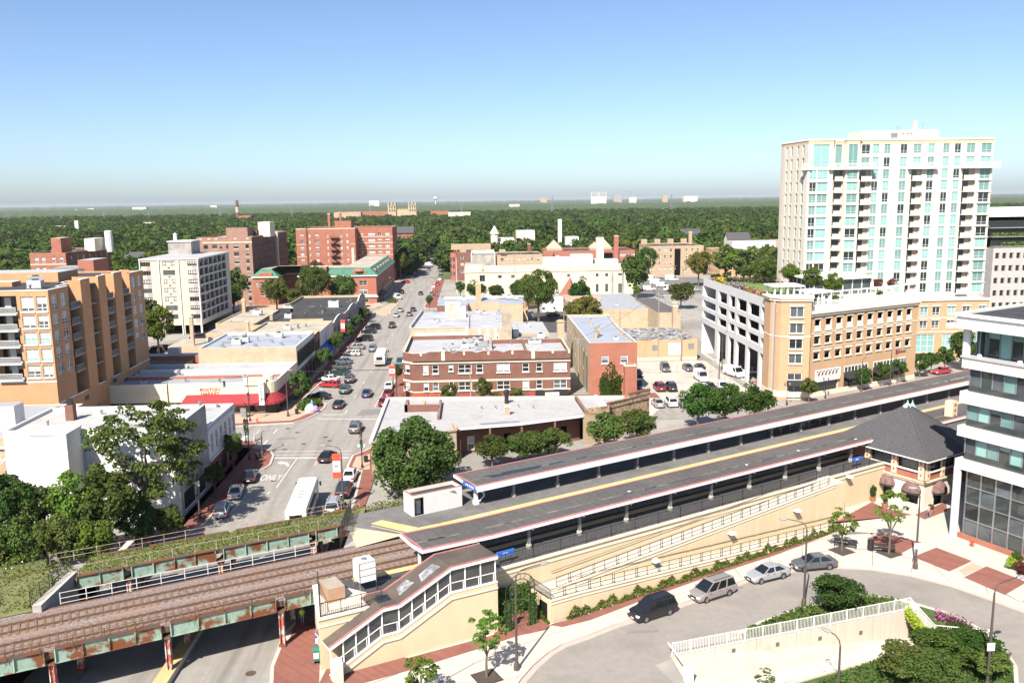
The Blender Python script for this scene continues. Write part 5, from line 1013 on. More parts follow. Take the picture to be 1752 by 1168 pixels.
for i in range(len(P)):j=(i+1)%len(P);m_=MB();m_.poly([(*OV[i],EZ+.3),(*OV[j],EZ+.3),(*roofI[j],EZ+3.1),(*roofI[i],EZ+3.1)],GREENROOF);m_.build('roof_slope',t);q.poly([(*P[i],EZ),(*OV[i],EZ),(*OV[j],EZ),(*P[j],EZ)][::-1],TRIMW);q.poly([(*OV[i],EZ-.02),(*OV[j],EZ-.02),(*OV[j],EZ+.32),(*OV[i],EZ+.32)],TRIMW)
q.build('eaves',t);V=[Vector((*p,EZ+3.1))for p in roofI];q=MB()
for tr in tessellate_polygon([V]):z_=[V[i]for i in tr];q.poly(z_ if(z_[1]-z_[0]).cross(z_[2]-z_[0]).z>0 else z_[::-1],GRAVELR)
q.build('roof',t);q=MB();q.box(EX0+2.4,-76.4,EY+.6,EY+1.2,EZ+.2,EZ+1.9,B_RED,LIME);q.box(-46,-40.6,EY+.2,EY+1.0,EZ+.4,EZ+1.9,B_RED,LIME);q.lathe([(2.0,0),(1.4,.7),(.4,1.0)],B_RED,(-43.3,EY+.8,EZ+1.9),10);q.box(-61,-58.8,EY+.8,EY+1.4,EZ+.2,EZ+2,B_RED,LIME);q.box(-56.6,-55.6,EY-.1,EY+5,EZ+.3,EZ+3.8,B_RED,LIME);q.build('gable',t)
for y in(338,350,360,371,382,393):m_=MB();m_.box(EX1-2.1,EX1-.6,y,y+2.2,EZ+.6,EZ+2.2,B_RED,LIME);m_.build('dormer',t)
q=MB();q.box(EX1,EX1+.08,EY+2,408,3.0,3.4,LIME);q.box(-48,EX1+.06,EY-.08,EY,3.0,3.4,LIME);q.box(-49,EX1+.5,EY-.5,EY,2.4,2.9,TRIMW);q.build('stone_trim',t)
t2=thing('street_awning','dark awning over the pavement on the shaded side of the green roofed building','awning',(EX1,345,0));m_=MB();m_.hexa([(EX1,338,2.6),(EX1+2.2,338,2.2),(EX1+2.2,352,2.2),(EX1,352,2.6),(EX1,338,3.6),(EX1+2.2,338,2.4),(EX1+2.2,352,2.4),(EX1,352,3.6)],AWNK);m_.build('canvas',t2)
# far left: brick block with roof towers
Y_=268.0;gx=lambda a,b:GY(a*.1541,380+b*.1541,Y_)
t=thing('apartment_building','brick block with small white windows and a square roof tower beyond the orange apartments','apartment building',(gx(600,400).x,Y_+10,0));a,c=gx(325,345),gx(725,335);ZT=a.z;q=MB();W_=c.x-a.x;oo=[(f*W_,f*W_+1.1,ZT-2.9-3.0*i,ZT-1.3-3.0*i)for i in range(4)for f in(.13,.32,.6,.82)]
P=[(a.x,Y_),(c.x,Y_),(c.x+1,Y_+30),(a.x,Y_+30)];so=[(u,u+1.1,ZT-2.9-3.0*i,ZT-1.3-3.0*i)for i in range(3)for u in np.arange(3,28,4)]
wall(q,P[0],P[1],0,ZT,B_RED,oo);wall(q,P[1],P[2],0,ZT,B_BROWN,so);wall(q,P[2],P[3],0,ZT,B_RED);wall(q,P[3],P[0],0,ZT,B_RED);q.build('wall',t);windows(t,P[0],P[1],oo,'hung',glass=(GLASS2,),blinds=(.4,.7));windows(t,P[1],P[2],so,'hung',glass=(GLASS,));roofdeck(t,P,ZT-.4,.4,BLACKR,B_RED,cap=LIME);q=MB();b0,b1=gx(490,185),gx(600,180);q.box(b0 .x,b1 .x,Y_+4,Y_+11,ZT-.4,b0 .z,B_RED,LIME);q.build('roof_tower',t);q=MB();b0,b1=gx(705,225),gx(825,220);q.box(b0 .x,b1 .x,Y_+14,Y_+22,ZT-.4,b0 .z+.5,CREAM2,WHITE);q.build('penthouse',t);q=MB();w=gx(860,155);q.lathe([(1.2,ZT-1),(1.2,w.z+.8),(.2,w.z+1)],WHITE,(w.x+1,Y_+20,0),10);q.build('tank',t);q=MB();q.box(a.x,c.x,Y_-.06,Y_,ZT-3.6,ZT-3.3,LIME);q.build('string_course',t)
t=thing('brick_annex','stepped low brick annex with grey glazed bays in front of the brick block','building',(gx(800,500).x,255,0));q=MB();a,c=gx(590,440),gx(1040,380);q.box(a.x*.95,gx(870,440).x*.95,254,262,0,a.z-.8,STEEL,MEMB);q.box(gx(870,420).x*.95,c.x*.95,254,264,0,a.z+1.2,B_RED,MEMBW);q.box(gx(480,500).x*.92,gx(620,500).x*.92,246,252,0,a.z-4,B_RED,LIME);q.build('wall',t);m_=MB();[m_.box(a.x*.95+.5+i*2.2,a.x*.95+2.2+i*2.2,253.9,254.0,a.z-4,a.z-1.2,GLASS2)for i in range(4)];m_.build('window',t)
# --- shops along the left pavement
FX=-36.8
t=thing('tiled_restaurant','low cream tiled corner restaurant with a rounded parapet and a dark red awning','restaurant',(-52,168,0));BZ=6.0;cr=[(-38.8+2.0*math.sin(a),160+2.0*-math.cos(a))for a in np.linspace(0,math.pi/2,6)]
P=[(-70.5,158)]+cr+[(FX,178.2),(-70.5,178.2)];q=MB()
for i in range(len(P)):wall(q,P[i],P[(i+1)%len(P)],2.6,BZ,CREAMTILE if i<7 else B_YEL)
sh_=[(u,u+2.6,.5,2.4)for u in np.arange(12.5,31,3.1)];wall(q,P[0],P[1],0,2.6,mat('dark_base',(.12,.09,.07),rough=.7),sh_,.3)
for i in range(1,6):wall(q,P[i],P[i+1],0,2.6,IRON)
s2=[(u,u+2.6,.4,2.4)for u in np.arange(.6,15,3.0)];wall(q,P[6],P[7],0,2.6,MATS['dark_base'],s2,.3);wall(q,P[8],P[0],0,2.6,B_YEL);wall(q,P[7],P[8],0,2.6,B_YEL);q.build('wall',t)
windows(t,P[0],P[1],sh_,'shop',.2,frame=IRON,blinds=(0,));windows(t,P[6],P[7],s2,'shop',.2,frame=IRON,blinds=(0,))
for i,(y0,y1,z)in enumerate(((158.3,166.5,5.2),(168,172.5,4.9),(173.2,178,5.3))):q=MB();q.poly([(-70.2,y0,z),(-39.2 if i==0 else FX-.35,y0,z),(FX-.35,y1,z),(-70.2,y1,z)],MEMB if i!=1 else MEMBW);q.build('roof',t)
q=MB();q.box(-70.2,FX-.4,166.5,168,4.9,5.75,B_RED,MEMBW);q.box(-70.2,FX-.3,172.5,173.2,4.9,5.9,WHITE);I=inset(P,.35)
for i in range(8):q.poly([(*P[i],BZ),(*P[i+1],BZ),(*I[i+1],BZ),(*I[i],BZ)],TRIMW);q.poly([(*I[i+1],5),(*I[i],5),(*I[i],BZ),(*I[i+1],BZ)],MEMBW)
q.build('parapet',t)
q=MB()
for z in(5.6,5.1,4.6,4.1):
 for i in range(7):
  a,c=Vector((*P[i],z)),Vector((*P[i+1],z));q.bar(a,c,.05,.035,mat('tile_joint',(.5,.44,.3),rough=.7))  # thin tan bars as joints between the tile courses
q.build('tile_course',t)
for xc,zz in((-60,4.4),(-48,4.4)):pass
q=MB();aw=[(-53,158)]+cr+[(FX,177.8)]
O_=inset([(-90,300)]+aw+[(-90,300)],-1.25)[1:-1]
for i in range(len(aw)-1):q.poly([(*O_[i],2.35),(*O_[i+1],2.35),(*aw[i+1],3.9),(*aw[i],3.9)],AWNR);q.poly([(*O_[i],1.95),(*O_[i+1],1.95),(*O_[i+1],2.35),(*O_[i],2.35)],AWNR)
q.build('awning',t);letter(t,'BOSTON',.75,REDS,(-48.7,157.9,4.85),(R(90),0,0),sx=1.2);letter(t,'MARKET',.75,REDS,(-48.7,157.9,4.1),(R(90),0,0),sx=1.2);letter(t,'Boston market',.42,TRIMW,(-47,156.7,2.15),(R(90),0,0));letter(t,'Boston market',.42,TRIMW,(FX+1.32,166,2.15),(R(90),0,R(90)))
q=MB();q.box(-42.5,-38.4,157.75,158,5.5,7.0,CREAMTILE);q.lathe([(1.0,5.9),(1.0,7.1)],CREAMTILE,(-38.3,159.5,0),12);q.build('sign_parapet',t);q=MB();q.box(-39.5,-38.6,156.6,157.7,2.0,6.2,TRIMW);q.build('blade_sign',t)
for i,ch in enumerate('MARKET'):letter(t,ch,.62,IRON,(-39.05,156.57,5.8-i*.65),(R(90),0,0))
letter(t,'Boston',.8,mat('pale_letter',(.5,.45,.33),rough=.6),(-40.6,157.72,6.3),(R(90),0,0))
for x,y in((-62,162),(-55,164),(-48,162),(-44,165),(-66,170),(-58,175.5)):ac_unit(t,x,y,5.25,.55,.2)if x<-60 or x==-44 else vent(t,x,y,5.25,.8)
q=MB();q.box(-62,-58.5,170,171.5,5,6.2,HVAC);q.build('duct',t)
for x in(-69,-66.4,-63.8):m_=MB();m_.box(x,x+1.4,157.9,158,4.0,5.4,mat('faded_print',(.6,.5,.4),(.72,.64,.47),4,.7));
t=thing('brick_lean_to','shallow roofed yellow brick shed between the restaurant and the orange apartments','shed',(-66,184,0));q=MB();q.box(-72,-60.5,180,186,0,5.6,B_YEL,mat('brown_roof',(.12,.07,.05),(.2,.13,.1),1,.9));q.box(-71,-58,186.2,189.5,0,6.4,B_RED,MEMBW);q.build('wall',t);q=MB();q.box(-66,-63.6,186.9,188.6,6.4,7.9,HVAC);q.build('air_conditioner',t)
# white arched shop
def arched(root,P0,P1,us,z0,z1,w,fm=TRIMW):
 P0,P1=Vector((*P0,0)),Vector((*P1,0));d=(P1-P0).normalized();n=Vector((d.y,-d.x,0))
 for u in us:
  m_=MB();c=P0+d*(u+w/2);A=[c-d*w/2+Vector((0,0,z0)),c+d*w/2+Vector((0,0,z0))]+[c+d*(math.cos(a)*w/2)+Vector((0,0,z1-w/2+math.sin(a)*w/2))for a in np.linspace(0,math.pi,8)]
  m_.poly([p+n*.03 for p in A],GLASS)
  for i in range(len(A)):a,b_=A[i],A[(i+1)%len(A)];m_.bar(a+n*.05,b_+n*.05,.12,.12,fm)if(a-b_).length>.01 else None
  m_.bar(c+n*.05+Vector((0,0,z0)),c+n*.05+Vector((0,0,z1)),.05,.06,fm);m_.build('window',root)
t=thing('arched_shop','white fronted shop with a row of arched windows and a blue grey flat roof','shop',(-47,189,0));P=rect(-56.8,FX,178.4,199);q=MB();so=[(u,u+3.4,.4,3.2)for u in np.arange(.8,19,4)]
wall(q,P[0],P[1],0,9.2,B_YEL);wall(q,P[1],P[2],3.6,9.2,WHITE);wall(q,P[1],P[2],0,3.6,MATS['dark_base'],so,.3);wall(q,P[2],P[3],0,9.2,B_YEL);wall(q,P[3],P[0],0,9.2,B_YEL);q.build('wall',t);windows(t,P[1],P[2],so,'shop',.2,frame=IRON,blinds=(0,));arched(t,P[1],P[2],[.9+i*1.8 for i in range(11)],4.9,8.0,1.05,IRON);roofdeck(t,P,8.8,.4,MEMBB,WHITE,.3);q=MB();q.box(FX,FX+.3,178.4,199,3.6,4.0,IRON);q.box(FX,FX+.12,178.4,199,4.0,4.6,WHITE);q.build('shop_fascia',t)
for i in range(3):letter(t,('LEATHER','GOODS','SHOP')[i],.55,IRON,(FX+.14,182+i*6.5,4.3),(R(90),0,R(90)))if False else None
for x,y in((-50.5,184.5),(-49.6,187.5),(-43.5,193)):ac_unit(t,x,y,8.8,.95)
for x,y in((-53,181),(-46,180.5),(-41,182),(-44,186),(-47,195),(-39,191),(-54,190),(-52,194)):m_=MB();m_.box(x,x+.7,y,y+.5,8.8,9.5,STEEL);m_.build('vent',t)
q=MB();q.box(-54,-49,185.9,186.4,8.8,9.2,STEEL);q.build('duct',t)
t=thing('brown_shop','narrow dark brown fronted shop next to the arched windows','shop',(-45,202,0));block('brown_shop','',rect(-56,FX,199.1,206),8.4,[B_YEL,B_BROWN,B_YEL,B_YEL],GRAVELR,.4,{1:[(1,3,4.4,6.4),(4,6,4.4,6.4),(.6,6.3,.4,3.2)]},root=t,kws={1:dict(style='three',frame=IRON,blinds=(0,))})
t=thing('white_panel_shop','plain white panelled shop front with a bright blue awning','shop',(-45,216,0));block('white_panel_shop','',rect(-54,FX,206.1,226),8.0,[B_YEL,WHITE,B_YEL,B_YEL],GRAVELR,.5,{1:[(u,u+3,.4,3.0)for u in(1,5,9,13,16.5)]},root=t,kws={1:dict(style='shop',frame=IRON,blinds=(0,))})
m_=MB();m_.hexa([(FX,206.5,2.6),(FX+1.6,206.5,2.6),(FX+1.6,217,2.6),(FX,217,2.6),(FX,206.5,4.4),(FX+.3,206.5,4.3),(FX+.3,217,4.3),(FX,217,4.4)],mat('awning_blue',(.02,.09,.5),rough=.7));m_.build('awning',t)
for i in range(5):m_=MB();m_.box(FX,FX+.05,206.3+i*4,206.4+i*4,3.2,8,CONCG);m_.build('joint',t)
ac_unit(t,-46,214,7.5,.9);
t=thing('grey_shop_row','weathered grey stone shop row with scalloped parapet and a black flat roof','shop',(-47,260,0));gs=[(u,u+2.2,4.0,5.9)for u in np.arange(2,66,5.5)]+[(u,u+4,.4,2.9)for u in np.arange(1,66,5)]
block('grey_shop_row','',rect(-58,FX,226.1,296),7.2,[B_YEL,CONCG,B_YEL,B_YEL],BLACKR,.7,{1:gs},root=t,kws={1:dict(style='three',frame=CONCG,blinds=(0,))})
for y0,y1,h in((228,246,.9),(256,272,.7),(278,295,1.5)):
 m_=MB();A=[(FX-.05,y0+(y1-y0)*i/10,7.2+h*math.sin(math.pi*i/10))for i in range(11)];m_.poly([(FX-.05,y0,7.2)]+A[1:-1]+[(FX-.05,y1,7.2)],CONCG)
 m_.poly(([(FX-.35,y0,7.2)]+[(FX-.35,p[1],p[2])for p in A[1:-1]]+[(FX-.35,y1,7.2)])[::-1],CONCG);[m_.poly([A[i],A[i+1],(FX-.35,*A[i+1][1:]),(FX-.35,*A[i][1:])],TRIMW)for i in range(10)];m_.build('gable',t)
for x,y,s in((-43,268,1.6),(-56,262,1.2),(-52,244,1.0)):ac_unit(t,x,y,6.5,s)
q=MB();q.box(-57,-38,246,246.5,6.4,7.3,BLACKR);q.box(-50,-41,236,236.4,6.4,7.2,B_YEL);q.box(-58,-44,258,258.5,6.4,7.6,BLACKR);q.build('fire_wall',t)
t=thing('tan_roofed_shop','wide low building with a pale tan gravel roof and yellow brick back wall','building',(-63,250,0));block('tan_roofed_shop','',rect(-70,-54.5,236,264),6.5,B_YEL,GRAVELR,.35,root=t);ac_unit(t,-63,254,6.15,1.3);chimney(t,-69.5,-68.6,262,262.9,6,9.8,B_PEACH);chimney(t,-56.3,-55.5,240,240.8,6,8.2,B_TAN);chimney(t,-54.3,-53.6,258,258.7,6,7.6,B_TAN)
t=thing('yard_building','low yellow brick outbuildings and yard walls behind the shops','building',(-62,215,0));q=MB();q.box(-74,-58,210,222,0,4.6,B_YEL,GRAVELR);q.box(-69,-57.5,224,232,0,5.6,B_YEL,GRAVELR);q.box(-72,-60,196,203,0,4.4,B_PEACH,GRAVELR);q.build('wall',t);chimney(t,-68.7,-67.9,210.6,211.4,4,11.5,B_YEL);chimney(t,-59.3,-58.6,226,226.7,5,8,B_YEL);ac_unit(t,-63,214,4.6,.9);ac_unit(t,-66,217,4.6,.7)
# --- white buildings at the left edge, before the crossing
t=thing('white_corner_shop','white painted corner shop with tall narrow upper windows over a dark red ground floor','shop',(-44,123,0));wo=[(1.2+i*2.2,2.1+i*2.2,4.6,7.2)for i in range(6)];P=rect(-60,-36.5,116.2,129.6)
q=MB();so=[(u,u+3,.5,2.8)for u in(1,5,9)];wall(q,P[0],P[1],0,8.7,STUCCO);wall(q,P[1],P[2],3.6,8.7,WHITE,wo,.18);wall(q,P[1],P[2],0,3.6,mat('maroon',(.14,.03,.03),rough=.7),so,.3);wall(q,P[2],P[3],0,8.7,STUCCO);wall(q,P[3],P[0],0,8.7,STUCCO);q.build('wall',t);windows(t,P[1],P[2],wo,'hung',.12,glass=(GLASS2,),blinds=(0,));windows(t,P[1],P[2],so,'shop',.2,frame=IRON,blinds=(0,));roofdeck(t,P,8.3,.4,MEMBW,WHITE,.3);q=MB();q.box(-36.5,-36.3,116.2,129.6,8.0,8.2,WHITE);q.box(-36.5,-36.35,116.2,129.6,3.6,3.9,WHITE);q.build('moulding',t)
t=thing('grey_white_building','tall white stucco building with a grey brick street front behind the big locust tree','building',(-46,110,0));P=rect(-57,-36.5,104,116);go=[(1.5,3,5.4,7.8),(4.5,6,5.4,7.8),(7.6,9.2,5.4,7.8),(1.2,10.5,.5,3)]
q=MB();so=[(u,u+1.3,z,z+2.0)for u in(7,11.5,16)for z in(8.2,4.2)];wall(q,P[0],P[1],0,11.8,STUCCO,so);wall(q,P[1],P[2],0,11.8,CONCG,go);wall(q,P[2],P[3],0,11.8,STUCCO);wall(q,P[3],P[0],0,11.8,STUCCO);q.build('wall',t);windows(t,P[0],P[1],so,'hung',glass=(GLASS2,));windows(t,P[1],P[2],go,'two',glass=(GLASS,));roofdeck(t,P,11.4,.4,mat('dusty_roof',(.36,.35,.34),(.44,.43,.42),.6,.9),WHITE,.3);q=MB();q.box(-52.3,-51.3,110,111,11.4,13.4,B_BROWN);q.box(-52.1,-51.5,110.2,110.8,13.4,14.2,IRON);q.build('chimney',t);q=MB();q.box(-47.7,-47.5,103.85,104,2,11.6,mat('blue_drip',(.5,.66,.7),rough=.7));q.build('drainpipe',t)
t=thing('stucco_block','blank white stucco block standing forward of the tall white building','building',(-49.8,102,0));q=MB();q.box(-52,-47.7,100,104,0,12.2,STUCCO,MEMBW);q.build('wall',t);q=MB();q.box(-52.1,-47.6,99.9,104,12.2,12.35,WHITE);q.build('parapet',t)
t=thing('brick_house','brown brick building with a grey roof, white roof box and timber deck','building',(-65,112,0));P=rect(-86,-57.2,108,126);bo=[(13,15,5.0,7.2),(20.5,22,6.4,8.4),(8,10,5.0,7.2),(3,5,5.0,7.2)]
q=MB();wall(q,P[0],P[1],0,10,B_TAN,bo);wall(q,P[1],P[2],0,10,B_TAN);wall(q,P[2],P[3],0,10,STUCCO);wall(q,P[3],P[0],0,10,B_TAN);q.build('wall',t);windows(t,P[0],P[1],bo,'hung',glass=(GLASS2,),sill=TRIMW);roofdeck(t,P,9.8,.2,MEMB,B_TAN,.3,TRIMW);q=MB();q.box(-63.3,-60.2,113,115.5,9.8,12.8,WHITE,MEMB);q.build('roof_box',t);vent(t,-55-3,120,9.8,1.2)
q=MB();q.box(-86,-57.2,103.8,108,0,4.6,STUCCO,MEMBW);q.box(-66,-57.3,104.5,107.9,4.65,4.8,mat('deck_board',(.45,.33,.24),(.5,.38,.28),2,.9));q.build('terrace',t)
for i in range(9):m_=MB();m_.box(-61.6+i*.35,-61.25+i*.35,105.4,107.2,4.8+i*.33,4.88+i*.33,TRIMW);m_.build('step',t)
m_=MB();m_.bar((-61.6,105.3,5.8),(-58.4,105.3,8.9),.08,.08,TRIMW);m_.bar((-61.6,105.3,4.9),(-58.4,105.3,7.9),.08,.2,TRIMW);[m_.box(-61.6+i*.4,-61.54+i*.4,105.27,105.33,4.9+i*.38,5.9+i*.38,TRIMW)for i in range(9)];m_.build('stair_rail',t)
m_=MB();m_.box(-86,-57.3,107.6,107.9,8.6,8.8,TRIMW);[m_.box(x,x+.12,107.6,107.75,4.8,8.7,TRIMW)for x in(-78,-72,-66.5)];m_.build('pergola',t)
for x in(-65,-63.8,-62.8):m_=MB();m_.rbox((x,105.5),.5,.5,4.8,5.3,.3,mat('terracotta',(.35,.14,.08)));m_.rbox((x,105.7),.5,.08,5.3,5.9,.3,REDTRIM);m_.build('deck_chair',t)
# --- centre blocks
rD=random.Random(21)
K3=lambda x,y:(700+x*.19977,530+y*.19977)
YG=167.2;gX=lambda x,y=500:GY(*K3(x,y),YG).x;gZ=lambda y,x=700:GY(*K3(x,y),YG).z
t=thing('brick_pizzeria','long brown brick two storey block with cream bands and a red awning reading gigio\'s pizza','restaurant',(2,175,0));PX0,PX1=-13.4,18.9;PZ=9.1
P=[(-12.0,YG),(PX1,YG),(PX1,182.5),(2.5,182.5),(2.5,190),(-14.1,190),(-14.1,169.3)]
up_=[(120,165),(198,252),(338,378),(420,535),(575,632),(750,862),(970,1028),(1088,1142),(1238,1350)]
zt1,zb1,zt0,zb0=gZ(462),gZ(535),gZ(612),gZ(683);q=MB();oo,dbl,sgl=[],[],[]
for a,c in up_:
 for z0,z1 in((zb1,zt1),(zb0,zt0)):
  if c-a<42:z0=z1-(z1-z0)*.75
  o=(gX(a)+12,gX(c)+12,z0,z1);oo.append(o);(dbl if c-a>80 else sgl).append(o)
sh_=[]
wall(q,P[0],P[1],0,PZ,B_BROWN,oo+sh_,.2);so=[(u,u+1.2,z0,z1)for u in(3,6.5,10,14,18)for z0,z1 in((zb1,zt1),(zb0,zt0))]
for i in range(1,7):wall(q,P[i],P[(i+1)%7],0,PZ,B_BROWN if i>4 else B_YEL,so if i==5 else([(.6,1.9,zb1,zt1),(.6,1.9,zb0,zt0)]if i==6 else()))
q.build('wall',t);ww=dict(frame=TRIMW,sill=TRIMW,glass=(GLASS,GLASS,GLASS2),blinds=(0,0,.5,.9))
windows(t,P[0],P[1],sgl,'hung',.1,**ww);windows(t,P[0],P[1],dbl,'twohung',.1,**ww);windows(t,P[0],P[1],sh_,'shop',.15,frame=IRON,blinds=(0,));windows(t,P[5],P[6],so,'hung',.1,**ww);windows(t,P[6],P[0],[(.6,1.9,zb1,zt1),(.6,1.9,zb0,zt0)],'hung',.1,**ww)
roofdeck(t,P,8.2,.9,MEMBW,B_BROWN,.35,LIME);q=MB()
for z,h,o in((gZ(443),.35,.18),(gZ(600),.35,.1),(gZ(690),.25,.1)):
 q.box(-12,PX1+.05,YG-o,YG,z-h/2,z+h/2,LIME);q.bar((-14.1-.05,169.3,z),(-12,YG-.05,z),.15,h,LIME);q.box(-14.1-o,-14.1,169.3,189.9,z-h/2,z+h/2,LIME)
q.box(-12,PX1,YG-.3,YG,gZ(432)-.06,gZ(432)+.08,IRON);q.build('stone_band',t)
for i,x in enumerate((100,290,470,680,885,1062,1230,1370)):
 m_=MB();c=gX(x,380)
 if i in(1,5):m_.box(c-.35,c+.35,YG-.12,YG,gZ(425),PZ+.35,LIME);m_.box(c-.6,c+.6,YG-.2,YG+.3,PZ+.35,PZ+.55,LIME)
 else:m_.box(c-.2,c+.2,YG-.1,YG,PZ-.5,PZ+.15,LIME)
 m_.build('parapet_shield',t)
m_=MB()
for a,c in((-9.6,-4.5),(-4,.2),(.8,5.4),(6,11)):m_.hexa([(a,YG-.02,PZ-.01),(c,YG-.02,PZ-.01),(c,YG+.33,PZ-.01),(a,YG+.33,PZ-.01),(a+1.2,YG-.02,PZ+.3),(c-1.2,YG-.02,PZ+.3),(c-1.2,YG+.33,PZ+.3),(a+1.2,YG+.33,PZ+.3)],B_BROWN,LIME)
m_.build('parapet_rise',t);m_=MB()
for a,c,mt in((gX(0,730)+.2,gX(260,730),AWNR2),(gX(435,730),gX(525,730),AWNR2),(gX(785,730),gX(860,730),AWNR2),(gX(1030,730),gX(1078,730),AWNR2)):m_.hexa([(a,YG-1.2,.2),(c,YG-1.2,.2),(c,YG,.2),(a,YG,.2),(a,YG-1.2,.5),(c,YG-1.2,.5),(c,YG,gZ(720)),(a,YG,gZ(720))],mt)
m_.build('awning',t);m_=MB();a,c=gX(1082,710),gX(1368,710);m_.box(a,c,YG-.7,YG,.3,gZ(698),AWNK);m_.build('shop_fascia',t);m_=MB();m_.box(gX(1162,720),gX(1282,720),YG-.76,YG-.7,gZ(738),gZ(710),TRIMW);m_.build('sign_panel',t)
ORL=mat('orange_letter',(.75,.16,.03),rough=.5);letter(t,"gigio's pizza",1.15,ORL,(gX(150,715),YG-.3,gZ(711)),(R(90),0,0),sx=1.0)
m_=MB();m_.box(gX(705,280)-.3,gX(705,280)+.3,176,177,8.2,10.4,CONCG);m_.box(3.3,3.6,167.6,182,8.2,9.2,MEMBW);m_.box(10.2,10.5,167.6,182,8.2,9.0,B_BROWN);m_.build('party_wall',t)
for x,y,s in((-2,177,.9),(.5,175,.8),(1.5,179,1.1),(-4.5,178,.7),(-3.2,174.6,.5),(2.4,173,.5),(-6.2,174.2,.5),(.8,185,.9),(-1.5,184,.8),(13.5,181,.7),(12.2,181,.7)):ac_unit(t,x,y,8.2,s,rD.random())
# yellow side, red front
t=thing('red_fronted_building','tall narrow building with a red brick front and a long yellow brick side','building',(28,185,0));P=[(22.7,YG),(32.2,YG),(32.0,189),(33.0,209),(22.9,210)];o0=[(GY(1050+60*.19977,600,YG).x-22.7,GY(1050+120*.19977,600,YG).x-22.7,GY(1065,530+455*.19977,YG).z,GY(1065,530+388*.19977,YG).z)];o0 .append((GY(700+1648*.19977,600,YG).x-22.7,GY(700+1708*.19977,600,YG).x-22.7,o0[0][2],o0[0][3]));o0 .append((6.8,8.2,4.2,5.9))
q=MB();sw_=[(u,u+.7,z,z+.9)for u in np.arange(3,40,5)for z in(3.4,7.2)]
wall(q,P[0],P[1],0,10.5,B_RED,o0,.2)
for i in range(1,5):wall(q,P[i],P[(i+1)%5],0,10.5,B_YEL if i!=1 else B_RED,sw_ if i==4 else())
q.build('wall',t);windows(t,P[0],P[1],o0,'hung',.12,sill=TRIMW,blinds=(0,.3),glass=(GLASS2,));windows(t,P[4],P[0],sw_,'plain',.15,frame=B_TAN,glass=(GLASS2,),blinds=(0,));roofdeck(t,P,10.0,.5,MEMBB,B_YEL,.3,WHITE)
for x,y,h in((25.5,178,1.6),(26.2,178.5,1.9),(25.2,176,1.2),(27,196,1),(31,179,.6)):m_=MB();m_.box(x-.3,x+.3,y-.3,y+.3,10,10+h,B_TAN);m_.box(x-.2,x+.2,y-.2,y+.2,10+h,10.4+h,STEEL);m_.build('chimney',t)
ac_unit(t,28.8,172.5,10,.6)
for x in(22.6,):
 m_=MB();m_.tube((22.55,170,0),(22.55,170,7.5),.06,.06,IRON);m_.tube((22.55,173,0),(22.55,173,8.5),.05,.05,STEEL);m_.build('conduit',t)
 # low white roofed row before the tracks
t=thing('white_roofed_row','long low brick row with a white flat roof, stepped rubble parapets and a rear porch','building',(8,135,0));LZ=4.7;L=lambda x,y:Vector(G(*K3(x,y),LZ)[:2])
P=[(-14.9,119.6),(-2.9,125.2),(-2.6,126.6),(7.0,128.6),(17.0,132.6),(21.4,134.4),(21.6,136.8),(29.8,143.4),(-15.1,146.6)]
q=MB();wall(q,P[0],P[1],0,LZ,B_YEL,[(9.5,12,1,2.2)]);wall(q,P[1],P[2],0,LZ,B_BROWN);
for i in range(2,4):wall(q,(P[i][0]-.2,P[i][1]+2.6),(P[i+1][0]-.2,P[i+1][1]+2.6),0,LZ,B_BROWN,[(u,u+1.1,.4,2.6)for u in(1.5,4.5,7.3)])
wall(q,P[4],P[5],0,LZ,B_TAN,[(1.5,3.2,1.9,3.4)]);wall(q,P[5],P[6],0,LZ+.9,B_RUBBLE);wall(q,P[6],P[7],0,LZ+.8,B_RUBBLE);wall(q,P[7],P[8],0,LZ+.3,B_YEL);wall(q,P[8],P[0],0,LZ+.2,B_BROWN);q.build('wall',t)
windows(t,(P[2][0]-.2,P[2][1]+2.6),(P[3][0]-.2,P[3][1]+2.6),[(1.5,2.6,.4,2.6),(4.5,5.6,.4,2.6)],'hung',.1);windows(t,P[4],P[5],[(1.5,3.2,1.9,3.4)],'grid',.02,frame=IRON,glass=(GLASS2,),blinds=(0,))
q=MB();V=[Vector((*p,LZ))for p in P]
for tr in tessellate_polygon([V]):z_=[V[i]for i in tr];q.poly(z_ if(z_[1]-z_[0]).cross(z_[2]-z_[0]).z>0 else z_[::-1],mat('pale_tar_roof',(.34,.333,.333),(.39,.382,.382),.8,.85,c3=(.28,.26,.25),scale3=.35,lo3=.55,hi3=.8))
q.build('roof',t);q=MB()
for a,c,h,w,mt in((P[8],P[0],.45,.5,WHITE),(P[7],P[8],.5,.35,CONC),((-2.9,125.2),(-3.4,128.5),.5,.4,B_TAN),((-5.8,132),(-5.8,143),.7,.4,B_BROWN),((17.6,132.9),(17.2,143.8),.6,.45,B_BROWN),((21.4,134.6),(20.6,144),.7,.4,WHITE),(P[0],P[1],.25,.35,B_TAN)):q.bar((*a,LZ+h/2),(*c,LZ+h/2),w,h,mt)
q.build('parapet',t);q=MB();q.bar((*P[5],LZ+.95),(*P[6],LZ+.95),.5,.15,B_BROWN);q.bar((*P[6],LZ+.85),(*P[7],LZ+.85),.5,.15,B_BROWN);q.bar((17.4,133,LZ+.5),(21.4,134.4,LZ+.5),.4,1.0,B_RUBBLE);q.bar((21.8,137,LZ+.5),(25.5,140.0,LZ+.5),.35,1.0,B_RUBBLE);q.bar((25.5,140.0,LZ+.8),(29.8,143.4,LZ+.8),.4,1.5,B_RUBBLE);q.bar((25.5,140.0,LZ+1.6),(29.8,143.4,LZ+1.6),.5,.15,B_BROWN);q.build('rubble_parapet',t)
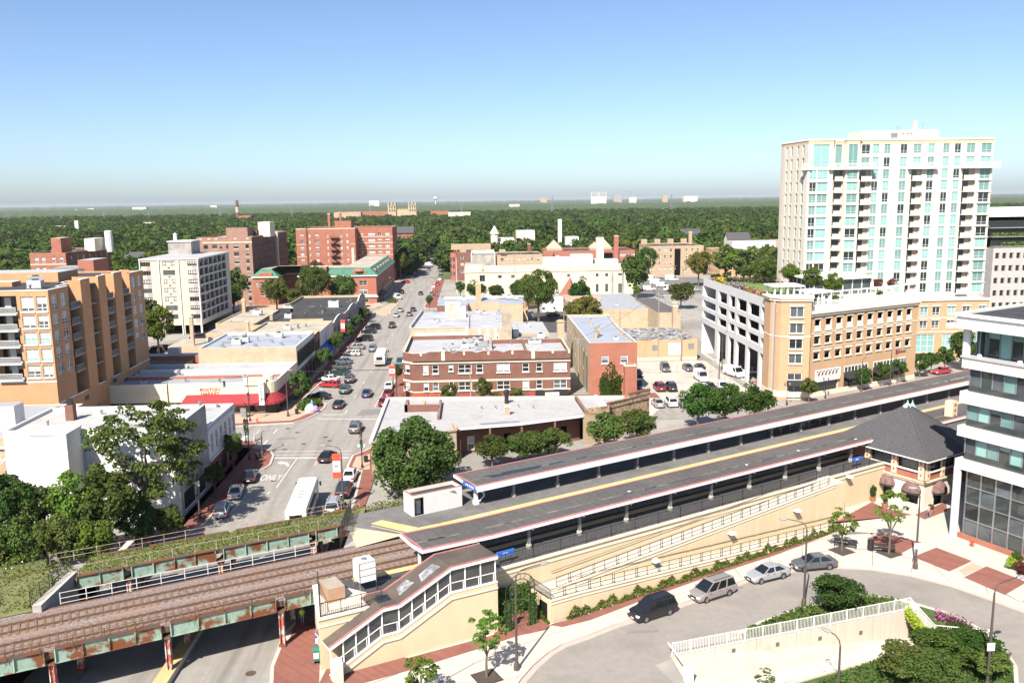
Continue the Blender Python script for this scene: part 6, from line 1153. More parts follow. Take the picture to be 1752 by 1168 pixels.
q=MB();q.poly([(-2.6,126.4,LZ-.12),(7.0,128.4,LZ-.12),(17.0,132.4,LZ-.12),(17.0,132.6,LZ+.02),(7,128.6,LZ+.02),(-2.6,126.6,LZ+.02)],TRIMW)
q.bar((-2.6,126.5,LZ-.12),(7,128.5,LZ-.12),.2,.24,TRIMW);q.bar((7,128.5,LZ-.12),(17,132.5,LZ-.12),.2,.24,TRIMW);q.build('eaves',t)
for x,y in((-2.6,126.4),(2,127.5),(6.9,128.6),(12.2,130.6)):m_=MB();m_.box(x,x+.3,y,y+.3,0,LZ-.1,B_BROWN);m_.build('porch_post',t)
q=MB();q.prism([(-.5,127.5),(1.5,128.3),(1.2,129.3),(-.8,128.5)],LZ,LZ,TARB)if False else None;m_=MB();m_.poly([(1,128.3,LZ+.01),(7,129.4,LZ+.01),(6.6,130.2,LZ+.01),(3,129.7,LZ+.01),(.4,129.2,LZ+.01)],mat('wet_roof',(.22,.22,.25),rough=.12));m_.build('roof_patch',t)
q=MB();q.box(-11.5,-6,137.5,138.2,LZ,LZ+1.1,B_BROWN);q.box(-11.5,-11,137.5,142,LZ,LZ+1.1,B_BROWN);q.box(-9,-8.3,138.2,142,LZ,LZ+1.0,B_YEL);q.build('light_well',t)
q=MB();c=L(835,800);q.lathe([(.35,0),(.35,1.4),(.5,1.5),(.5,2.2),(.3,2.4)],IRON,(c.x,c.y,LZ),8);q.build('flue',t);c=L(845,900);chimney(t,c.x-.35,c.x+.35,c.y,c.y+.7,LZ,LZ+1.2,B_TAN)
for x,y in((620,850),(740,845),(935,835),(1062,845)):c=L(x,y);vent(t,c.x,c.y,LZ,.5,.12)
c=G(1050+135*.19977,530+755*.19977,LZ);chimney(t,c.x-.9,c.x+.9,c.y-.5,c.y+.9,LZ-.5,LZ+5.6,B_RED,LIME)
letter(t,'PARK',.6,mat('faded_letter',(.2,.13,.09),rough=.9),(-6.6,123.4,4.1),(R(90),0,R(25)));letter(t,'MAPLE',.75,MATS['faded_letter'],(-6.0,123.65,2.8),(R(90),0,R(25)))
# second row behind the pizzeria
t=thing('white_roof_block','two storey block with white patched roofs, cream rear windows and a tall brown chimney stack','building',(-3,225,0));q=MB();
ro=[(GY(*K3(a,200),211).x+1.4,GY(*K3(c,200),211).x+1.4,4.6,6.2)for a,c in((540,568),(588,618),(655,692),(730,765),(805,842))]
wall(q,(-15.7,212),(-1.4,212),0,7.6,B_YEL);wall(q,(-1.4,211),(9.2,211),0,7.4,B_YEL,ro,.15);wall(q,(-1.4,212),(-1.4,211),0,7.5,WHITE);wall(q,(9.2,211),(9.8,244),0,7.5,WHITE,[(2,3.5,4.4,6)]);wall(q,(9.8,244),(-14.5,244),0,7.5,B_YEL);wall(q,(-14.5,244),(-15.7,212),0,7.8,B_BROWN,[(u,u+1.4,4.2,6.2)for u in np.arange(2,30,4)]);q.build('wall',t);windows(t,(-1.4,211),(9.2,211),ro,'hung',.08,frame=TRIMW,glass=(GLASS2,),blinds=(.3,.6));windows(t,(-14.5,244),(-15.7,212),[(u,u+1.4,4.2,6.2)for u in np.arange(2,30,4)],'hung',.1)
PATCHW=mat('patched_white_roof',(.42,.42,.43),(.35,.35,.375),.35,.7,lo=.42,hi=.6,c3=(.27,.29,.36),scale3=.16,lo3=.56,hi3=.62)
q=MB();q.poly([(-15.6,212,7.5),(-1.2,212,7.5),(-1.2,243.9,7.5),(-14.5,243.9,7.5)],PATCHW);q.poly([(-1.2,211,7.38),(9.2,211,7.38),(9.8,243.9,7.38),(-1.2,243.9,7.38)],PATCHW);q.build('roof',t)
q=MB();q.bar((-15.6,212,7.9),(-14.4,244,7.9),.5,.7,MEMBW);q.box(-1.4,-1.1,212,232,7.4,7.9,MEMBW);q.box(-15.6,-1.4,211.9,212.2,7.5,7.7,CONC);q.build('parapet',t)
q=MB();q.box(-14.6,-1.5,211.85,212,5.2,6.3,STUCCO);q.box(-8.6,-8,211.83,212,3.6,5.2,STUCCO);q.box(-2,-1.4,211.8,212,3.2,7.5,STUCCO);q.box(.2,5.4,210.93,211,4.0,4.6,STUCCO);[q.box(x,x+.5,210.93,211,3.2,7.3,STUCCO)for x in(1.1,3.2,5.1)];q.build('painted_band',t)
q=MB();q.box(7.0,9.3,209.2,211,0,11.8,mat('buff_grey_brick',(.36,.3,.23),(.42,.36,.28),1.2,.95,c3=(.28,.22,.17),scale3=.5));q.build('chimney',t);q=MB();q.box(-7.6,-3.4,231,235,7.4,11.4,mat('stained_render',(.5,.46,.36),(.58,.54,.44),.7,.9,c3=(.33,.27,.2),scale3=.5));q.box(-3.4,-2,231,232.5,7.4,10.5,WHITE);q.build('stair_head',t);[ac_unit(t,x,y,7.4,s,rD.random())for x,y,s in((3,236,.8),(7,238,.7),(-10,222,.6),(-9,224,.4),(6,222,.5),(1,239,.8))]
q=MB();q.box(-15.5,-2,191,211,0,5.0,B_YEL,MEMBW);q.box(-2,7,191,210,0,3.4,B_YEL,MEMBW);q.build('rear_wing',t);[ac_unit(t,x,y,3.4,s,rD.random())for x,y,s in((0,196,1),(2.5,195,.9),(4.2,199,1))]
t=thing('patched_roof_shed','low shed with a mottled black and white roof beside the tan chimney stack','building',(15,200,0));q=MB();q.box(10.4,18.6,192,214,0,4.6,B_YEL,MOTTLE);q.box(9.9,11.2,214,232,0,6.2,STUCCO,MEMBW);q.box(11.2,19,215,236,0,5.2,B_YEL,MEMBW);q.build('wall',t);c0,c1=GY(*K3(1268,270),192),GY(*K3(1328,105),192);chimney(t,c0 .x,c1 .x,191.5,193.2,0,c1 .z,B_YEL,B_TAN);ac_unit(t,16.5,211,4.6,1);ac_unit(t,14,226,5.2,.8)
t=thing('flat_roof_row','row with pale flat roofs and an orange brick chimney on the right pavement','building',(2,280,0));q=MB();P=[(-11.4,272),(-1.6,272),(-1.6,279),(8.6,279),(8.6,274),(17.2,276),(17.6,291),(-10.2,292)]
q.box(-11.4,-1.6,271,292,0,6,B_BROWN,MEMBB);q.box(-1.6,8.6,279,292,0,6,B_YEL,MEMBB);q.box(8.6,17.4,274,292,0,5.8,B_YEL,MEMBB);q.box(-9.8,18,289,292.3,6,6.5,WHITE);q.box(10,15.6,270,274,0,4.4,B_YEL,B_TAN);q.build('wall',t);chimney(t,0.9,2.6,281,282.6,6,11.6,B_PEACH);chimney(t,16.2,17.6,271.5,273,4,9.4,B_PEACH);[ac_unit(t,x,y,6,s,.1)for x,y,s in((-3,285,.9),(3.6,288,.8),(7,286,1),(12,286,1.1),(14,283,.7),(-6.5,288,.5),(9.5,288,.7))]
t=thing('yellow_brick_hall','wide yellow brick back wall with grey and salmon roofs behind the red fronted building','building',(44,265,0));q=MB();q.box(31,53.5,254,296,0,6.0,B_YEL,MEMB);q.box(29,41,276,277,6,7.6,mat('salmon',(.5,.28,.2),(.55,.33,.25),1,.9));q.box(24,33,296,310,0,5.4,STUCCO,MEMBW);q.build('wall',t);q=MB();q.poly([(30,297,5.5),(34.6,297,5.5),(34.6,302,12)],SHINGLE);m_=MB();c=(33,300);m_.poly([(29.5,298,5.4),(35,298,5.4),(34.2,302,11.5)],mat('rust_tile',(.25,.09,.06),(.3,.12,.08),2,.9));m_.poly([(35,298,5.4),(37,305,5.4),(34.2,302,11.5)],MATS['rust_tile']);m_.poly([(37,305,5.4),(29.5,298,5.4),(34.2,302,11.5)],MATS['rust_tile']);m_.build('roof_gable',t);[ac_unit(t,x,y,6,s)for x,y,s in((36,272,.9),(38,285,.7),(44,262,.5))]
t=thing('patched_warehouse','one storey brick warehouse with a mottled black roof behind the parking lot','building',(45,210,0));P=rect(38.2,53.4,202,223);oo=[(4.3,5.6,2.4,3.8),(8.2,11.6,1.4,4.4),(13.0,14.4,2.6,4.0)];q=MB();wall(q,P[0],P[1],0,5,B_PEACH,oo,.1);[wall(q,P[i],P[(i+1)%4],0,5,B_TAN)for i in(1,2,3)];q.box(38.2,53.4,201.9,202,0,.9,CONC);q.build('wall',t);m_=MB();m_.box(46.4,49.8,202.08,202.12,1.4,4.4,TRIMW);m_.box(42.5,43.8,202.06,202.1,2.4,3.8,STEEL);m_.box(51.2,52.6,202.06,202.1,2.6,4.0,STEEL);m_.box(41,44,201.95,202.0,.9,2.2,B_TAN);m_.build('panel',t);roofdeck(t,P,4.8,.2,MOTTLE,B_PEACH,.2);chimney(t,51.9,53.2,221,222.5,4,10.5,B_YEL)
t=thing('yellow_side_building','yellow brick flat roofed building against the left side of the parking garage','building',(54,245,0));q=MB();q.box(52,58.5,240,275,0,6.6,B_YEL,mat('dark_flat_roof',(.08,.07,.07),(.12,.11,.1),1,.9));q.build('wall',t);chimney(t,56.3,57.4,240.5,241.5,6,9,B_YEL)
# post office
t=thing('post_office','long cream limestone hall with tall narrow windows and a recessed grey parapet','post office',(32,360,0));QX0,QX1,QY=-3.2,67.4,350;E5=lambda x,y:(920+x*.16553,380+y*.16553);oo=[]
for a,c,z0,z1 in((305,335,0,0),(600,630,0,0),(698,728,0,0)):
 x0,x1=GY(*E5(a,600),QY).x-QX0,GY(*E5(c,600),QY).x-QX0;oo+=[(x0,x1,.9,4.2),(x0,x1,7.2,8.5)]
x0=GY(*E5(832,600),QY).x-QX0;oo+=[(x0,x0+2.4,7.4,8.5),(x0,x0+2.2,0.3,4.2)]
for u in(7.3,13.5,18.8,24,28.5):oo+=[(u,u+1.5,7.2,8.5),(u,u+1.5,1,4.2)]
oo[-10]=(6.0,8.2,6.0,8.6);P=rect(QX0,QX1,QY,QY+28);q=MB();wall(q,P[0],P[1],0,9.6,LIME,oo,.25);[wall(q,P[i],P[(i+1)%4],0,9.6,LIME)for i in(1,2,3)];q.build('wall',t);windows(t,P[0],P[1],oo,'two',.18,frame=STEEL,glass=(GLASS,GLASS2),blinds=(0,));q=MB()
q.box(QX0-.2,QX1+.2,QY-.25,QY+28,9.6,9.9,LIME,GRAVELR);q.box(4.5,QX1-6.5,QY+1.2,QY+2,9.9,12.3,LIME,GRAVELR);[q.hexa([(x,QY+.1,9.9),(x+.7,QY+.1,9.9),(x+.7,QY+1.2,9.9),(x,QY+1.2,9.9),(x,QY+.9,12.0),(x+.7,QY+.9,12.0),(x+.7,QY+1.2,12.2),(x,QY+1.2,12.2)],LIME)for x in np.arange(5,60,11)];q.build('attic',t);q=MB();q.box(61.5,QX1-.1,QY+.3,QY+10,9.9,11.6,LIME,CONCG);q.box(QX0+.1,4,QY+.5,QY+12,9.9,13,LIME,CONCG);q.box(56.5,57.2,QY-.3,QY,0,9.6,CONCG);q.box(60.8,61.4,QY-.3,QY,0,9.6,CONCG);q.build('wing',t)
q=MB();q.box(0,9.5,378,388,9.9,15,CONCG,mat('slate_flat',(.15,.15,.16),(.19,.19,.2),.8,.8));q.box(-.4,9.9,388,389,9.9,16.6,CONC);q.box(-.6,0,378,389,9.9,15.8,CONC);q.box(9.5,10.1,378,389,9.9,15.8,CONC);q.build('end_pavilion',t);q=MB();q.box(30,44,366,374,9.9,14,WHITE,WHITE);q.box(42,51,365,372,9.9,15.2,WHITE,WHITE);q.box(52,62,366,372,9.9,13,WHITE);q.build('plant_room',t);[ac_unit(t,x,358,9.9,1.3)for x in(20,47,57)]
m_=MB();c=G(*E5(648,440),10);cx=GY(*E5(610,300),372).x;cx2=GY(*E5(682,300),372).x;m_.box(cx,cx2,372,375,9.9,GY(*E5(640,158),372).z,LIME);m_.build('chimney',t)
# apartment blocks behind
def brick_apt(name,label,xa,ya,xb,yb,Y,depth,wm,cols,rowsz,zt,side=None,extra=None,fr=TRIMW):
 x0,x1=GY(xa,ya,Y).x,GY(xb,yb,Y).x;zt=GY(xa,ya,Y).z if zt is None else zt;t=thing(name,label,'apartment building',((x0+x1)/2,Y+depth/2,0));W_=x1-x0;oo=[(f*W_,f*W_+w,zt-z,zt-z+1.5)for z in rowsz for f,w in cols]
 P=rect(x0,x1,Y,Y+depth);q=MB();wall(q,P[0],P[1],0,zt,wm,oo,.2);so=[(u,u+1.2,zt-z,zt-z+1.5)for z in rowsz for u in np.arange(2,depth-2,4)];[wall(q,P[i],P[(i+1)%4],0,zt,side or wm,so if i in(1,3)else())for i in(1,2,3)];q.build('wall',t);windows(t,P[0],P[1],oo,'hung',.12,frame=fr,glass=(GLASS,GLASS2),blinds=(0,.4,.7));windows(t,P[3],P[0],so,'hung',.12,frame=fr,glass=(GLASS,));windows(t,P[1],P[2],so,'hung',.12,frame=fr,glass=(GLASS,));roofdeck(t,P,zt-.6,.6,BLACKR,wm,cap=B_TAN if wm is not B_PEACH else WHITE);return t,x0,x1,zt
t,x0,x1,zt=brick_apt('brick_apartments','dark red brick apartment house on the right pavement with a bowed corner bay',780,432,842,432,424,32,B_BROWN,((.12,1.5),(.42,1.6),(.6,1.3),(.8,1.5)),(3.2,6.6,10),None);m_=MB();m_.lathe([(2.6,0),(2.6,zt-.2),(2.8,zt)],B_RED,(x0-.3,426.5,0),10);m_.build('bay',t)
for z in(2.4,5.9,9.4):
 for a in(-2.6,-1.9,3.6):m_=MB();m_.rbox((x0-.3+2.6*math.cos(a),426.5+2.6*math.sin(a)),.12,1.0,z,z+1.8,a,GLASS2);m_.build('window',t)
m_=MB();[m_.box(x0+2+i*6.4,x0+5+i*6.4,425,426,zt,zt+1.1,B_TAN)for i in range(4)];m_.box(x0-3,x1,455,456,zt-.5,zt+2.6,B_TAN);m_.build('parapet_rise',t)
t,x0,x1,zt=brick_apt('brick_apartments','tan brick apartment wing with paired windows beside a dark slot behind the post office',850,436,928,434,427,26,B_TAN,((.08,1.7),(.2,.9),(.27,.9),(.37,1.1),(.45,1.1),(.57,.9),(.66,1.2),(.75,1.2),(.88,1.4)),(3.2,6.6),None);m_=MB();m_.box(x0-2.6,x0,428,450,0,zt-.8,BLACK);m_.build('light_slot',t);chimney(t,x1-6,x1-4.4,447,448.4,zt,zt+4,B_BROWN)
t,x0,x1,zt=brick_apt('brick_apartments','salmon red apartment house with pyramid roofs, rear porches and a red chimney',935,430,1086,428,440,30,B_RED,((.28,3.2),(.41,2.8),(.56,1.1),(.83,3),(.92,3.6),(.1,2)),(3.4,7.0),None);RT_=mat('pink_tile',(.5,.3,.22),(.55,.36,.27),1.5,.9)
for f,w,h in((.12,8,5),(.7,8,5.5),(.6,6,3.6)):c=(x0+(x1-x0)*f,458);m_=MB();B4_=[(c[0]-w/2,454),(c[0]+w/2,454),(c[0]+w/2,462),(c[0]-w/2,462)];m_.prism(B4_,zt-1,zt+.6,B_TAN);[m_.poly([(*B4_[i],zt+.6),(*B4_[(i+1)%4],zt+.6),(c[0],c[1],zt+h)],RT_)for i in range(4)];m_.build('pyramid_roof',t)
chimney(t,x0+(x1-x0)*.76,x0+(x1-x0)*.81,438.4,440,0,zt+7.2,B_RED);m_=MB();m_.box(x0+(x1-x0)*.62,x0+(x1-x0)*.745,439.2,440.05,0,zt-1.2,BLACK);[m_.box(x0+(x1-x0)*.615,x0+(x1-x0)*.75,438.6,440,z,z+1.1,mat('porch_wood',(.25,.15,.08),rough=.9))for z in(zt-5.4,zt-9)];m_.box(x0-2,x0+3,437,440,0,zt+.3,B_RED);m_.build('rear_porch',t)
t,x0,x1,zt=brick_apt('brick_apartments','pale tan four storey apartment block with a dark fire stair slot',1112,421,1204,421,430,28,B_TAN,((.02,1.2),(.16,1.2),(.26,1.2),(.37,1.2),(.66,1.2),(.77,1.2),(.87,1.2)),(3,6.2,9.4,12.6),None);m_=MB();m_.box(x0+(x1-x0)*.46,x0+(x1-x0)*.57,429.9,430.02,0,zt-1.5,BLACK);m_.build('stair_slot',t);chimney(t,x1-5,x1-3.4,440,441.6,zt,zt+6,B_TAN);m_=MB();[m_.box(x0+i*7,x0+3+i*7,452,454,zt,zt+2.4,B_TAN)for i in range(4)];m_.build('roof_house',t)
YO=415.8;t,x0,x1,zt=brick_apt('brick_apartments','orange brick four storey block with small white windows and a long white roof house',1232,428.5,1342,429,YO,26,B_PEACH,((.105,3.0),(.28,2),(.42,4),(.64,3.0),(.84,2)),(2.9,6.2,9.5,12.6),None,side=B_PEACH)
m_=MB();xl,xr=GY(1253,425,YO+10).x,GY(1327,425,YO+10).x;m_.box(xl,xr,YO+10,YO+20,zt-.6,GY(1260,413,YO+10).z,WHITE,MEMBW);m_.box(xr,xr+6,YO+10,YO+20,zt-.6,zt+4,B_TAN);m_.build('roof_house',t);m_=MB();m_.box(x0+(x1-x0)*.41,x0+(x1-x0)*.56,YO-.15,YO,zt-4,zt+1.3,B_PEACH);m_.build('pilaster',t)
t=thing('white_villa','white flat roofed hall with a tall plain chimney half hidden by trees','building',(20,520,0));q=MB();a,c=GY(884,395,560),GY(915,392,560);q.box(a.x,c.x,560,575,0,a.z,CREAM2,WHITE);a,c=GY(842,405,540),GY(880,405,540);q.box(a.x,c.x,540,552,0,a.z-1,CREAM2,WHITE);a,c=GY(968,405,545),GY(990,405,545);q.box(a.x,c.x,545,556,0,a.z,STUCCO,CONCG);q.build('wall',t);m_=MB();a,c=GY(955,375,545),GY(961,375,545);m_.box(a.x,c.x,545,548,0,a.z,WHITE);m_.build('chimney',t)
m_=MB();a=GY(846,392,538);m_.lathe([(2.4,0),(2.4,a.z-3),(3,a.z-2.8),(.2,a.z+2)],CREAM2,(a.x,538,0),8);m_.build('turret',t)
# --- parking garage with the roof garden, and the tower
t=thing('parking_garage','parking garage of white decks with an orange brick front and a garden on its roof','parking garage',(72,185,0));GXX=57.0;q=MB();ys=[159.8,211.0]
K4y=lambda px:GX(px,560,GXX).y
cols=[(K4y(1050+a*.19977),K4y(1050+c*.19977))for a,c in((1258,1347),(1150,1242),(1052,1132),(985,1033),(892,963),(755,868))]
ro=[(14.5,17.0),(11.75,13.55),(9.1,10.85)];oo=[]
for i,(a,c)in enumerate(cols):
 a,c=min(a,c),max(a,c)
 for k,(z0,z1)in enumerate(ro):oo.append((211-c,211-a,z0,z1))
 oo.append((211-c,211-a,.0,7.7))
wall(q,(GXX,211),(GXX,159.8),0,19.0,WHITE,[o for o in oo if o[2]>1]+[(o[0],o[1],.02,o[3])for o in oo if o[2]<1],.6)
q.build('wall',t);q=MB()
FA,FB=Vector((63.7,160.0,0)),Vector((92.8,175.2,0));BK_=[Vector((57.0,211,0)),Vector((96,211,0))]
for z in(8.2,10.9,13.6,16.9):q.prism([(GXX+.7,160.8),(63.5,160.8),(92.5,176),(96,210.5),(GXX+.7,210.5)],z-.3,z,mat('deck_inner_shade',(.1,.095,.09),(.14,.13,.125),1,.9));  # deck colour darkened, carries the shade inside the openings
q.prism([(72,176),(92.5,190),(95,210),(72,210)],0,16.5,mat('deck_shade',(.07,.066,.062),(.1,.095,.09),1,.9));q.prism([(GXX+7,163),(GXX+8,163),(GXX+8,210),(GXX+7,210)],0,16.9,MATS['deck_shade']);q.build('deck',t)  # dark core and added inner wall, coloured so the openings look black
q=MB();q.prism([(GXX+.3,160.2),(63.7,160.4),(92.7,175.6),(96,211),(GXX+.3,211)],16.95,17.3,WHITE,CONC);q.build('roof',t)
d=(FB-FA).normalized();n=Vector((d.y,-d.x,0));FL=(FB-FA).length;fo=[];W3,W2_=[],[]
for i in range(10):
 u=1.6+i*3.06
 for k,(z0,z1)in enumerate(((13.05,15.2),(10.4,11.9),(7.4,8.9))):fo.append((u,u+1.65,z0,z1))
shop=[(1.8,8.9,.8,3.0),(10.6,17.6,.4,3.4),(19.4,26,.6,3.2)]
q=MB();wall(q,FA,FB,0,16.4,B_PEACH,fo+shop,.35,CREAM2);wall(q,FB,(96,211),0,16.4,B_PEACH);wall(q,(96,211),(GXX,211),0,18,WHITE);q.build('front_wall',t)
for a,c,z0,z1 in fo:
 m_=MB();b0=FA+d*a;b1=FA+d*c
 if z1>14:m_.hexa([*(b0-n*.02+Vector((0,0,z0)),b1-n*.02+Vector((0,0,z0)),b1-n*.1+Vector((0,0,z0)),b0-n*.1+Vector((0,0,z0))),*(b0-n*.02+Vector((0,0,z0+.9)),b1-n*.02+Vector((0,0,z0+.9)),b1-n*.1+Vector((0,0,z0+.9)),b0-n*.1+Vector((0,0,z0+.9)))],TRIMW)
 m_.bar(b0-d*.2+n*.06+Vector((0,0,z0-.12)),b1+d*.2+n*.06+Vector((0,0,z0-.12)),.2,.25,CREAM2);m_.bar(b0-d*.2+n*.03+Vector((0,0,z1+.18)),b1+d*.2+n*.03+Vector((0,0,z1+.18)),.1,.36,CREAM2);m_.build('opening_trim',t)
def fband(z,h,o,mt,u0=0,u1=None):m_.bar(FA+d*u0+n*o/2+Vector((0,0,z)),FA+d*(u1 or FL)+n*o/2+Vector((0,0,z)),o,h,mt)
m_=MB();fband(12.5,.22,.08,CREAM2);fband(9.6,.1,.05,CREAM2);fband(16.1,.5,.35,CREAM2);fband(16.5,.3,.6,CREAM2);fband(.5,1.0,.1,CREAM2);m_.build('stone_band',t)
m_=MB();fband(17.1,.9,.25,TRIMW);m_.build('parapet',t);m_=MB()
for i in range(13):u=1+i*2.6;m_.bar(FA+d*u-n*.3+Vector((0,0,17.4)),FA+d*u-n*.3+Vector((0,0,20.2)),.22,.22,TRIMW)
m_.bar(FA+d*1-n*.3+Vector((0,0,20.2)),FA+d*FL-n*.3+Vector((0,0,20.2)),.25,.25,TRIMW);m_.bar(FA+d*1-n*.3+Vector((0,0,18.6)),FA+d*FL-n*.3+Vector((0,0,18.6)),.1,.1,TRIMW);m_.build('pergola_frame',t);bm_=MB();[bm_.bar(FA+d*(1+i*.25)-n*.3+Vector((0,0,17.5)),FA+d*(1+i*.25)-n*.3+Vector((0,0,18.6)),.05,.05,TRIMW)for i in range(124)];bm_.build('balusters',t)['kind']='stuff'
m_=MB();z0,z1=3.4,5.2
for u in(2.0,9.0):m_.bar(FA+d*u+n*.3+Vector((0,0,z0)),FA+d*u+n*.3+Vector((0,0,z1)),.2,.2,TRIMW)
for z in(z0,z1):m_.bar(FA+d*2+n*.3+Vector((0,0,z)),FA+d*9+n*.3+Vector((0,0,z)),.2,.25 if z>4 else.9,TRIMW)
for i in range(7):u=2+i;m_.bar(FA+d*u+n*.3+Vector((0,0,z0)),FA+d*(u+1)+n*.3+Vector((0,0,z1)),.12,.12,TRIMW);m_.bar(FA+d*(u+1)+n*.31+Vector((0,0,z0)),FA+d*u+n*.31+Vector((0,0,z1)),.12,.12,TRIMW)
m_.build('cross_truss',t);m_=MB()
for u0,u1 in((10.6,17.6),(19.4,26)):
 m_.hexa([*(FA+d*u0+Vector((0,0,3.0)),FA+d*u1+Vector((0,0,3.0)),FA+d*u1+n*1.3+Vector((0,0,2.7)),FA+d*u0+n*1.3+Vector((0,0,2.7))),*(FA+d*u0+Vector((0,0,3.9)),FA+d*u1+Vector((0,0,3.9)),FA+d*u1+n*1.3+Vector((0,0,2.85)),FA+d*u0+n*1.3+Vector((0,0,2.85)))],AWNK)
m_.build('awning',t);m_=MB()
for u0,u1 in((10.6,17.6),(19.4,26),(27,29.6)):m_.bar(FA+d*u0+n*.02+Vector((0,0,4.5)),FA+d*u1+n*.02+Vector((0,0,4.5)),.06,1.0,GLASS2);[m_.bar(FA+d*(u0+i)+n*.06+Vector((0,0,4)),FA+d*(u0+i)+n*.06+Vector((0,0,5)),.1,.1,TRIMW)for i in range(int(u1-u0)+1)];m_.bar(FA+d*u0+n*.06+Vector((0,0,5.05)),FA+d*u1+n*.06+Vector((0,0,5.05)),.12,.15,TRIMW)
for u0,u1,z0,z1 in shop:m_.bar(FA+d*u0-n*.3+Vector((0,0,(z0+z1)/2)),FA+d*u1-n*.3+Vector((0,0,(z0+z1)/2)),.05,z1-z0,GLASS)
m_.build('transom',t);m_=MB();m_.rbox(FA+d*26.6+n*.05,.7,.1,6.0,6.8,math.atan2(d.y,d.x),AWNR);[m_.rbox(FA+d*(27.2+i*.42)+n*.05,.3,.1,6.2,6.65,math.atan2(d.y,d.x),AWNB)for i in range(6)];m_.build('logo_sign',t)
# brick corner block
c0,c1=Vector((57.9,159.2,0)),Vector((63.4,158.4,0));CPB=[Vector((56.7,161.5,0)),c0,c1,Vector((64.3,160.6,0)),Vector((64.3,165,0)),Vector((56.7,165,0))]
bo=[(1.7,4.2,z0,z1)for z0,z1 in((16.0,18.0),(12.95,14.85),(9.95,11.85),(7.1,9.0))]+[(1.6,4.3,3.9,5.2),(1.6,4.3,.2,3.3)];q=MB()
for i in range(6):wall(q,CPB[i],CPB[(i+1)%6],0,19.0,B_PEACH,bo if i==1 else(),.2)
q.build('corner_wall',t);windows(t,c0,c1,bo[:4],'two',.1,frame=TRIMW,glass=(GLASS,GLASS2),blinds=(0,),lintel=CREAM2,sill=CREAM2);windows(t,c0,c1,bo[4:],'two',.1,frame=TRIMW,glass=(GLASS2,),blinds=(0,));m_=MB()
for z,h,o in((12.2,.25,-.06),(19.0,.5,-.25),(19.5,.35,-.45),(.6,1.2,-.1)):m_.prism(inset(CPB,o),z,z+h,CREAM2)if z else None
m_.build('stone_band',t);m_=MB();m_.hexa([(59.3,157.6,3.0),(62.2,157.2,3.0),(62.3,158.6,3.0),(59.4,158.9,3.0),(59.3,157.6,3.1),(62.2,157.2,3.1),(62.3,158.6,3.9),(59.4,158.9,3.9)],AWNK);m_.build('awning',t)
for px_,z_,ry in((0,0,0),):pass
# roof pergolas, pavilion
def pergola(label,c,w,dd,z0,z1,rot):
 p_=thing('roof_pergola',label,'pergola',(*c,z0));m_=MB();m_.rbox(c,w+1.2,dd+1.2,z1,z1+.25,rot,TRIMW);m_.build('slab',p_)
 for a in np.linspace(-w/2,w/2,5):
  for b_ in(-dd/2,dd/2):m_=MB();m_.rbox((c[0]+a*math.cos(rot)-b_*math.sin(rot),c[1]+a*math.sin(rot)+b_*math.cos(rot)),.3,.3,z0,z1,rot,TRIMW);m_.build('post',p_)
 return p_
pergola('taller white slatted roof pergola above the brick corner block',(60.2,164.5),5,4,17.3,21.4,0);pergola('lower white roof pergola right of the taller one',(66.5,167),6,4,17.3,19.9,.45)
p_=thing('roof_pavilion','white roofed glass pavilion in the garden on the garage roof','pavilion',(80,186,17.3));m_=MB();A_=[Vector((73,181.5,0)),Vector((87.5,186,0)),Vector((88,196,0)),Vector((73,196,0))];m_.prism(inset(A_,-.8),20.6,20.9,TRIMW);m_.build('roof',p_)
for i in(0,1,3):
 for k in range(6):a=A_[i].lerp(A_[(i+1)%4],k/6);c=A_[i].lerp(A_[(i+1)%4],(k+1)/6);m_=MB();m_.poly([(a.x,a.y,17.3),(c.x,c.y,17.3),(c.x,c.y,20.6),(a.x,a.y,20.6)],GLASS2);m_.build('pane',p_);m_=MB();m_.tube((a.x,a.y,17.3),(a.x,a.y,20.6),.12,.12,TRIMW,6);m_.build('post',p_)
flat('roof_lawn',[(58.2,168),(66,170),(69,180),(68,194),(64,200),(58.2,202)],18.75,LAWN);flat('planting_bed',[(57.4,164),(71,168),(72,208),(57.4,210)],18.7,SOIL)
# tower
t=thing('apartment_tower','tall cream apartment tower with blue green windows, stacked balconies and an orange brick base','apartment tower',(98,203,0));TZ=51.0;TY=195.0;TW=mat('tower_precast',(.61,.545,.455),(.64,.575,.485),.5,.75,c3=(.56,.485,.39),scale3=.1);q=MB()
F0=[(75.8,TY),(81.6,TY),(82.2,TY+1.2),(84.3,TY+1.2),(84.6,TY),(87.6,TY),(88.2,TY+1.4),(119.3,TY+1.4),(119.3,TY+14),(74.6,TY+14),(74.6,TY+12)]
zr=[(47.7,49.8),(44.75,46.9)]+[(44.2-2.61*i-2.15,44.2-2.61*i)for i in range(11)]
zlow=14.9
e1=[(.9,3.6,a-(.2 if i<2 else 0),c)for i,(a,c)in enumerate(zr)];e1+=[(3.9,5.6,a,c)for a,c in zr[1:]if a<44.5]
e1=[(.5,2.1,a,c)for a,c in zr[2:]]+[(2.3,4.7,a,c)for a,c in zr[2:]]+[(1.2,4.9,44.75,49.8)]
e3=[(.15,2.0,a+.1,c+.15)for a,c in zr[2:]]+[(.3,1.8,44.75,49.8)]
e5=[(.3,2.8,a,c)for a,c in zr[2:]]+[(.4,2.6,44.75,49.8)]
us=lambda x:x-88.2
e7=[];bal7=[]
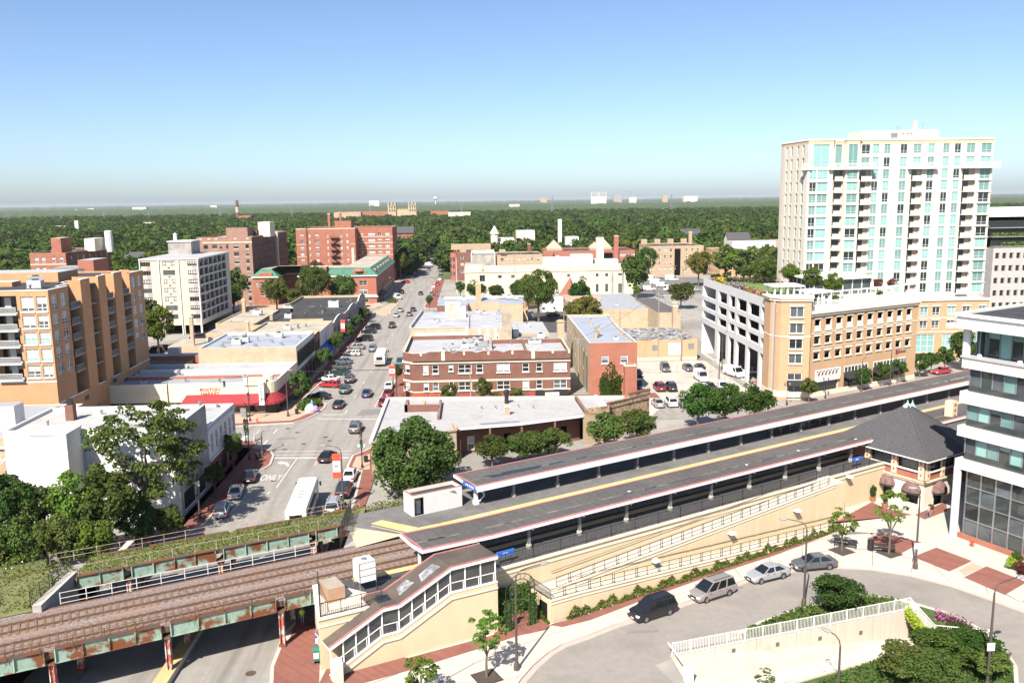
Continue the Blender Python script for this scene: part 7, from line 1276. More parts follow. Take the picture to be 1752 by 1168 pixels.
for a,c in zr:
 for x in((91.2,92.7),(93.8,95.3),(97.6,99.2),(104.0,105.6),(107.5,109.0),(110.2,111.7)):e7 .append((us(x[0]),us(x[1]),a,c))
 e7 .append((us(116.4),us(118.9),a-(.2 if a<44 else 0),c))
 if a>44.5:e7+=[(us(100.6),us(102.5),a,c),(us(88.6),us(90.6),a,c),(us(113.0),us(115.0),a,c)]
 else:bal7+=[(us(88.5),us(90.9),a-.35,c),(us(100.4),us(102.8),a-.35,c),(us(112.4),us(115.2),a-.35,c)]
side=[(u,u+w,a,c)for a,c in zr for u,w in((1.2,.9),(3.6,.9),(6.6,1.0),(9.2,1.0))]
ed={0:e1,2:e3,4:e5,6:e7+bal7,10:side}
for i in range(len(F0)):
 wall(q,F0[i],F0[(i+1)%len(F0)],zlow,TZ-1.1,TW,ed.get(i,()),.3 if i!=6 else.25);wall(q,F0[i],F0[(i+1)%len(F0)],TZ-1.1,TZ,B_TAN if False else mat('tower_attic',(.5,.38,.25),(.54,.42,.29),.6,.8))
q.build('wall',t);gk=dict(frame=mat('pale_frame',(.42,.5,.48),rough=.4),glass=(TEAL,TEAL2,TEAL2,GLASS,TEAL),blinds=(0,));rT=random.Random(5)
windows(t,F0[0],F0[1],e1,'apt',.12,rs=rT,**gk);windows(t,F0[4],F0[5],e5,'apt',.12,rs=rT,**gk);windows(t,F0[6],F0[7],e7,'apt',.12,rs=rT,**gk);windows(t,F0[10],F0[0],side,'hung',.2,rs=rT,frame=gk['frame'],glass=(GLASS2,TEAL),blinds=(0,))
brm={w:rail_mesh(w,.95,TRIMW,mat('pale_screen',(.62,.58,.54),rough=.7))for w in(2.4,2.8,1.9)}
def balcony(P0,u,w,z,out,ww):
 d_=(Vector(P0[1])-Vector(P0[0])).normalized();n_=Vector((d_.y,-d_.x));p=Vector(P0[0])+d_*u;m_=MB()
 m_.hexa([(*(p+n_*out),z-.18),(*(p+d_*w+n_*out),z-.18),(*(p+d_*w),z-.18),(*p,z-.18),(*(p+n_*out),z),(*(p+d_*w+n_*out),z),(*(p+d_*w),z),(*p,z)],TW);o=m_.build('balcony',t);inst('railing',brm[ww],o,Vector((*(p+n_*(out-.05)),z))-t.location,math.atan2(d_.y,d_.x))
for a,c in zr[2:]:
 for u0,w in((88.5,2.4),(100.4,2.4),(112.4,2.8)):
  balcony((F0[6],F0[7]),us(u0),w,a-.35,.8,w);m_=MB();y=TY+1.4+.24;m_.box(u0,u0+w,y,y+.05,a-.35,c,DG);m_.box(u0+w*.55,u0+w-.05,y-.06,y,a-.3,c-.1,mat('balcony_wall',(.5,.42,.32),rough=.8));m_.build('balcony_door',t)
 balcony((F0[2],F0[3]),.1,1.9,a-.2,.8,1.9);m_=MB();m_.box(82.3,84.2,TY+1.44,TY+1.5,a+.1,c+.15,DG);m_.build('balcony_door',t)
m_=MB();m_.box(82.5,84,TY+1.44,TY+1.5,44.75,49.8,TEAL);m_.build('window',t)
for x0,x1,yo in((80.5,84.8,TY-.9),(84.9,91.4,TY-.5),(99.4,106.2,TY+.3),(111.8,120.6,TY+.3),(74.4,76.6,TY-.3)):
 m_=MB();m_.box(x0,x1,yo,TY+1.4,44.2,44.5,TRIMW);[m_.box(x,x+.06,yo,yo+.06,44.5,45.5,TRIMW)for x in np.arange(x0,x1,.3)];m_.box(x0,x1,yo,yo+.08,45.5,45.6,TRIMW);m_.build('terrace',t)
m_=MB()
for z in[a-.5 for a,c in zr[2:]]:m_.box(75.8,81.6,TY-.1,TY,z-.1,z+.12,TW);m_.box(84.6,87.6,TY-.1,TY,z-.1,z+.12,TW);m_.box(116,119.4,TY+1.2,TY+1.4,z-.1,z+.1,TW)
m_.build('floor_band',t);m_=MB();[m_.box(x,x+.04,TY+1.37,TY+1.4,zlow,TZ-1.1,CONC)for x in(96.4,93.2,106.6,109.6)];[m_.box(88.2,119.3,TY+1.375,TY+1.4,z,z+.05,CONC)for z in(47.2,44.5)];m_.build('joint',t)
P_=F0;roofdeck(t,P_,TZ-.5,.5,MEMBW,TW,.3,WHITE);m_=MB();m_.prism(inset(F0,-.12),TZ-.35,TZ+.02,TRIMW);m_.build('cornice',t)
m_=MB();m_.prism([(89.5,198.5),(92.5,197),(106.5,197),(106.5,206),(89.5,206)],TZ-.5,TZ+1.9,TW,WHITE);m_.box(95.4,97,196.95,197,TZ+.2,TZ+1.3,STEEL);m_.build('penthouse',t);m_=MB();m_.box(100.9,101.8,197.6,198.5,TZ+1.9,TZ+4.0,TW);m_.box(100.6,102,197.4,198.7,TZ+1.9,TZ+2.1,TW);m_.build('chimney',t);m_=MB()
for x in(97.2,97.9):m_.tube((x,198,TZ+1.9),(x,198,TZ+2.9),.06,.06,STEEL,5)
for x in(98.2,99.2,100):m_.lathe([(.1,0),(.45,.25),(.5,.3)],TW,(x,197.2,TZ+1),8)
m_.tube((103.8,199,TZ+1.9),(103.8,199,TZ+3.4),.04,.04,STEEL,4);m_.tube((102.7,199,TZ+3.35),(105.2,199,TZ+3.3),.03,.03,STEEL,4);m_.build('antenna',t)
# orange base of the tower
BP=[(93.2,191.5),(118,191.5),(118,206),(93.2,206)];bo=[]
xo=lambda x:x-93.2
bw=[(11.2,13.2),(8.2,10.0)];cols_=[(xo(a),xo(c))for a,c in((96.6,98.4),(101.9,103.7),(104.7,106.5),(108.3,110.1),(111.8,113.6),(115.6,117.2))]
bo=[(a,c,z0,z1)for a,c in cols_ for z0,z1 in bw]+[(xo(95.2),xo(98),2.6,6.8),(xo(101),xo(105.6),2.6,6.8),(xo(107.5),xo(110),2.6,6.8),(xo(112),xo(116),2.6,6.8),(xo(95.2),xo(98),.2,2.1),(xo(101),xo(105.6),.2,2.1),(xo(112),xo(116),.2,2.1)]
q=MB();[wall(q,BP[i],BP[(i+1)%4],0,14.9,B_PEACH,bo if i==0 else(),.2)for i in range(4)];q.build('base_wall',t);windows(t,BP[0],BP[1],bo[:12],'apt',.1,frame=TRIMW,glass=(TEAL2,TEAL,GLASS2,GLASS),blinds=(0,),lintel=CREAM2);windows(t,BP[0],BP[1],bo[12:],'grid',.1,frame=TRIMW,glass=(TEAL2,GLASS2),blinds=(0,));m_=MB();[m_.box(93.1,118.1,191.5-o,191.5,z,z+h,CREAM2)for z,h,o in((10.5,.25,.08),(7.2,.25,.08),(14.5,.5,.25),(0,.9,.1))];m_.build('stone_band',t);q=MB();q.poly([(*p,14.9)for p in BP],CONC);q.build('base_roof',t)
m_=MB();[m_.box(a,c,190.2,191.5,2.15,2.4,AWNK)for a,c in((95,98.2),(101,105.6),(112,116))];m_.build('awning',t)
# blocks at the right edge, behind
t=thing('terraced_office','dark glass office block with planted terraces above rows of grey precast windows','office building',(170,255,0));YR=240;x0=GY(1698,450,YR).x;zt=GY(1720,371,YR+4).z;zg=GY(1720,424,YR).z;q=MB();oo=[];pre=mat('grey_precast',(.38,.35,.34),(.43,.4,.39),.6,.85)
for i in range(7):oo+=[(u,u+1.15,zg-3.1-3.55*i,zg-1.4-3.55*i)for u in np.arange(.7,38,2.05)]
wall(q,(x0,YR),(x0+40,YR),0,zg,pre,oo,.35);wall(q,(x0,YR+30),(x0,YR),0,zg,pre);q.build('wall',t);windows(t,(x0,YR),(x0+40,YR),[o for o in oo if o[0]<20],'plain',.3,frame=pre,glass=(GLASS,),blinds=(0,));q=MB();q.box(x0+.2,x0+40,YR+6,YR+30,zg,zt,BLACK);q.build('core',t)
for i,z in enumerate((zg+.2,zg+2.9,zg+5.4)):
 m_=MB();m_.box(x0+.2,x0+40,YR+2+i,YR+2.2+i,z+.4,z+2.2,GLASS);m_.build('window',t);m_=MB();m_.box(x0,x0+40,YR+.1+i,YR+2+i,z,z+.3,STEEL);m_.build('ledge',t)
m_=MB();m_.box(x0,x0+40,YR+4,YR+30,zt,zt+.4,WHITE);m_.box(x0+8,x0+30,YR+8,YR+20,zt+.4,zt+2.6,WHITE);m_.build('roof',t);TERR=(x0,YR,zg)
# --- garage ramp at the drop-off road, its white fences and planted island
A0,A1,N1,N0=HOLE[3],HOLE[2],HOLE[1],HOLE[0];V3=lambda p,z:Vector((p[0],p[1],z));up=Vector((0,0,1))
RD=mat('ramp_concrete',(.50,.44,.36),(.55,.49,.41),1,.85,c3=(.38,.33,.27),scale3=.5,lo3=.52,hi3=.75,stretch=(1,1,1));dz=lambda k:-2.55*max(0,(k-.06)/.94)
m_=MB();lerp=lambda a,b,k:Vector((a[0]+(b[0]-a[0])*k,a[1]+(b[1]-a[1])*k,0));KS=[0,.06,.3,.6,1.0]
for i in range(4):
 k0,k1=KS[i],KS[i+1];m_.poly([V3(lerp(N0,N1,k0),dz(k0)),V3(lerp(N0,N1,k1),dz(k1)),V3(lerp(A0,A1,k1),dz(k1)),V3(lerp(A0,A1,k0),dz(k0))],RD)
ext=(A1-A0).normalized();E0,E1=A1+ext*9,N1+ext*9;m_.poly([V3(N1,-2.55),V3(E1,-2.9),V3(E0,-2.9),V3(A1,-2.55)],RD);struct('garage_ramp',m_)
t=thing('ramp_wall','board marked pale concrete wall sinking along the garage ramp, with small square wall lights','wall',V3(lerp(A0,A1,.5),0));RW=mat('board_concrete',(.53,.47,.39),(.47,.41,.34),1.1,.9,stretch=(2.2,2.2,.08),c3=(.38,.32,.26),scale3=.5,lo3=.55,hi3=.8)
nA=Vector((-ext.y,ext.x,0));m_=MB()
for i in range(6):
 k0,k1=i/6+.001,(i+1)/6-.001;p,q=lerp(A0,A1,k0),lerp(A0,A1,k1);m_=MB();m_.hexa([V3(p-nA*.01,dz(k0)-.3),V3(q-nA*.01,dz(k1)-.3),V3(q+nA*.35,dz(k1)-.3),V3(p+nA*.35,dz(k0)-.3),V3(p-nA*.01,.3),V3(q-nA*.01,.3),V3(q+nA*.35,.3),V3(p+nA*.35,.3)],RW);m_.build('panel',t)
for k in(.24,.42,.6,.78):p=lerp(A0,A1,k)-nA*.03;m_=MB();m_.bar(p-ext*.17+up*(dz(k)*.5-.05),p+ext*.17+up*(dz(k)*.5-.05),.06,.34,mat('wall_light',(.09,.08,.075),(.13,.12,.11),6,.5));m_.build('wall_light',t)
m_=MB();d_=(N1-A1).normalized();m_.bar(V3(A1+d_*.1,-.15),V3(N1,-.15),.5,.9,RW);m_.build('portal_beam',t)
for a,c in((A1,E0),(N1,E1)):m_=MB();m_.poly([V3(a,-2.9),V3(c,-2.9),V3(c,-.2),V3(a,-.2)],CONCG);m_.build('tunnel_side',t)
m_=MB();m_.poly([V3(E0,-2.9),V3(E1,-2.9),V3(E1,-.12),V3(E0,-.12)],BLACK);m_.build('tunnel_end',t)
m_=MB();m_.hexa([V3(N0-nA*.3,-3),V3(N1-nA*.3,-3),V3(N1,-3),V3(N0,-3),V3(N0-nA*.3,.2),V3(N1-nA*.3,.2),V3(N1,.2),V3(N0,.2)],RW);o=m_.build('ramp_wall');tag(o,'low concrete kerb wall on the lawn side of the garage ramp','wall')
bal_fence('white metal fence on top of the board marked ramp wall, turning over the tunnel mouth',[V3(A0,.3),V3(A1,.3),V3(lerp(A1,N1,.95),.3),V3(G(1690,1102),.2)],1.15,1.75,'white_fence',TRIMW,.15,.014)
bal_fence('white metal fence on the low kerb wall beside the lawn',[V3(lerp(N0,N1,.1),.2),V3(lerp(N0,N1,.8),.2)],1.0,1.75,'white_fence',TRIMW,.15,.012)
t=thing('barrier_gate','white parking barrier with its arm at the foot of the garage ramp','barrier',G(1178,1166));p=G(1178,1166);m_=MB();m_.rbox(p,.5,.7,0,1.15,.4,WHITE);m_.rbox(p,.56,.76,1.15,1.25,.4,TRIMW);m_.build('cabinet',t);m_=MB();m_.bar(p+up*.95,G(1143,1118)+up*1.0,.08,.16,TRIMW);m_.build('arm',t)
NI=mat('planting_grass',(.04,.075,.018),(.075,.11,.03),1.6,.95,bump=.8)
sheet('lawn',[G(1266,1084),G(1300,1066),G(1374,1040),G(1478,1020),G(1520,1024),G(1560,1032),lerp(A0,A1,.995)+nA*.36,lerp(A0,A1,.3)+nA*.36],.06,NI)
sheet('lawn',[G(1575,1037),G(1621,1050),G(1661,1069),G(1701,1091),G(1721,1117),G(1737,1141),G(1740,1185),G(1740,1260),lerp(N0,N1,-.1)-nA*.3,N1-nA*.3,N1+d_*.02+ext*.4,A1+ext*.4],.06,NI)
# --- vehicles (nose along +y)
PAINT={}
def paint(nm,c,metal=0.3):
 if nm not in PAINT:m=mat('paint_'+nm,c,rough=.32,metal=metal,coat=.6);PAINT[nm]=m
 return PAINT[nm]
for nm,c in dict(black=(.012,.012,.014),silver=(.42,.43,.44),white=(.72,.72,.71),red=(.42,.02,.03),darkred=(.2,.02,.03),blue=(.04,.06,.14),slate=(.12,.15,.19),green=(.02,.06,.05),grey=(.13,.135,.14),pewter=(.33,.3,.28),darkblue=(.015,.02,.05),champagne=(.36,.33,.28),teal=(.05,.17,.16),navy=(.015,.02,.06)).items():paint(nm,c,0.0 if nm in('white','red','black')else.35)
CGL=mat('car_glass',(.012,.014,.016),rough=.03,spec=.9);TAIL=mat('tail_lamp',(.35,.01,.012),rough=.15);HEAD=mat('head_lamp',(.7,.72,.74),rough=.1);TRIMK=mat('car_trim',(.02,.02,.022),rough=.5)
def wheelmesh(r=.33,w=.22):
 m_=MB();N=14
 def ring(x,rr):return[(x,rr*math.cos(6.2832*i/N),r+rr*math.sin(6.2832*i/N))for i in range(N)]
 R_=[ring(-w/2,r*.86),ring(-w/2+.03,r),ring(w/2-.03,r),ring(w/2,r*.86)]
 for a in range(3):
  for i in range(N):j=(i+1)%N;m_.poly([R_[a][i],R_[a][j],R_[a+1][j],R_[a+1][i]],RUBBER)
 for x,s in((-w/2,1),(w/2,-1)):
  m_.poly(ring(x,r*.86)[::s],RUBBER);m_.poly(ring(x-.006*s,r*.62)[::s],CHROME)
  for k in range(5):a=6.2832*k/5;m_.poly([(x-.009*s,r*.5*math.cos(a+e)*f,r+r*.5*math.sin(a+e)*f)for e,f in((-.3,.5),(-.22,1.1),(.22,1.1),(.3,.5))][::s],TRIMK)
 return m_.mesh('wheel',smooth=False)
WH=wheelmesh();WHB=wheelmesh(.48,.3)
SPEC={'sedan':dict(L=4.75,st=[(-2.37,.74,.74),(-2.3,.93,.83),(-2.1,1.0,.88),(-1.2,1.0,.9),(.0,.97,.9),(1.0,.96,.9),(1.8,.84,.87),(2.2,.72,.8),(2.36,.56,.7)],gh=(-1.85,1.1,-1.0,.2,1.44,.8,.6),ax=(-1.38,1.42)),'suv':dict(L=4.75,st=[(-2.37,.95,.82),(-2.3,1.1,.9),(-1.8,1.12,.93),(.0,1.1,.94),(1.0,1.1,.93),(1.8,1.0,.9),(2.25,.88,.84),(2.37,.65,.76)],gh=(-2.28,1.15,-2.0,.3,1.78,.86,.7),ax=(-1.35,1.42)),'minivan':dict(L=4.95,st=[(-2.47,.9,.84),(-2.4,1.05,.93),(-1.8,1.06,.95),(.0,1.05,.96),(1.2,1.03,.95),(1.9,.92,.9),(2.35,.76,.82),(2.47,.56,.74)],gh=(-2.38,1.55,-2.15,.45,1.76,.88,.7),ax=(-1.4,1.5)),'wagon':dict(L=4.7,st=[(-2.35,.8,.78),(-2.28,.98,.86),(-1.8,1.0,.89),(.0,.97,.9),(1.0,.96,.9),(1.8,.84,.87),(2.2,.72,.8),(2.35,.56,.7)],gh=(-2.26,1.1,-1.9,.2,1.48,.8,.62),ax=(-1.35,1.4)),'pickup':dict(L=5.3,st=[(-2.65,.95,.9),(-2.6,1.05,.94),(-.9,1.05,.95),(.2,1.08,.95),(1.2,1.1,.94),(2.1,1.02,.92),(2.55,.92,.86),(2.65,.6,.8)],gh=(-.75,1.35,-.6,.65,1.8,.86,.72),ax=(-1.6,1.65)),'van':dict(L=5.6,st=[(-2.8,1.1,.95),(-2.75,1.25,1.0),(0,1.25,1.02),(1.6,1.25,1.0),(2.1,1.15,.97),(2.6,1.0,.9),(2.8,.65,.82)],gh=(-2.72,1.95,-2.6,1.25,2.15,.98,.88),ax=(-1.7,1.75)),'boxtruck':dict(L=6.2,st=[(-3.1,1.0,1.0),(-3.05,1.1,1.05),(1.0,1.1,1.05),(1.5,1.25,1.0),(2.4,1.15,.97),(3.0,1.0,.9),(3.1,.6,.84)],gh=(1.1,2.4,1.2,1.85,2.2,.98,.88),ax=(-1.8,2.0)),}
PROTO={}
def car_proto(kind,near):
 k=(kind,near)
 if k in PROTO:return PROTO[k]
 S=SPEC[kind];m_=MB();P_=paint('silver',(0,0,0));zl=.22
 rings=[]
 for y,zt,w in S['st']:
  zl_=zl+(.12 if abs(y)>S['L']/2-.1 else 0);h=[(w*.9,zl_),(w*1.0,zl_+.18),(w*1.0,zt-.22),(w*.965,zt-.07),(w*.86,zt)];rings.append([(x,y,z)for x,z in h]+[(-x,y,z)for x,z in h[::-1]])
 n=10
 for a in range(len(rings)-1):
  for i in range(n):j=(i+1)%n;m_.poly([rings[a][i],rings[a+1][i],rings[a+1][j],rings[a][j]],P_)
 m_.poly(rings[0],P_);m_.poly(rings[-1][::-1],P_)
 b0,b1,r0,r1,rz,bw,rw=S['gh'];zb=lambda y:np.interp(y,[s[0]for s in S['st']],[s[1]for s in S['st']])-.02
 B=[(-bw,b0,zb(b0)),(bw,b0,zb(b0)),(bw,b1,zb(b1)),(-bw,b1,zb(b1))];T_=[(-rw,r0,rz),(rw,r0,rz),(rw,r1,rz),(-rw,r1,rz)];ym=(r0+r1)/2
 for i in range(4):j=(i+1)%4;m_.poly([B[i],B[j],T_[j],T_[i]],P_)
 T2=[(x*.88,y+(.12 if y==r0 else-.12),rz+.055)for x,y,z in T_]
 for i in range(4):j=(i+1)%4;m_.poly([T_[i],T_[j],T2[j],T2[i]],P_)
 m_.poly(T2,P_)
 for sx in(-1,1):
  for ya in S['ax']:
   wd=np.interp(ya,[s[0]for s in S['st']],[s[2]for s in S['st']])+.004;m_.poly([(sx*wd,ya+.4*math.cos(a),.33+.4*math.sin(a))for a in np.linspace(-.4,math.pi+.4,10)][::sx],TRIMK)
  m_.poly([(sx*(S['st'][3][2]+.003),y,z)for y,z in((-1.0,.24),(1.0,.24),(1.0,.34),(-1.0,.34))][::sx],TRIMK)
  m_.box(min(sx*bw,sx*(bw+.2)),max(sx*bw,sx*(bw+.2)),b1-.45,b1-.33,zb(b1)+.02,zb(b1)+.17,P_)
 if kind=='pickup':m_.box(-.78,.78,-2.5,-.85,1.051,1.056,TRIMK);m_.box(-.9,.9,-2.62,-2.55,1.05,1.1,P_)
 if kind=='boxtruck':m_.box(-1.1,1.1,-3.1,1.05,.9,2.85,P_)
 if kind in('suv','minivan'):
  for sx in(-.5,.5):m_.box(sx-.02,sx+.02,r0+.2,r1-.2,rz+.06,rz+.1,TRIMK)
 body=m_.mesh('body');parts=[('body',body,(0,0,0))]
 def face(name,A,B_,C_,D,mt,inset_=.1,off=.012):
  A,B_,C_,D=map(Vector,(A,B_,C_,D));c=(A+B_+C_+D)/4;nn=(B_-A).cross(D-A).normalized()*off;q=MB();q.poly([p.lerp(c,inset_)+nn for p in(A,B_,C_,D)],mt);parts.append((name,q.mesh(name),(0,0,0)))
 face('windshield',B[2],B[3],T_[3],T_[2],CGL,.09);face('rear_window',B[0],B[1],T_[1],T_[0],CGL,.12)if kind not in('boxtruck',)else None
 for A,B_,C_,D in((B[1],B[2],T_[2],T_[1]),(B[3],B[0],T_[0],T_[3])):
  L3=lambda a,b,f:tuple(Vector(a).lerp(Vector(b),f))
  if kind in('van',):face('side_window',L3(A,B_,.8)if A[1]<B_[1]else A,B_ if A[1]<B_[1]else L3(A,B_,.2),C_ if A[1]<B_[1]else L3(D,C_,.2),L3(D,C_,.8)if A[1]<B_[1]else D,CGL,.1)
  else:
   ns=3 if kind in('suv','minivan','wagon')else 2
   if kind=='pickup' or kind=='boxtruck':ns=1
   for i in range(ns):f0,f1=(i+.03)/ns,(i+.97)/ns;face('side_window',L3(A,B_,f0),L3(A,B_,f1),L3(D,C_,f1),L3(D,C_,f0),CGL,.1)
 yb,zt,w=S['st'][1];yf,zf_,wf=S['st'][-2];e=S['L']/2
 for sx in(-1,1):
  q=MB();q.box(min(sx*w*.62,sx*w*.98),max(sx*w*.62,sx*w*.98),-e-.015,-e+.12,zt-.32,zt-.1,TAIL);parts.append(('taillight',q.mesh('taillight'),(0,0,0)))
  q=MB();q.box(min(sx*wf*.6,sx*wf*1.0),max(sx*wf*.6,sx*wf*1.0),e-.2,e+.012,zf_-.2,zf_-.04,HEAD);parts.append(('headlight',q.mesh('headlight'),(0,0,0)))
 q=MB();q.box(-.2,.2,-e-.02,-e+.1,zt-.42,zt-.3,TRIMW);parts.append(('licence_plate',q.mesh('licence_plate'),(0,0,0)))
 if near:
  q=MB();q.box(-.38,.38,e-.1,e+.014,.42,zf_-.12,TRIMK);parts.append(('grille',q.mesh('grille'),(0,0,0)));q=MB();q.box(-.2,.2,e-.05,e+.03,.38,.48,TRIMW);parts.append(('licence_plate',q.mesh('licence_plate'),(0,0,0)))
  q=MB()
  for sx in(-1,1):
   for y in(-.15,-1.0 if kind!='suv' else-1.05):q.box(min(sx*.93,sx*.965),max(sx*.93,sx*.965),y-.08,y+.08,.86,.9,TRIMK)
  parts.append(('door_handle',q.mesh('door_handle'),(0,0,0)))if kind in('suv','minivan','sedan')else None
 for sx in(-1,1):
  for ya in S['ax']:parts.append(('wheel',WH,(sx*(np.interp(ya,[s[0]for s in S['st']],[s[2]for s in S['st']])-.1),ya,0)))
 PROTO[k]=parts;return parts
def car(px,py,head,kind,color,label,group=None,near=False,cat=None,z=0.0):
 p=G(px,py,z);t=thing(dict(sedan='parked_car',suv='suv',minivan='minivan',wagon='station_wagon',pickup='pickup_truck',van='van',boxtruck='box_truck')[kind],label,cat or('car' if kind in('sedan','wagon')else 'truck' if kind in('boxtruck','pickup')else kind),(p.x,p.y,z),R(-head),group)
 for nm,me,loc in car_proto(kind,near):
  o=inst(nm,me,t,loc)
  if nm=='body':o.material_slots[0].link='OBJECT';o.material_slots[0].material=PAINT[color]
 return t
CV='cars driving up the main street';CP_='cars parked along the kerb';LOT='vehicles in the fenced parking lot';YD='delivery trucks in the post office yard'
car(1116,1052,242,'suv','black','black SUV parked first in the row on the curved drop-off road','cars on the drop-off road',True)
car(1218,1019,242,'minivan','pewter','pewter minivan with roof rails parked behind the black SUV','cars on the drop-off road',True)
car(1312,989,248,'sedan','silver','silver sedan parked between the minivan and the dark grey sedan','cars on the drop-off road',True)
car(1391,971,262,'sedan','grey','dark grey sedan at the bend behind the street lamp','cars on the drop-off road',True)
car(380,878,-9,'wagon','silver','silver car nearest the bridge on the left kerb',CP_,True)
car(404,847,-9,'sedan','silver','silver sedan parked behind the black car with red tail lamps',CP_,True)
car(428,820,-8,'sedan','black','black car with bright red tail lamps parked by the young tree',CP_,True)
car(561,786,10,'sedan','black','black car stopped on the crosswalk line beside the turn arrow',CV)
car(609,737,2,'suv','grey','dark grey SUV crossing the junction',CV)
car(600,818,3,'sedan','white','white sedan parked at the right corner below the crossing',CP_)
car(590,845,2,'suv','black','black SUV parked right behind the white sedan',CP_)
car(572,872,-2,'minivan','silver','silver blue minivan with a white tailgate beside the long bus',CP_)
car(580,696,4,'sedan','black','black sedan about to enter the junction beside the planter',CV)
car(628,677,0,'sedan','blue','blue sedan in the right lane before the junction',CV)
car(591,671,2,'minivan','green','dark green minivan in the left lane beside the red car',CV)
car(599,653,2,'suv','black','boxy black jeep behind the bus in the left lane',CV)
AN='cars parked at an angle by the left pavement'
car(564,662,-70,'wagon','red','bright red hatchback parked at an angle',AN);car(563,652,-70,'sedan','white','white car half hidden behind the bright red hatchback',AN)
car(546,682,-75,'sedan','black','black sedan angle parked nearest the corner planter',AN);car(582,641,-70,'sedan','green','dark green sedan angle parked beyond the white car',AN);car(584,631,-70,'sedan','grey','dark grey sedan between the green and blue grey angle parked cars',AN);car(587,622,-70,'sedan','slate','blue grey car parked at an angle below the empty bay',AN)
car(603,608,-75,'wagon','white','white station wagon angle parked beside the bus',AN);car(610,597,-72,'sedan','pewter','pewter sedan angle parked beyond the white wagon',AN);car(624,583,-72,'suv','black','large black SUV parked at an angle',AN);car(631,570,-72,'sedan','black','black sedan angle parked beyond the large black SUV',AN);car(638,563,-72,'suv','black','last black car of the angled row before the far corner',AN)
car(638,600,0,'minivan','slate','slate blue minivan in the lane left of the small bus',CV);car(671,560,1,'pickup','black','black pickup truck in the middle of the street',CV)
car(656.5,692,0,'sedan','darkred','red car parked on the right kerb above the low white roof',CP_);car(664,677,0,'sedan','darkred','dark red car parked ahead of the red one',CP_);car(666,664,0,'sedan','white','white car parked under the red banner',CP_);car(681,636,0,'suv','navy','dark blue SUV parked by the pizzeria corner',CP_);car(685,624,0,'pickup','teal','teal pickup parked ahead of the dark blue SUV',CP_)
for a in((678,542,'silver','silver sedan stopped at the far junction, left lane'),(685,533,'champagne','champagne sedan at the far junction, foremost in the left lane'),(700.5,540,'slate','blue grey sedan at the far junction, right lane'),(707,532,'black','black sedan at the far junction, right lane'),(720,504,'black','black sedan just past the far junction')):car(a[0],a[1],0,'sedan',a[2],a[3],CV)
car(735,512,0,'suv','black','black SUV parked on the right beyond the far junction',CP_);car(739,505,0,'sedan','slate','slate sedan parked ahead of the black SUV beyond the far junction',CP_);car(734,463.5,0,'sedan','grey','grey sedan driving far up the street behind a white van',CV);car(734,455,70,'van','white','white van crossing the street far up',CV)
for a in((679,511,'van','white','white van parked beside the awning left of the street'),(686,502,'suv','black','black SUV parked ahead of the white van'),(694,484,'sedan','red','red car angle parked far up the left kerb'),(699,476,'sedan','silver','silver car angle parked far up the left kerb'),(706,469,'van','white','white van parked far up the left kerb under the trees')):car(a[0],a[1],-60 if a[2]=='sedan' else-20,a[2],a[3],a[4],CP_)
for a in((754,470,'suv','grey','grey SUV parked far up the right kerb'),(752,480,'sedan','white','white car parked far up the right kerb'),(749,488,'sedan','red','red car parked far up the right kerb')):car(a[0],a[1],0,a[2],a[3],a[4],CP_)
for a in((1138,634,182,'suv','grey','grey SUV in the far row of the lot, on its own'),(1177,633,178,'sedan','grey','dark grey car in the far row of the lot'),(1198,633,178,'sedan','black','black car in the far row of the lot, beside the dark grey one'),(1199,650,178,'van','white','white lettered van in the middle of the lot'),(1127.5,667,0,'suv','darkred','dark red SUV in the middle of the lot'),(1147,667,0,'suv','black','black SUV beside the dark red one'),(1216,667,185,'sedan','navy','navy car behind the tree in the lot'),(1236,667,185,'suv','white','white SUV against the lot fence'),(1125,694,0,'sedan','silver','silver car in the front row of the lot, leftmost'),(1147.5,693,0,'suv','white','white SUV in the front row of the lot'),(1170,694,0,'sedan','silver','silver car in the front row of the lot, half behind the tree'),(1091,643,180,'sedan','black','black car showing past the corner of the red fronted building'),(1091,665,180,'suv','navy','dark blue car beside the brick chimney')):car(*a[:6],LOT)
car(1256,643,160,'van','white','white van with lettering parked outside the garage piers',LOT);car(1288,640,90,'sedan','white','white car inside the open ground floor of the garage');car(1312,660,90,'sedan','red','red car inside the garage beside the brick corner')
car(1610,639,245,'sedan','red','bright red car at the kerb in front of the tower');car(1524,650,62,'sedan','grey','dark car parked under the street trees along the garage front')
for a in((1113,480,100,'boxtruck','white','white delivery truck beside the post office pole'),(1124,487,110,'boxtruck','white','white delivery truck, foremost in the post office yard'),(1134,491,112,'van','white','white delivery van behind the foremost delivery truck'),(1149,480,95,'boxtruck','white','white delivery truck with a blue stripe'),(1146,497,60,'van','white','white delivery van by the bushy yard tree'),(1110,497,95,'van','white','white van against the post office side door'),(1139,465,95,'suv','grey','grey SUV by the tan apartment block'),(1157,467,95,'sedan','red','red car by the tan apartment block'),(1167,470,95,'van','white','white van by the tan apartment block'),(1190,498,100,'sedan','silver','silver car at the right end of the post office yard')):car(*a[:6],YD)
car(1130,508,170,'sedan','silver','silver car at the mouth of the post office yard');car(1143,536,95,'suv','navy','navy SUV in the lane behind the warehouse');car(1152,543,100,'sedan','blue','blue car beside the navy SUV in the lane')
car(338,581,-100,'suv','black','black SUV under the edge of the cream slab block');car(356,592,-80,'sedan','silver','silver car in the yard behind the shops');car(265,604,-90,'suv','black','black car in the shade under the yard tree');car(283,598,-90,'sedan','darkblue','dark blue car in the shade beside the black one');car(405,533,-90,'van','white','white van between the slab block and the shops')
car(947,541,60,'sedan','black','black car in the small yard below the big green tree');car(941,535,60,'van','white','white van in the small yard below the big green tree')
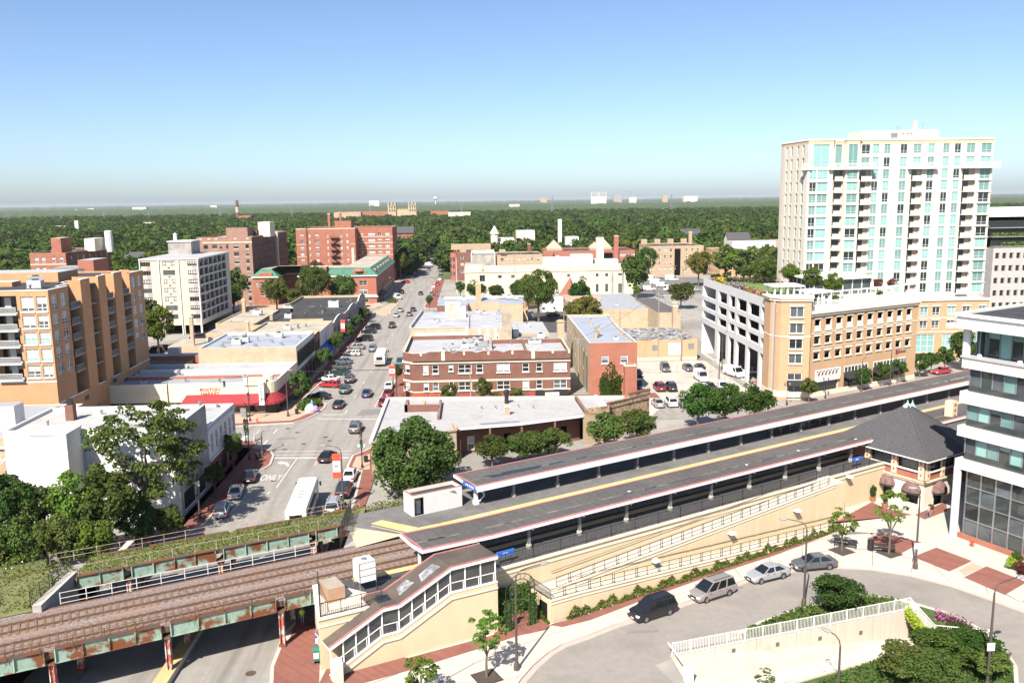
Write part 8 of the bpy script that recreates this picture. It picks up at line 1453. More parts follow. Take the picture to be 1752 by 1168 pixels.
# buses
def bus(px,py,head,L,lab,z=3.05,stripe=None):
 p=G(px,py);t=thing('bus',lab,'bus',(p.x,p.y,0),R(-head));w=1.27;m_=MB();e=L/2;BW=mat('bus_white',(.74,.74,.72),(.68,.68,.66),.5,.45)
 sec=[(w*.97,.35),(w,.6),(w,z-.35),(w*.93,z-.12),(w*.75,z)];rg=[[(x,y,zz)for x,zz in sec]+[(-x,y,zz)for x,zz in sec[::-1]]for y in(-e,-e+.15,e-.15,e)]
 for k in(0,3):rg[k]=[(x*.96,y,zz-.06 if zz>2 else zz)for x,y,zz in rg[k]]
 for a in range(3):
  for i in range(10):j=(i+1)%10;m_.poly([rg[a][i],rg[a+1][i],rg[a+1][j],rg[a][j]],BW)
 m_.poly(rg[0],BW);m_.poly(rg[3][::-1],BW);m_.build('body',t)if False else None
 o=inst('body',m_.mesh('body'),t)
 def pt(name,f):q=MB();f(q);return inst(name,q.mesh(name),t)
 n=int((L-1.6)/1.35)
 for sx in(-1,1):
  for i in range(n):
   y=-e+.6+i*1.35;pt('side_window',lambda q:q.box(min(sx*(w-.02),sx*(w+.012)),max(sx*(w-.02),sx*(w+.012)),y,y+1.22,1.45,2.45,CGL))
  for ya in(-e*.5,e*.58):inst('wheel',WHB,t,(sx*(w-.14),ya,0))
  pt('mirror',lambda q:(q.box(min(sx*w,sx*(w+.3)),max(sx*w,sx*(w+.3)),e-.05,e+.02,2.2,2.25,TRIMK),q.box(min(sx*(w+.15),sx*(w+.38)),max(sx*(w+.15),sx*(w+.38)),e-.06,e+.06,1.85,2.4,TRIMK)))
  pt('taillight',lambda q:q.box(min(sx*.8,sx*1.1),max(sx*.8,sx*1.1),-e-.02,-e+.05,.9,1.2,TAIL))
 pt('rear_window',lambda q:q.box(-.75,.75,-e-.015,-e+.1,1.5,2.35,CGL));pt('windshield',lambda q:q.box(-1.1,1.1,e-.1,e+.015,1.1,2.5,CGL));pt('bumper',lambda q:q.box(-1.2,1.2,-e-.12,-e+.1,.35,.65,TRIMK))
 if stripe:pt('stripe',lambda q:q.box(-1.0,1.0,-e-.02,-e+.05,.85,1.3,stripe))
 for i in range(6):y=-e*.35+i*L*.1;pt('roof_vent',lambda q:[q.box(-.28+.3*k,-.1+.3*k,y,y+.3,z,z+.07,STEEL)for k in range(2)])
 pt('roof_hatch',lambda q:q.box(-.4,.4,e*.55,e*.55+.8,z,z+.1,BW));return t
bus(519,882,-3.5,12.2,'long white city bus seen from above just before the railway bridge');bus(652,621,-1.5,9.0,'small white bus with an orange band on its back heading up the street',2.95,mat('bus_orange',(.6,.2,.08),rough=.5))
# --- vegetation
LEAF={k:leafmat('leaf_'+k,a,b,v)for k,a,b,v in(('deep',(.045,.085,.018),(.075,.125,.028),.25),('mid',(.058,.094,.024),(.092,.138,.036),.3),('olive',(.075,.10,.025),(.12,.14,.04),.2),('bright',(.08,.14,.02),(.13,.2,.04),.2),('yellow',(.14,.14,.03),(.2,.19,.05),.2),('lime',(.22,.34,.03),(.32,.44,.06),.1),('rust',(.12,.04,.03),(.16,.07,.04),.2),('far',(.042,.07,.024),(.066,.096,.032),.4))}
def cloud(name,pts,nrm,size,mt,jit=.8,seed=1):
 r=np.random.default_rng(seed);n=len(pts);nn=nrm+r.normal(0,jit,(n,3))+np.array([0,0,.25]);nn/=np.linalg.norm(nn,axis=1,keepdims=True)+1e-9
 a=np.cross(nn,r.normal(0,1,(n,3)));a/=np.linalg.norm(a,axis=1,keepdims=True)+1e-9;b=np.cross(nn,a);s=(size*r.uniform(.55,1.35,n))[:,None]
 V=np.stack([pts-a*s,pts-b*s*.6,pts+a*s,pts+b*s*.6],1).reshape(-1,3)
 me=bpy.data.meshes.new(name);me.vertices.add(4*n);me.vertices.foreach_set('co',V.ravel());me.loops.add(4*n);me.loops.foreach_set('vertex_index',np.arange(4*n,dtype=np.int32));me.polygons.add(n);me.polygons.foreach_set('loop_start',np.arange(0,4*n,4,dtype=np.int32));me.polygons.foreach_set('loop_total',np.full(n,4,np.int32));me.materials.append(mt);me.update(calc_edges=True);return me
def crown_mesh(seed,n,nl,leaf,mt,spread=.66,lr=.4,flat=1.0,jit=.75):
 r=np.random.default_rng(seed);C_=r.normal(0,1,(nl,3));C_/=np.linalg.norm(C_,axis=1,keepdims=True);C_*=(spread*r.uniform(.35,1.0,nl)**.5)[:,None];C_[:,2]=C_[:,2]*.95+.05;rad=lr*r.uniform(.6,1.2,nl)
 k=r.integers(0,nl,n);d=r.normal(0,1,(n,3));d/=np.linalg.norm(d,axis=1,keepdims=True);d[:,2]=np.where((d[:,2]<-.3)&(r.random(n)<.6),-d[:,2],d[:,2]);q=rad[k]*(1-.45*r.random(n)**2.2);P=C_[k]+d*q[:,None]*np.array([1,1,flat]);return cloud('crown',P,d,leaf,mt,jit,seed)
def trunk_mesh(seed,limbs=5,thick=.03,fork=.45):
 r=random.Random(seed);m_=MB();m_.path([(0,0,0),(.01,0,fork*.6),(0,.015,fork)],[thick*1.25,thick*.95,thick*.85],BARK,7)
 for i in range(limbs):a=6.2832*(i+r.random()*.5)/limbs;x=r.uniform(.16,.34);m_.path([(0,.01,fork*.96),(math.cos(a)*x*.45,math.sin(a)*x*.45,fork+.2),(math.cos(a)*x,math.sin(a)*x,fork+.42+r.random()*.15)],[thick*.6,thick*.38,thick*.15],BARK,5)
 m_.path([(0,.015,fork),(.02,-.01,fork+.3),(0,0,.97)],[thick*.75,thick*.4,thick*.12],BARK,5);return m_.mesh('trunk')
TRK=[trunk_mesh(i)for i in range(4)];CRN={}
def crown(kind,leafk,v=0):
 key=(kind,leafk,v)
 if key not in CRN:
  S=17*v+hash_(kind)+3*hash_(leafk)
  CRN[key]={'big':lambda:crown_mesh(S,14000,80,.038,LEAF[leafk],.76,.235),'airy':lambda:crown_mesh(S,8500,100,.034,LEAF[leafk],.88,.18,.55),'mid':lambda:crown_mesh(S,6500,46,.055,LEAF[leafk],.74,.26),'small':lambda:crown_mesh(S,2600,26,.08,LEAF[leafk],.74,.29),'sparse':lambda:crown_mesh(S,900,30,.085,LEAF[leafk],.85,.2,.5),'far':lambda:crown_mesh(S,1600,24,.1,LEAF[leafk],.72,.3,1,.4),'column':lambda:crown_mesh(S,2600,30,.08,LEAF[leafk],.8,.28),'conifer':lambda:crown_mesh(S,1500,22,.1,LEAF[leafk],.7,.26)}[kind]()
 return CRN[key]
def hash_(s):return sum(ord(c)*(i+1)for i,c in enumerate(s))%997
NT=[0]
def tree(label,pos,r,h,kind='mid',leafk='mid',group=None,name='tree',cat='tree',rz=None,z0=0.0,low=None,trunk=True):
 """h overall height, r crown radius, rz half height of the crown"""
 NT[0]+=1;k=NT[0];rz=rz or min(h*.42,r*1.05);t=thing(name,label,cat,(pos[0],pos[1],z0),0,group);rr=random.Random(k*7+1)
 if trunk:inst('trunk',TRK[k%4],t,(0,0,0),rr.random()*6.28,(max(1.0,min(h*.8,r*1.9)),)*2+(h-rz*.75,))
 inst('crown',crown(kind,leafk,k%(3 if kind!='big' else 4)),t,(0,0,h-rz),rr.random()*6.28,(r*rr.uniform(.95,1.05),r*rr.uniform(.95,1.05),rz));return t
def ptree(label,px,py_base,py_top,r,kind='mid',leafk='mid',group=None,z0=0.0,rz=None,name='tree',cat='tree',trunk=True):
 p=G(px,py_base,z0);h=GY(px,py_top,p.y).z-z0;return tree(label,p,r,max(h,1.0),kind,leafk,group,name,cat,rz,z0,trunk=trunk)
 # big trees round the tracks
p=SN(G(718,832));ptree('large dense round green tree behind the white platform hut',716,842,704,7.3,'big','mid',rz=6.4)
BT='bushy trees along the far side of the station'
for px,pb,pt,r,l in((842,800,742,3.0,'bushy tree directly right of the large round tree'),(900,795,735,3.6,'bushy tree hiding the brown porch of the white roofed row'),(948,786,730,3.3,'bushy tree in front of the small glass block window'),(1035,775,703,3.4,'bushy tree in front of the rubble parapet, left one'),(1090,762,698,3.7,'bushy tree in front of the rubble parapet, right one'),(1194,735,648,3.6,'leafy tree at the lot kerb, left of the pair by the silver cars'),(1240,735,655,4.2,'leafy tree at the lot kerb beside the garage lane'),(1292,725,652,3.6,'leafy tree at the lot kerb nearest the brick corner block')):ptree(l,px,pb,pt,r,'mid','deep' if px>1150 else 'mid',BT)
ptree('tall airy locust tree in front of the white stucco building',258,912,672,7.2,'airy','mid',rz=7.4)
HG='trees of the dense hedge at the left edge'
for px,pb,pt,r,l in((190,965,798,3.6,'hedge tree at the right end beside the locust'),(135,968,800,3.4,'hedge tree below the blank stucco block'),(80,975,832,3.3,'hedge tree below the timber deck'),(25,985,800,3.4,'tallest hedge tree at the picture edge'),(-25,985,830,3.5,'hedge tree cut by the picture edge'),(235,945,850,2.9,'low dark tree under the locust'),(110,990,870,2.8,'low hedge tree above the weedy bank'),(40,1000,880,3.0,'low hedge tree at the end of the concrete wall'),(165,985,880,2.6,'low hedge tree in the middle behind the wall'),(290,930,860,2.2,'low tree by the lane under the locust'),(5,1005,905,2.6,'lowest hedge bush at the picture edge')):ptree(l,px,pb,pt,r,'mid',('bright','mid','olive')[px%3],HG,rz=None)
ptree('palm like sumac bush below the white terrace wall',60,850,800,1.7,'small','bright')
for px,pb,pt,r,l in((247,922,882,.8,'clipped evergreen bush left of the small sign board'),(274,920,880,.85,'clipped evergreen bush behind the small sign board')):ptree(l,px,pb,pt,r,'small','olive',None,name='shrub',cat='shrub',trunk=False)
ST='young street trees along the main street'
for px,pb,pt,r,l,k in((368,850,792,1.7,'street tree on the left pavement by the silver cars','mid'),(400,806,738,1.9,'street tree in front of the maroon ground floor','mid'),(515,690,634,2.6,'round street tree at the end of the red awning','mid'),(555,642,594,2.6,'street tree below the arched windows','mid'),(578,612,566,2.3,'street tree beside the blue awning','mid'),(596,588,550,2.2,'street tree beyond the red street banner','mid'),(612,570,538,2.4,'street tree in front of the grey shop row, nearer one','mid'),(625,552,524,2.4,'street tree in front of the grey shop row, farther one','mid'),(679,663,622,1.5,'slim street tree by the pizzeria corner','deep'),(768,700,652,1.9,'street tree right of the orange lettering','olive'),(828,700,645,2.0,'street tree in the middle of the pizzeria front','olive'),(885,700,659,1.9,'street tree before the black shop fascia','olive'),(735,536,505,1.5,'small street tree on the far right pavement','deep')):ptree(l,px,pb,pt,r,'small',k,ST)
ptree('yellowish street bush in front of the pizzeria',848,700,668,1.6,'small','yellow',name='shrub',cat='shrub')
ptree('pointed leafy tree hiding the foot of the red brick front',1045,705,620,3.0,'mid','deep',rz=5.0)
ptree('low bush beside the brick chimney in the lot',1098,682,664,1.3,'small','bright',name='shrub',cat='shrub',trunk=False)
for a in((272,610,520,5.0,'mid','bright','bright leafy tree between the orange block and the cream slab'),(403,512,440,4.2,'mid','bright','tall pale tree before the rose brown brick block'),(400,536,486,3.8,'mid','deep','dark tree at the foot of the rose brown brick block'),(474,534,470,6.0,'mid','olive','olive tree in the left court of the green roofed building'),(538,536,447,7.2,'big','olive','largest tree before the green roofed building'),(587,530,466,6.2,'mid','mid','tree before the right wing of the green roofed building'),(545,500,444,4.6,'mid','rust','reddish brown crown behind the largest courtyard tree'),(510,535,490,4.5,'mid','olive','low tree between the courtyard trees'),(922,552,456,7.0,'big','mid','large spreading tree in front of the post office'),(893,530,470,5.0,'mid','mid','tree left of the large spreading tree by the post office'),(992,535,472,4.6,'mid','deep','tree in front of the right half of the post office'),(1005,570,503,5.6,'mid','yellow','yellow green tree above the blue roof'),(985,560,512,4.2,'mid','olive','smaller yellow green tree left of the other'),(815,516,478,4.4,'mid','deep','round tree at the left end of the post office, nearer the street'),(850,516,484,3.8,'mid','deep','round tree left of the middle of the post office'),(788,512,478,2.6,'small','deep','dark tree beside the white flagpole'),(1165,528,480,5.6,'mid','olive','feathery tree in the post office yard'),(1105,480,418,6.2,'mid','deep','dark tree left of the tan apartment block'),(1195,490,424,6.2,'mid','yellow','yellowing tree between the tan and orange apartment blocks'),(1088,516,488,1.9,'small','bright','small bush at the right corner of the post office'),(700,470,415,6.5,'mid','mid','roadside tree beyond the green roofed building, right one'),(685,478,428,5.4,'mid','olive','roadside tree beyond the green roofed building, left one')):ptree(a[6],a[0],a[1],a[2],a[3],a[4],a[5])
GT='street trees along the garage front'
for px,pb,pt,r,l in((1384,690,644,1.9,'street tree by the brick corner block'),(1474,668,624,2.1,'street tree by the black shop awning'),(1507,660,614,2.2,'street tree under the lamp on the garage front'),(1535,655,612,2.1,'street tree with the dark parked car'),(1573,645,602,2.3,'street tree at the joint of garage and tower'),(1592,640,598,2.0,'street tree in front of the tall window'),(1615,638,590,2.4,'street tree behind the bright red car'),(1650,634,560,4.0,'tall street tree beside the glass office')):ptree(l,px,pb,pt,r,'mid' if r>3 else 'small','deep',GT)
RG='plants of the roof garden'
for x,y,r,h,k,lf,l in((67,196,3.6,6.2,'mid','mid','largest tree of the garage roof garden'),(72,193,3.0,5.0,'mid','bright','roof garden tree right of the largest one'),(63.5,200,2.4,3.6,'small','mid','roof garden tree left of the largest one'),(70.5,176,2.6,5.5,'mid','bright','airy roof garden tree between the pergolas and the tower'),(74.5,175.5,2.6,5.8,'mid','bright','airy roof garden tree before the pavilion'),(90,188,1.3,3.2,'small','rust','dark red roof garden shrub, left one'),(93.5,188.5,1.2,3.0,'small','rust','dark red roof garden shrub, right one'),(58.6,206,1.6,1.8,'small','olive','roof garden shrub at the far corner'),(60.8,204,1.5,2.2,'small','mid','roof garden shrub behind the yellow flowers'),(59.4,196,1.3,1.4,'small','mid','roof garden shrub along the white parapet'),(72,168.5,1.2,1.7,'small','bright','round shrub behind the white roof railing'),(84,174.5,1.2,1.6,'small','mid','shrub in front of the pavilion')):tree(l,(x,y),r,h,k,lf,RG,z0=18.7 if x<73 and y>169 else 17.3,name='tree' if r>2 else 'shrub',cat='tree' if r>2 else 'shrub')
def bed(label,P,z,n,mts,h=.5,leaf=.14,cat='flowers',name='flower_bed'):
 """low planting scattered inside a polygon: one mass"""
 xs_=[p[0]for p in P];ys_=[p[1]for p in P];r=np.random.default_rng(hash_(label));pts=[]
 while len(pts)<n:
  x,y=r.uniform(min(xs_),max(xs_)),r.uniform(min(ys_),max(ys_));ins=False;j=len(P)-1
  for i in range(len(P)):
   if(P[i][1]>y)!=(P[j][1]>y)and x<(P[j][0]-P[i][0])*(y-P[i][1])/(P[j][1]-P[i][1]+1e-9)+P[i][0]:ins=not ins
   j=i
  if ins:pts.append((x,y,z+h*r.random()**1.5))
 pts=np.array(pts);me=cloud(name,pts,np.tile(np.array([[0,0,.6]]),(n,1)),leaf,mts[0],1.0,3)
 for m in mts[1:]:me.materials.append(m)
 if len(mts)>1:me.polygons.foreach_set('material_index',r.choice(len(mts),n,p=[.6]+[.4/(len(mts)-1)]*(len(mts)-1)).astype(np.int32))
 o=bpy.data.objects.new(name,me);COL.objects.link(o);o['kind']='stuff';tag(o,label,cat);return o
FLY,FLM,FLO,FLW=(mat('petal_'+k,c,rough=.8)for k,c in(('yellow',(.6,.38,.03)),('mauve',(.3,.22,.3)),('orange',(.45,.2,.06)),('white',(.75,.74,.7))))
FLP=mat('petal_magenta',(.35,.06,.22),rough=.8)
for P,mts,l in((rect(57.5,59.4,200,204),[FLY,LEAF['bright']],'orange yellow flowers at the far corner of the roof garden'),(rect(57.5,59.2,183,192),[FLM,LEAF['mid']],'mauve flowers along the white garage parapet'),(rect(57.5,59.6,172,181),[FLO,FLM,LEAF['olive']],'orange grasses along the white garage parapet'),(rect(57.5,60.5,165.5,170),[LEAF['olive'],FLO],'dull green and orange plants at the corner of the roof garden'),(rect(62,72,194,207),[LEAF['mid'],LEAF['olive'],FLO],'mixed low planting behind the roof lawn')):bed(l,P,18.72,700,mts,1.0,.22)
# weeds and wild carrot on the bank, grass on the disused bridge
bed('rough grass and weeds covering the bank left of the bridges',[RN(-30,78.3),RN(2,78.3),RN(6,84),RN(6,88.5),RN(-30,88.5)],4.35,9000,[LEAF['olive'],LEAF['bright'],LEAF['yellow']],.55,.13,'weeds','weeds')
bed('taller weeds on the slope of the bank above the concrete wall',[RN(-30,88),RN(4,88),RN(4,94.5),RN(-30,94.5)],2.9,5000,[LEAF['olive'],LEAF['bright'],LEAF['yellow']],1.3,.14,'weeds','weeds')
bed('white wild carrot blossoms among the weeds on the bank',[RN(-30,79),RN(-2,79),RN(3,92),RN(-30,92)],4.55,700,[FLW],.55,.1,'wild flowers','wild_flowers')
bed('grass growing on the deck of the disused bridge',[RX(XW,83.4),RX(XE,83.4),RX(XE,87),RX(XW,87)],4.66,5200,[LEAF['olive'],LEAF['yellow'],LEAF['bright']],.35,.1,'grass','grass')
bed('weeds on the stony bank beside the white platform hut',[RN(32.5,85.6),RN(47,85.8),RN(47,89),RN(31,89)],4.0,1600,[LEAF['olive'],LEAF['bright']],.5,.14,'weeds','weeds')
bk_=MB();bk_.poly([RN(30,85.5,4.3),RN(60,85.5,4.6),RN(60,89.5,3.4),RN(30,89.5,3.4)],mat('stony_bank',(.36,.31,.25),(.2,.18,.12),2.2,.95,bump=.8,c3=(.12,.13,.05),scale3=.4));bk_.poly([RN(30,89.5,3.4),RN(60,89.5,3.4),RN(60,94,0),RN(30,94,0)],MATS['stony_bank']);struct('stony_bank',bk_)
def ivy(label,f,n,mts,leaf=.16,seed=3,name='ivy'):
 r=np.random.default_rng(seed);P,N_=[],[]
 for i in range(n):p,q=f(r);P.append(p);N_.append(q)
 me=cloud(name,np.array(P),np.array(N_),leaf,mts[0],.6,seed);[me.materials.append(m)for m in mts[1:]]
 if len(mts)>1:me.polygons.foreach_set('material_index',r.integers(0,len(mts),n).astype(np.int32))
 o=bpy.data.objects.new(name,me);COL.objects.link(o);o['kind']='stuff';tag(o,label,'ivy');return o
nS=np.array([UY,-UX,0])
def f1(r):
 s=r.uniform(44,83.5);w=.55+.35*math.sin(s*1.7)+.25*math.sin(s*4.1);z=r.uniform(.1,.25+max(.1,w)*.9);return tuple(RN(s,60.95-r.uniform(0,.45)*(1 if z<.5 else.3),z)),nS
ivy('strip of green creeper at the foot of the panelled ramp wall',f1,4200,[LEAF['bright'],LEAF['mid'],LEAF['yellow']],.13)
ivy('thick ivy covering the back of the nook between stairway and ramp',lambda r:(tuple(RN(r.uniform(38.0,42.2),64.6-r.uniform(0,.5),r.uniform(.1,3.0))),nS),2600,[LEAF['mid'],LEAF['deep']],.15,5)
ivy('ivy running down the low end wall of the ramp',lambda r:(lambda n_:(tuple(RN(42.2-r.uniform(0,.2),n_,r.uniform(0,max(.3,2.2*(n_-61)/3.6)))),np.array([-UX,-UY,0])))(r.uniform(61,64.8)),1300,[LEAF['bright'],LEAF['mid']],.13,6)
ivy('ivy climbing the arched iron trellis',lambda r:(tuple(RN(39.5+r.choice([-1.25,1.25])+r.normal(0,.2),61.75,r.uniform(.1,3.2))),nS),900,[LEAF['mid'],LEAF['deep']],.13,7)
ivy('lime green vine spilling over the tunnel mouth of the garage ramp',lambda r:(lambda k:(tuple(V3(lerp(A1,N1,k),0)-Vector((*d_[:2],0))*0+Vector((-ext.x*r.uniform(-.2,.5),-ext.y*r.uniform(-.2,.5),r.uniform(-1.1*(.3+.7*k),.5)))),np.array([-ext.x,-ext.y,.3])))(r.uniform(-.08,.72)),1500,[LEAF['lime']],.16,8,'vine')
bed('magenta flowers behind the white fence at the bend',[G(1600,1052),G(1640,1062),G(1668,1078),G(1640,1078),G(1600,1062)],.1,500,[FLP,LEAF['mid']],.6,.12)
bed('clumps of ornamental grass on the strip behind the white fence',[G(1275,1083),G(1374,1043),G(1470,1024),G(1520,1028),G(1545,1037),lerp(A0,A1,.97)+nA*.6,lerp(A0,A1,.35)+nA*.6],.08,5200,[LEAF['mid'],LEAF['olive'],LEAF['deep']],.55,.17,'grass','grass')
bed('rough grass on the lawn below the garage ramp',[G(1400,1168),G(1510,1127),G(1600,1105),G(1660,1085),G(1700,1096),G(1730,1141),G(1735,1180),G(1400,1200)],.08,5200,[LEAF['mid'],LEAF['olive'],LEAF['deep']],.35,.15,'grass','grass')
ISL='bushes on the planted island'
for px,pb,pt,r,lf,k,l in((1432,1050,982,2.6,'mid','mid','round bush behind the street lamp on the island'),(1550,1168,1100,2.7,'olive','mid','thorny bush leaning over the garage ramp'),(1610,1150,1078,2.8,'deep','mid','dense bush below the tunnel mouth'),(1670,1140,1082,2.6,'deep','mid','dense bush behind the lamp post at the right'),(1590,1190,1120,2.6,'mid','mid','bush at the lower picture edge, left of the lamp post'),(1690,1165,1110,2.0,'mid','small','low bush at the right of the lamp post'),(1640,1095,1064,1.4,'deep','small','low bush beside the magenta flowers'),(1308,1180,1142,.9,'olive','sparse','thin shrub poking up at the bottom edge')):ptree(l,px,pb,pt,r,k,lf,ISL,name='shrub',cat='shrub',trunk=False)
PT='young trees in square pits on the plaza'
for px,pb,pt,r,l in((833,1158,1042,1.75,'young tree in the square pit in front of the cream stair wall'),(722,1200,1118,1.8,'young tree cut off by the bottom edge'),(1440,942,866,1.75,'young tree beside the black bench on the plaza'),(1521,946,838,2.0,'taller young tree between the litter bin and the lamp on the plaza')):
 ptree(l,px,pb,pt,r,'sparse','bright',PT,.14,rz=None)
 if pb<1170:c=G(px,pb,.14);m_=MB();m_.rbox(c,1.9,1.9,.1,.165,.45,SOIL);m_.rbox(c,2.05,2.05,.09,.158,.45,IRON);struct('tree_pit',m_)
 # far trees: single ones near, a wood beyond
BOX=[(-116,-60,130,185),(-100,-78,255,300),(-112,-66,320,425),(-90,-30,325,465),(-70,-30,320,415),(-60,62,130,342),(-16,95,340,475),(55,175,140,300),(88,160,405,470),(60,112,335,470),(-130,-92,225,305),(-39,-12,0,430),(-39,-17,0,760),(-30,75,390,470),(8,60,530,580),(-80,0,100,330),(-75,-36,180,300),(130,200,230,300)]
def free(x,y):return not any(a<x<b and c<y<d for a,b,c,d in BOX)
tanL,tanR=math.tan(R(-33)),math.tan(R(38));cand=[]
rf=np.random.default_rng(4);y=190.0
while y<2000:
 st_=10.0 if y<700 else 11.0;w0,w1=y*tanL,y*tanR
 for x in np.arange(w0,w1,st_):
  X_,Y_=x+rf.uniform(-3,3),y+rf.uniform(-3,3)
  if Y_<330 and X_>-84:continue
  if free(X_,Y_)and rf.random()<.93:cand.append((X_,Y_))
 y+=st_
for yy in np.arange(424,900,10):
 for xx in(-40.5,-36,-15.5,-8.5)if yy>468 else(-33.5,)if yy>436 else():cand.append((xx+rf.uniform(-1.5,1.5),yy+rf.uniform(-3,3)))
cand.sort(key=lambda q:math.hypot(*q));SUB='trees of the wooded suburb'
for i,(x,y_)in enumerate(cand[:235]):
 h=rf.uniform(12,19);tree('broad green tree standing in the wooded streets beyond the town blocks',(x,y_),rf.uniform(5.6,9.0),h,'far',rf.choice(['far','mid','olive','bright','mid','olive']if i%3 else['far','deep']),SUB)
rest=np.array(cand[235:]);me=bpy.data.meshes.new('forest');n=len(rest);me.vertices.add(n);me.vertices.foreach_set('co',np.c_[rest,np.full(n,7.0)].ravel());at_=me.attributes.new('size','FLOAT','POINT');at_.data.foreach_set('value',(5+7.5*rf.random(n)**1.6).astype(np.float32));at2=me.attributes.new('pick','INT','POINT');at2 .data.foreach_set('value',rf.integers(0,6,n).astype(np.int32));at3=me.attributes.new('turn','FLOAT','POINT');at3 .data.foreach_set('value',rf.uniform(0,6.28,n).astype(np.float32));me.update()
fo_=bpy.data.objects.new('forest',me);COL.objects.link(fo_);fo_['kind']='stuff';tag(fo_,'unbroken wooded suburb stretching to the horizon beyond the town','woods')
ng=bpy.data.node_groups.new('forest','GeometryNodeTree');ng.interface.new_socket('Geometry',in_out='INPUT',socket_type='NodeSocketGeometry');ng.interface.new_socket('Geometry',in_out='OUTPUT',socket_type='NodeSocketGeometry')
gi,go=ng.nodes.new('NodeGroupInput'),ng.nodes.new('NodeGroupOutput');ip=ng.nodes.new('GeometryNodeInstanceOnPoints');g2=ng.nodes.new('GeometryNodeGeometryToInstance')
for i,lk_ in enumerate(('far','mid','deep','far','olive','mid')):
 ob=bpy.data.objects.new('forest_crown',crown_mesh(900+i,750,15,.14,LEAF[lk_],.7,.35,1,.32));oi=ng.nodes.new('GeometryNodeObjectInfo');oi.inputs['Object'].default_value=ob;oi.inputs['As Instance'].default_value=False;ng.links.new(oi.outputs['Geometry'],g2 .inputs[0])
def attr(nm,ty):
 a=ng.nodes.new('GeometryNodeInputNamedAttribute');a.data_type=ty;a.inputs['Name'].default_value=nm;return a.outputs['Attribute']
cx_=ng.nodes.new('ShaderNodeCombineXYZ');ng.links.new(attr('turn','FLOAT'),cx_.inputs[2]);e2r=ng.nodes.new('FunctionNodeEulerToRotation');ng.links.new(cx_.outputs[0],e2r.inputs[0])
ng.links.new(gi.outputs[0],ip.inputs['Points']);ng.links.new(g2 .outputs[0],ip.inputs['Instance']);ip.inputs['Pick Instance'].default_value=True;ng.links.new(attr('pick','INT'),ip.inputs['Instance Index']);ng.links.new(e2r.outputs[0],ip.inputs['Rotation']);ng.links.new(attr('size','FLOAT'),ip.inputs['Scale']);ng.links.new(ip.outputs[0],go.inputs[0])
md_=fo_.modifiers.new('forest','NODES');md_.node_group=ng
# canopy of the far plain: a bumpy sheet, each bump a crown
yr=1900*np.exp(np.arange(0,380)*.0056);th=np.radians(np.linspace(-38,42,560));RR,TT=np.meshgrid(yr,th,indexing='ij');XX,YY=RR*np.tan(TT),RR;cell=15.0*np.maximum(1,RR/4200);Z=np.zeros_like(XX);cx0,cy0=np.floor(XX/cell),np.floor(YY/cell)
hsh=lambda a,b,k:np.modf(np.abs(np.sin(a*127.1+b*311.7+k*74.7)*43758.5453))[0]
for dx in(-1,0,1):
 for dy in(-1,0,1):
  a,b=cx0+dx,cy0+dy;u,v=(a+.5+.35*(hsh(a,b,1)-.5))*cell,(b+.5+.35*(hsh(a,b,2)-.5))*cell;d2=((XX-u)**2+(YY-v)**2)/(cell*.72)**2;Z=np.maximum(Z,(5.5+8.5*hsh(a,b,3))*np.sqrt(np.maximum(0,1-d2)))
Z+=3.0+(RR-1900)/14000*13;nr,ncl=Z.shape;me=bpy.data.meshes.new('woods');me.vertices.add(nr*ncl);me.vertices.foreach_set('co',np.stack([XX,YY,Z],-1).ravel());ii=np.arange(nr*ncl).reshape(nr,ncl);F_=np.stack([ii[:-1,:-1],ii[:-1,1:],ii[1:,1:],ii[1:,:-1]],-1).reshape(-1,4);nf=len(F_);me.loops.add(nf*4);me.loops.foreach_set('vertex_index',F_.ravel().astype(np.int32));me.polygons.add(nf);me.polygons.foreach_set('loop_start',np.arange(0,nf*4,4,dtype=np.int32));me.polygons.foreach_set('loop_total',np.full(nf,4,np.int32));me.update(calc_edges=True)
me.materials.append(mat('far_canopy',(.038,.064,.026),(.075,.105,.04),.06,.95,c3=(.05,.085,.022),scale3=.004,bump=0,detail=8));wo_=bpy.data.objects.new('woods',me);COL.objects.link(wo_);wo_['kind']='stuff';tag(wo_,'bluish treetops of the far plain below the skyline','woods')
# --- far landmarks
def lm(name,label,cat,px,py,w,D,zt,mt,f=None,rows=0):
 c=GY(px,py,D);zt=c.z if zt is None else zt;t=thing(name,label,cat,(c.x,D,0));m_=MB();m_.box(c.x-w/2,c.x+w/2,D,D+w*.5,0,zt,mt);m_.build('wall',t)
 if rows:
  for i in range(rows):m_=MB();m_.box(c.x-w/2*.9,c.x+w/2*.9,D-.3,D,zt-(i+1)*3.4,zt-(i+1)*3.4+1.6,GLASS2);m_.build('window',t)
 if f:f(t,c,zt)
 return t
D=1500;a,b,c,e=(GY(x,350,D)for x in(663,677,698,712));t=thing('castle_school','pale school building with two battlemented twin towers above the treetops','school',((a.x+e.x)/2,D,0));SCH=mat('school_stone',(.4,.31,.2),(.46,.36,.24),.2,.9);zt=GY(670,348,D).z;zm_=GY(688,358,D).z
for x0,x1 in((a.x,b.x),(c.x,e.x)):
 m_=MB();m_.box(x0,x1,D,D+14,0,zt-3,SCH);[m_.box(x,x+2.6,D-.5,D+14,zt-3,zt+1.5,SCH)for x in(x0,x1-2.6,(x0+x1)/2-1.3)];m_.build('tower',t);m_=MB();[m_.box(x0+2.5+k*4,x0+4.5+k*4,D-.2,D,zt-14+j*6,zt-10+j*6,GLASS2)for k in range(3)for j in range(2)];m_.build('window',t)
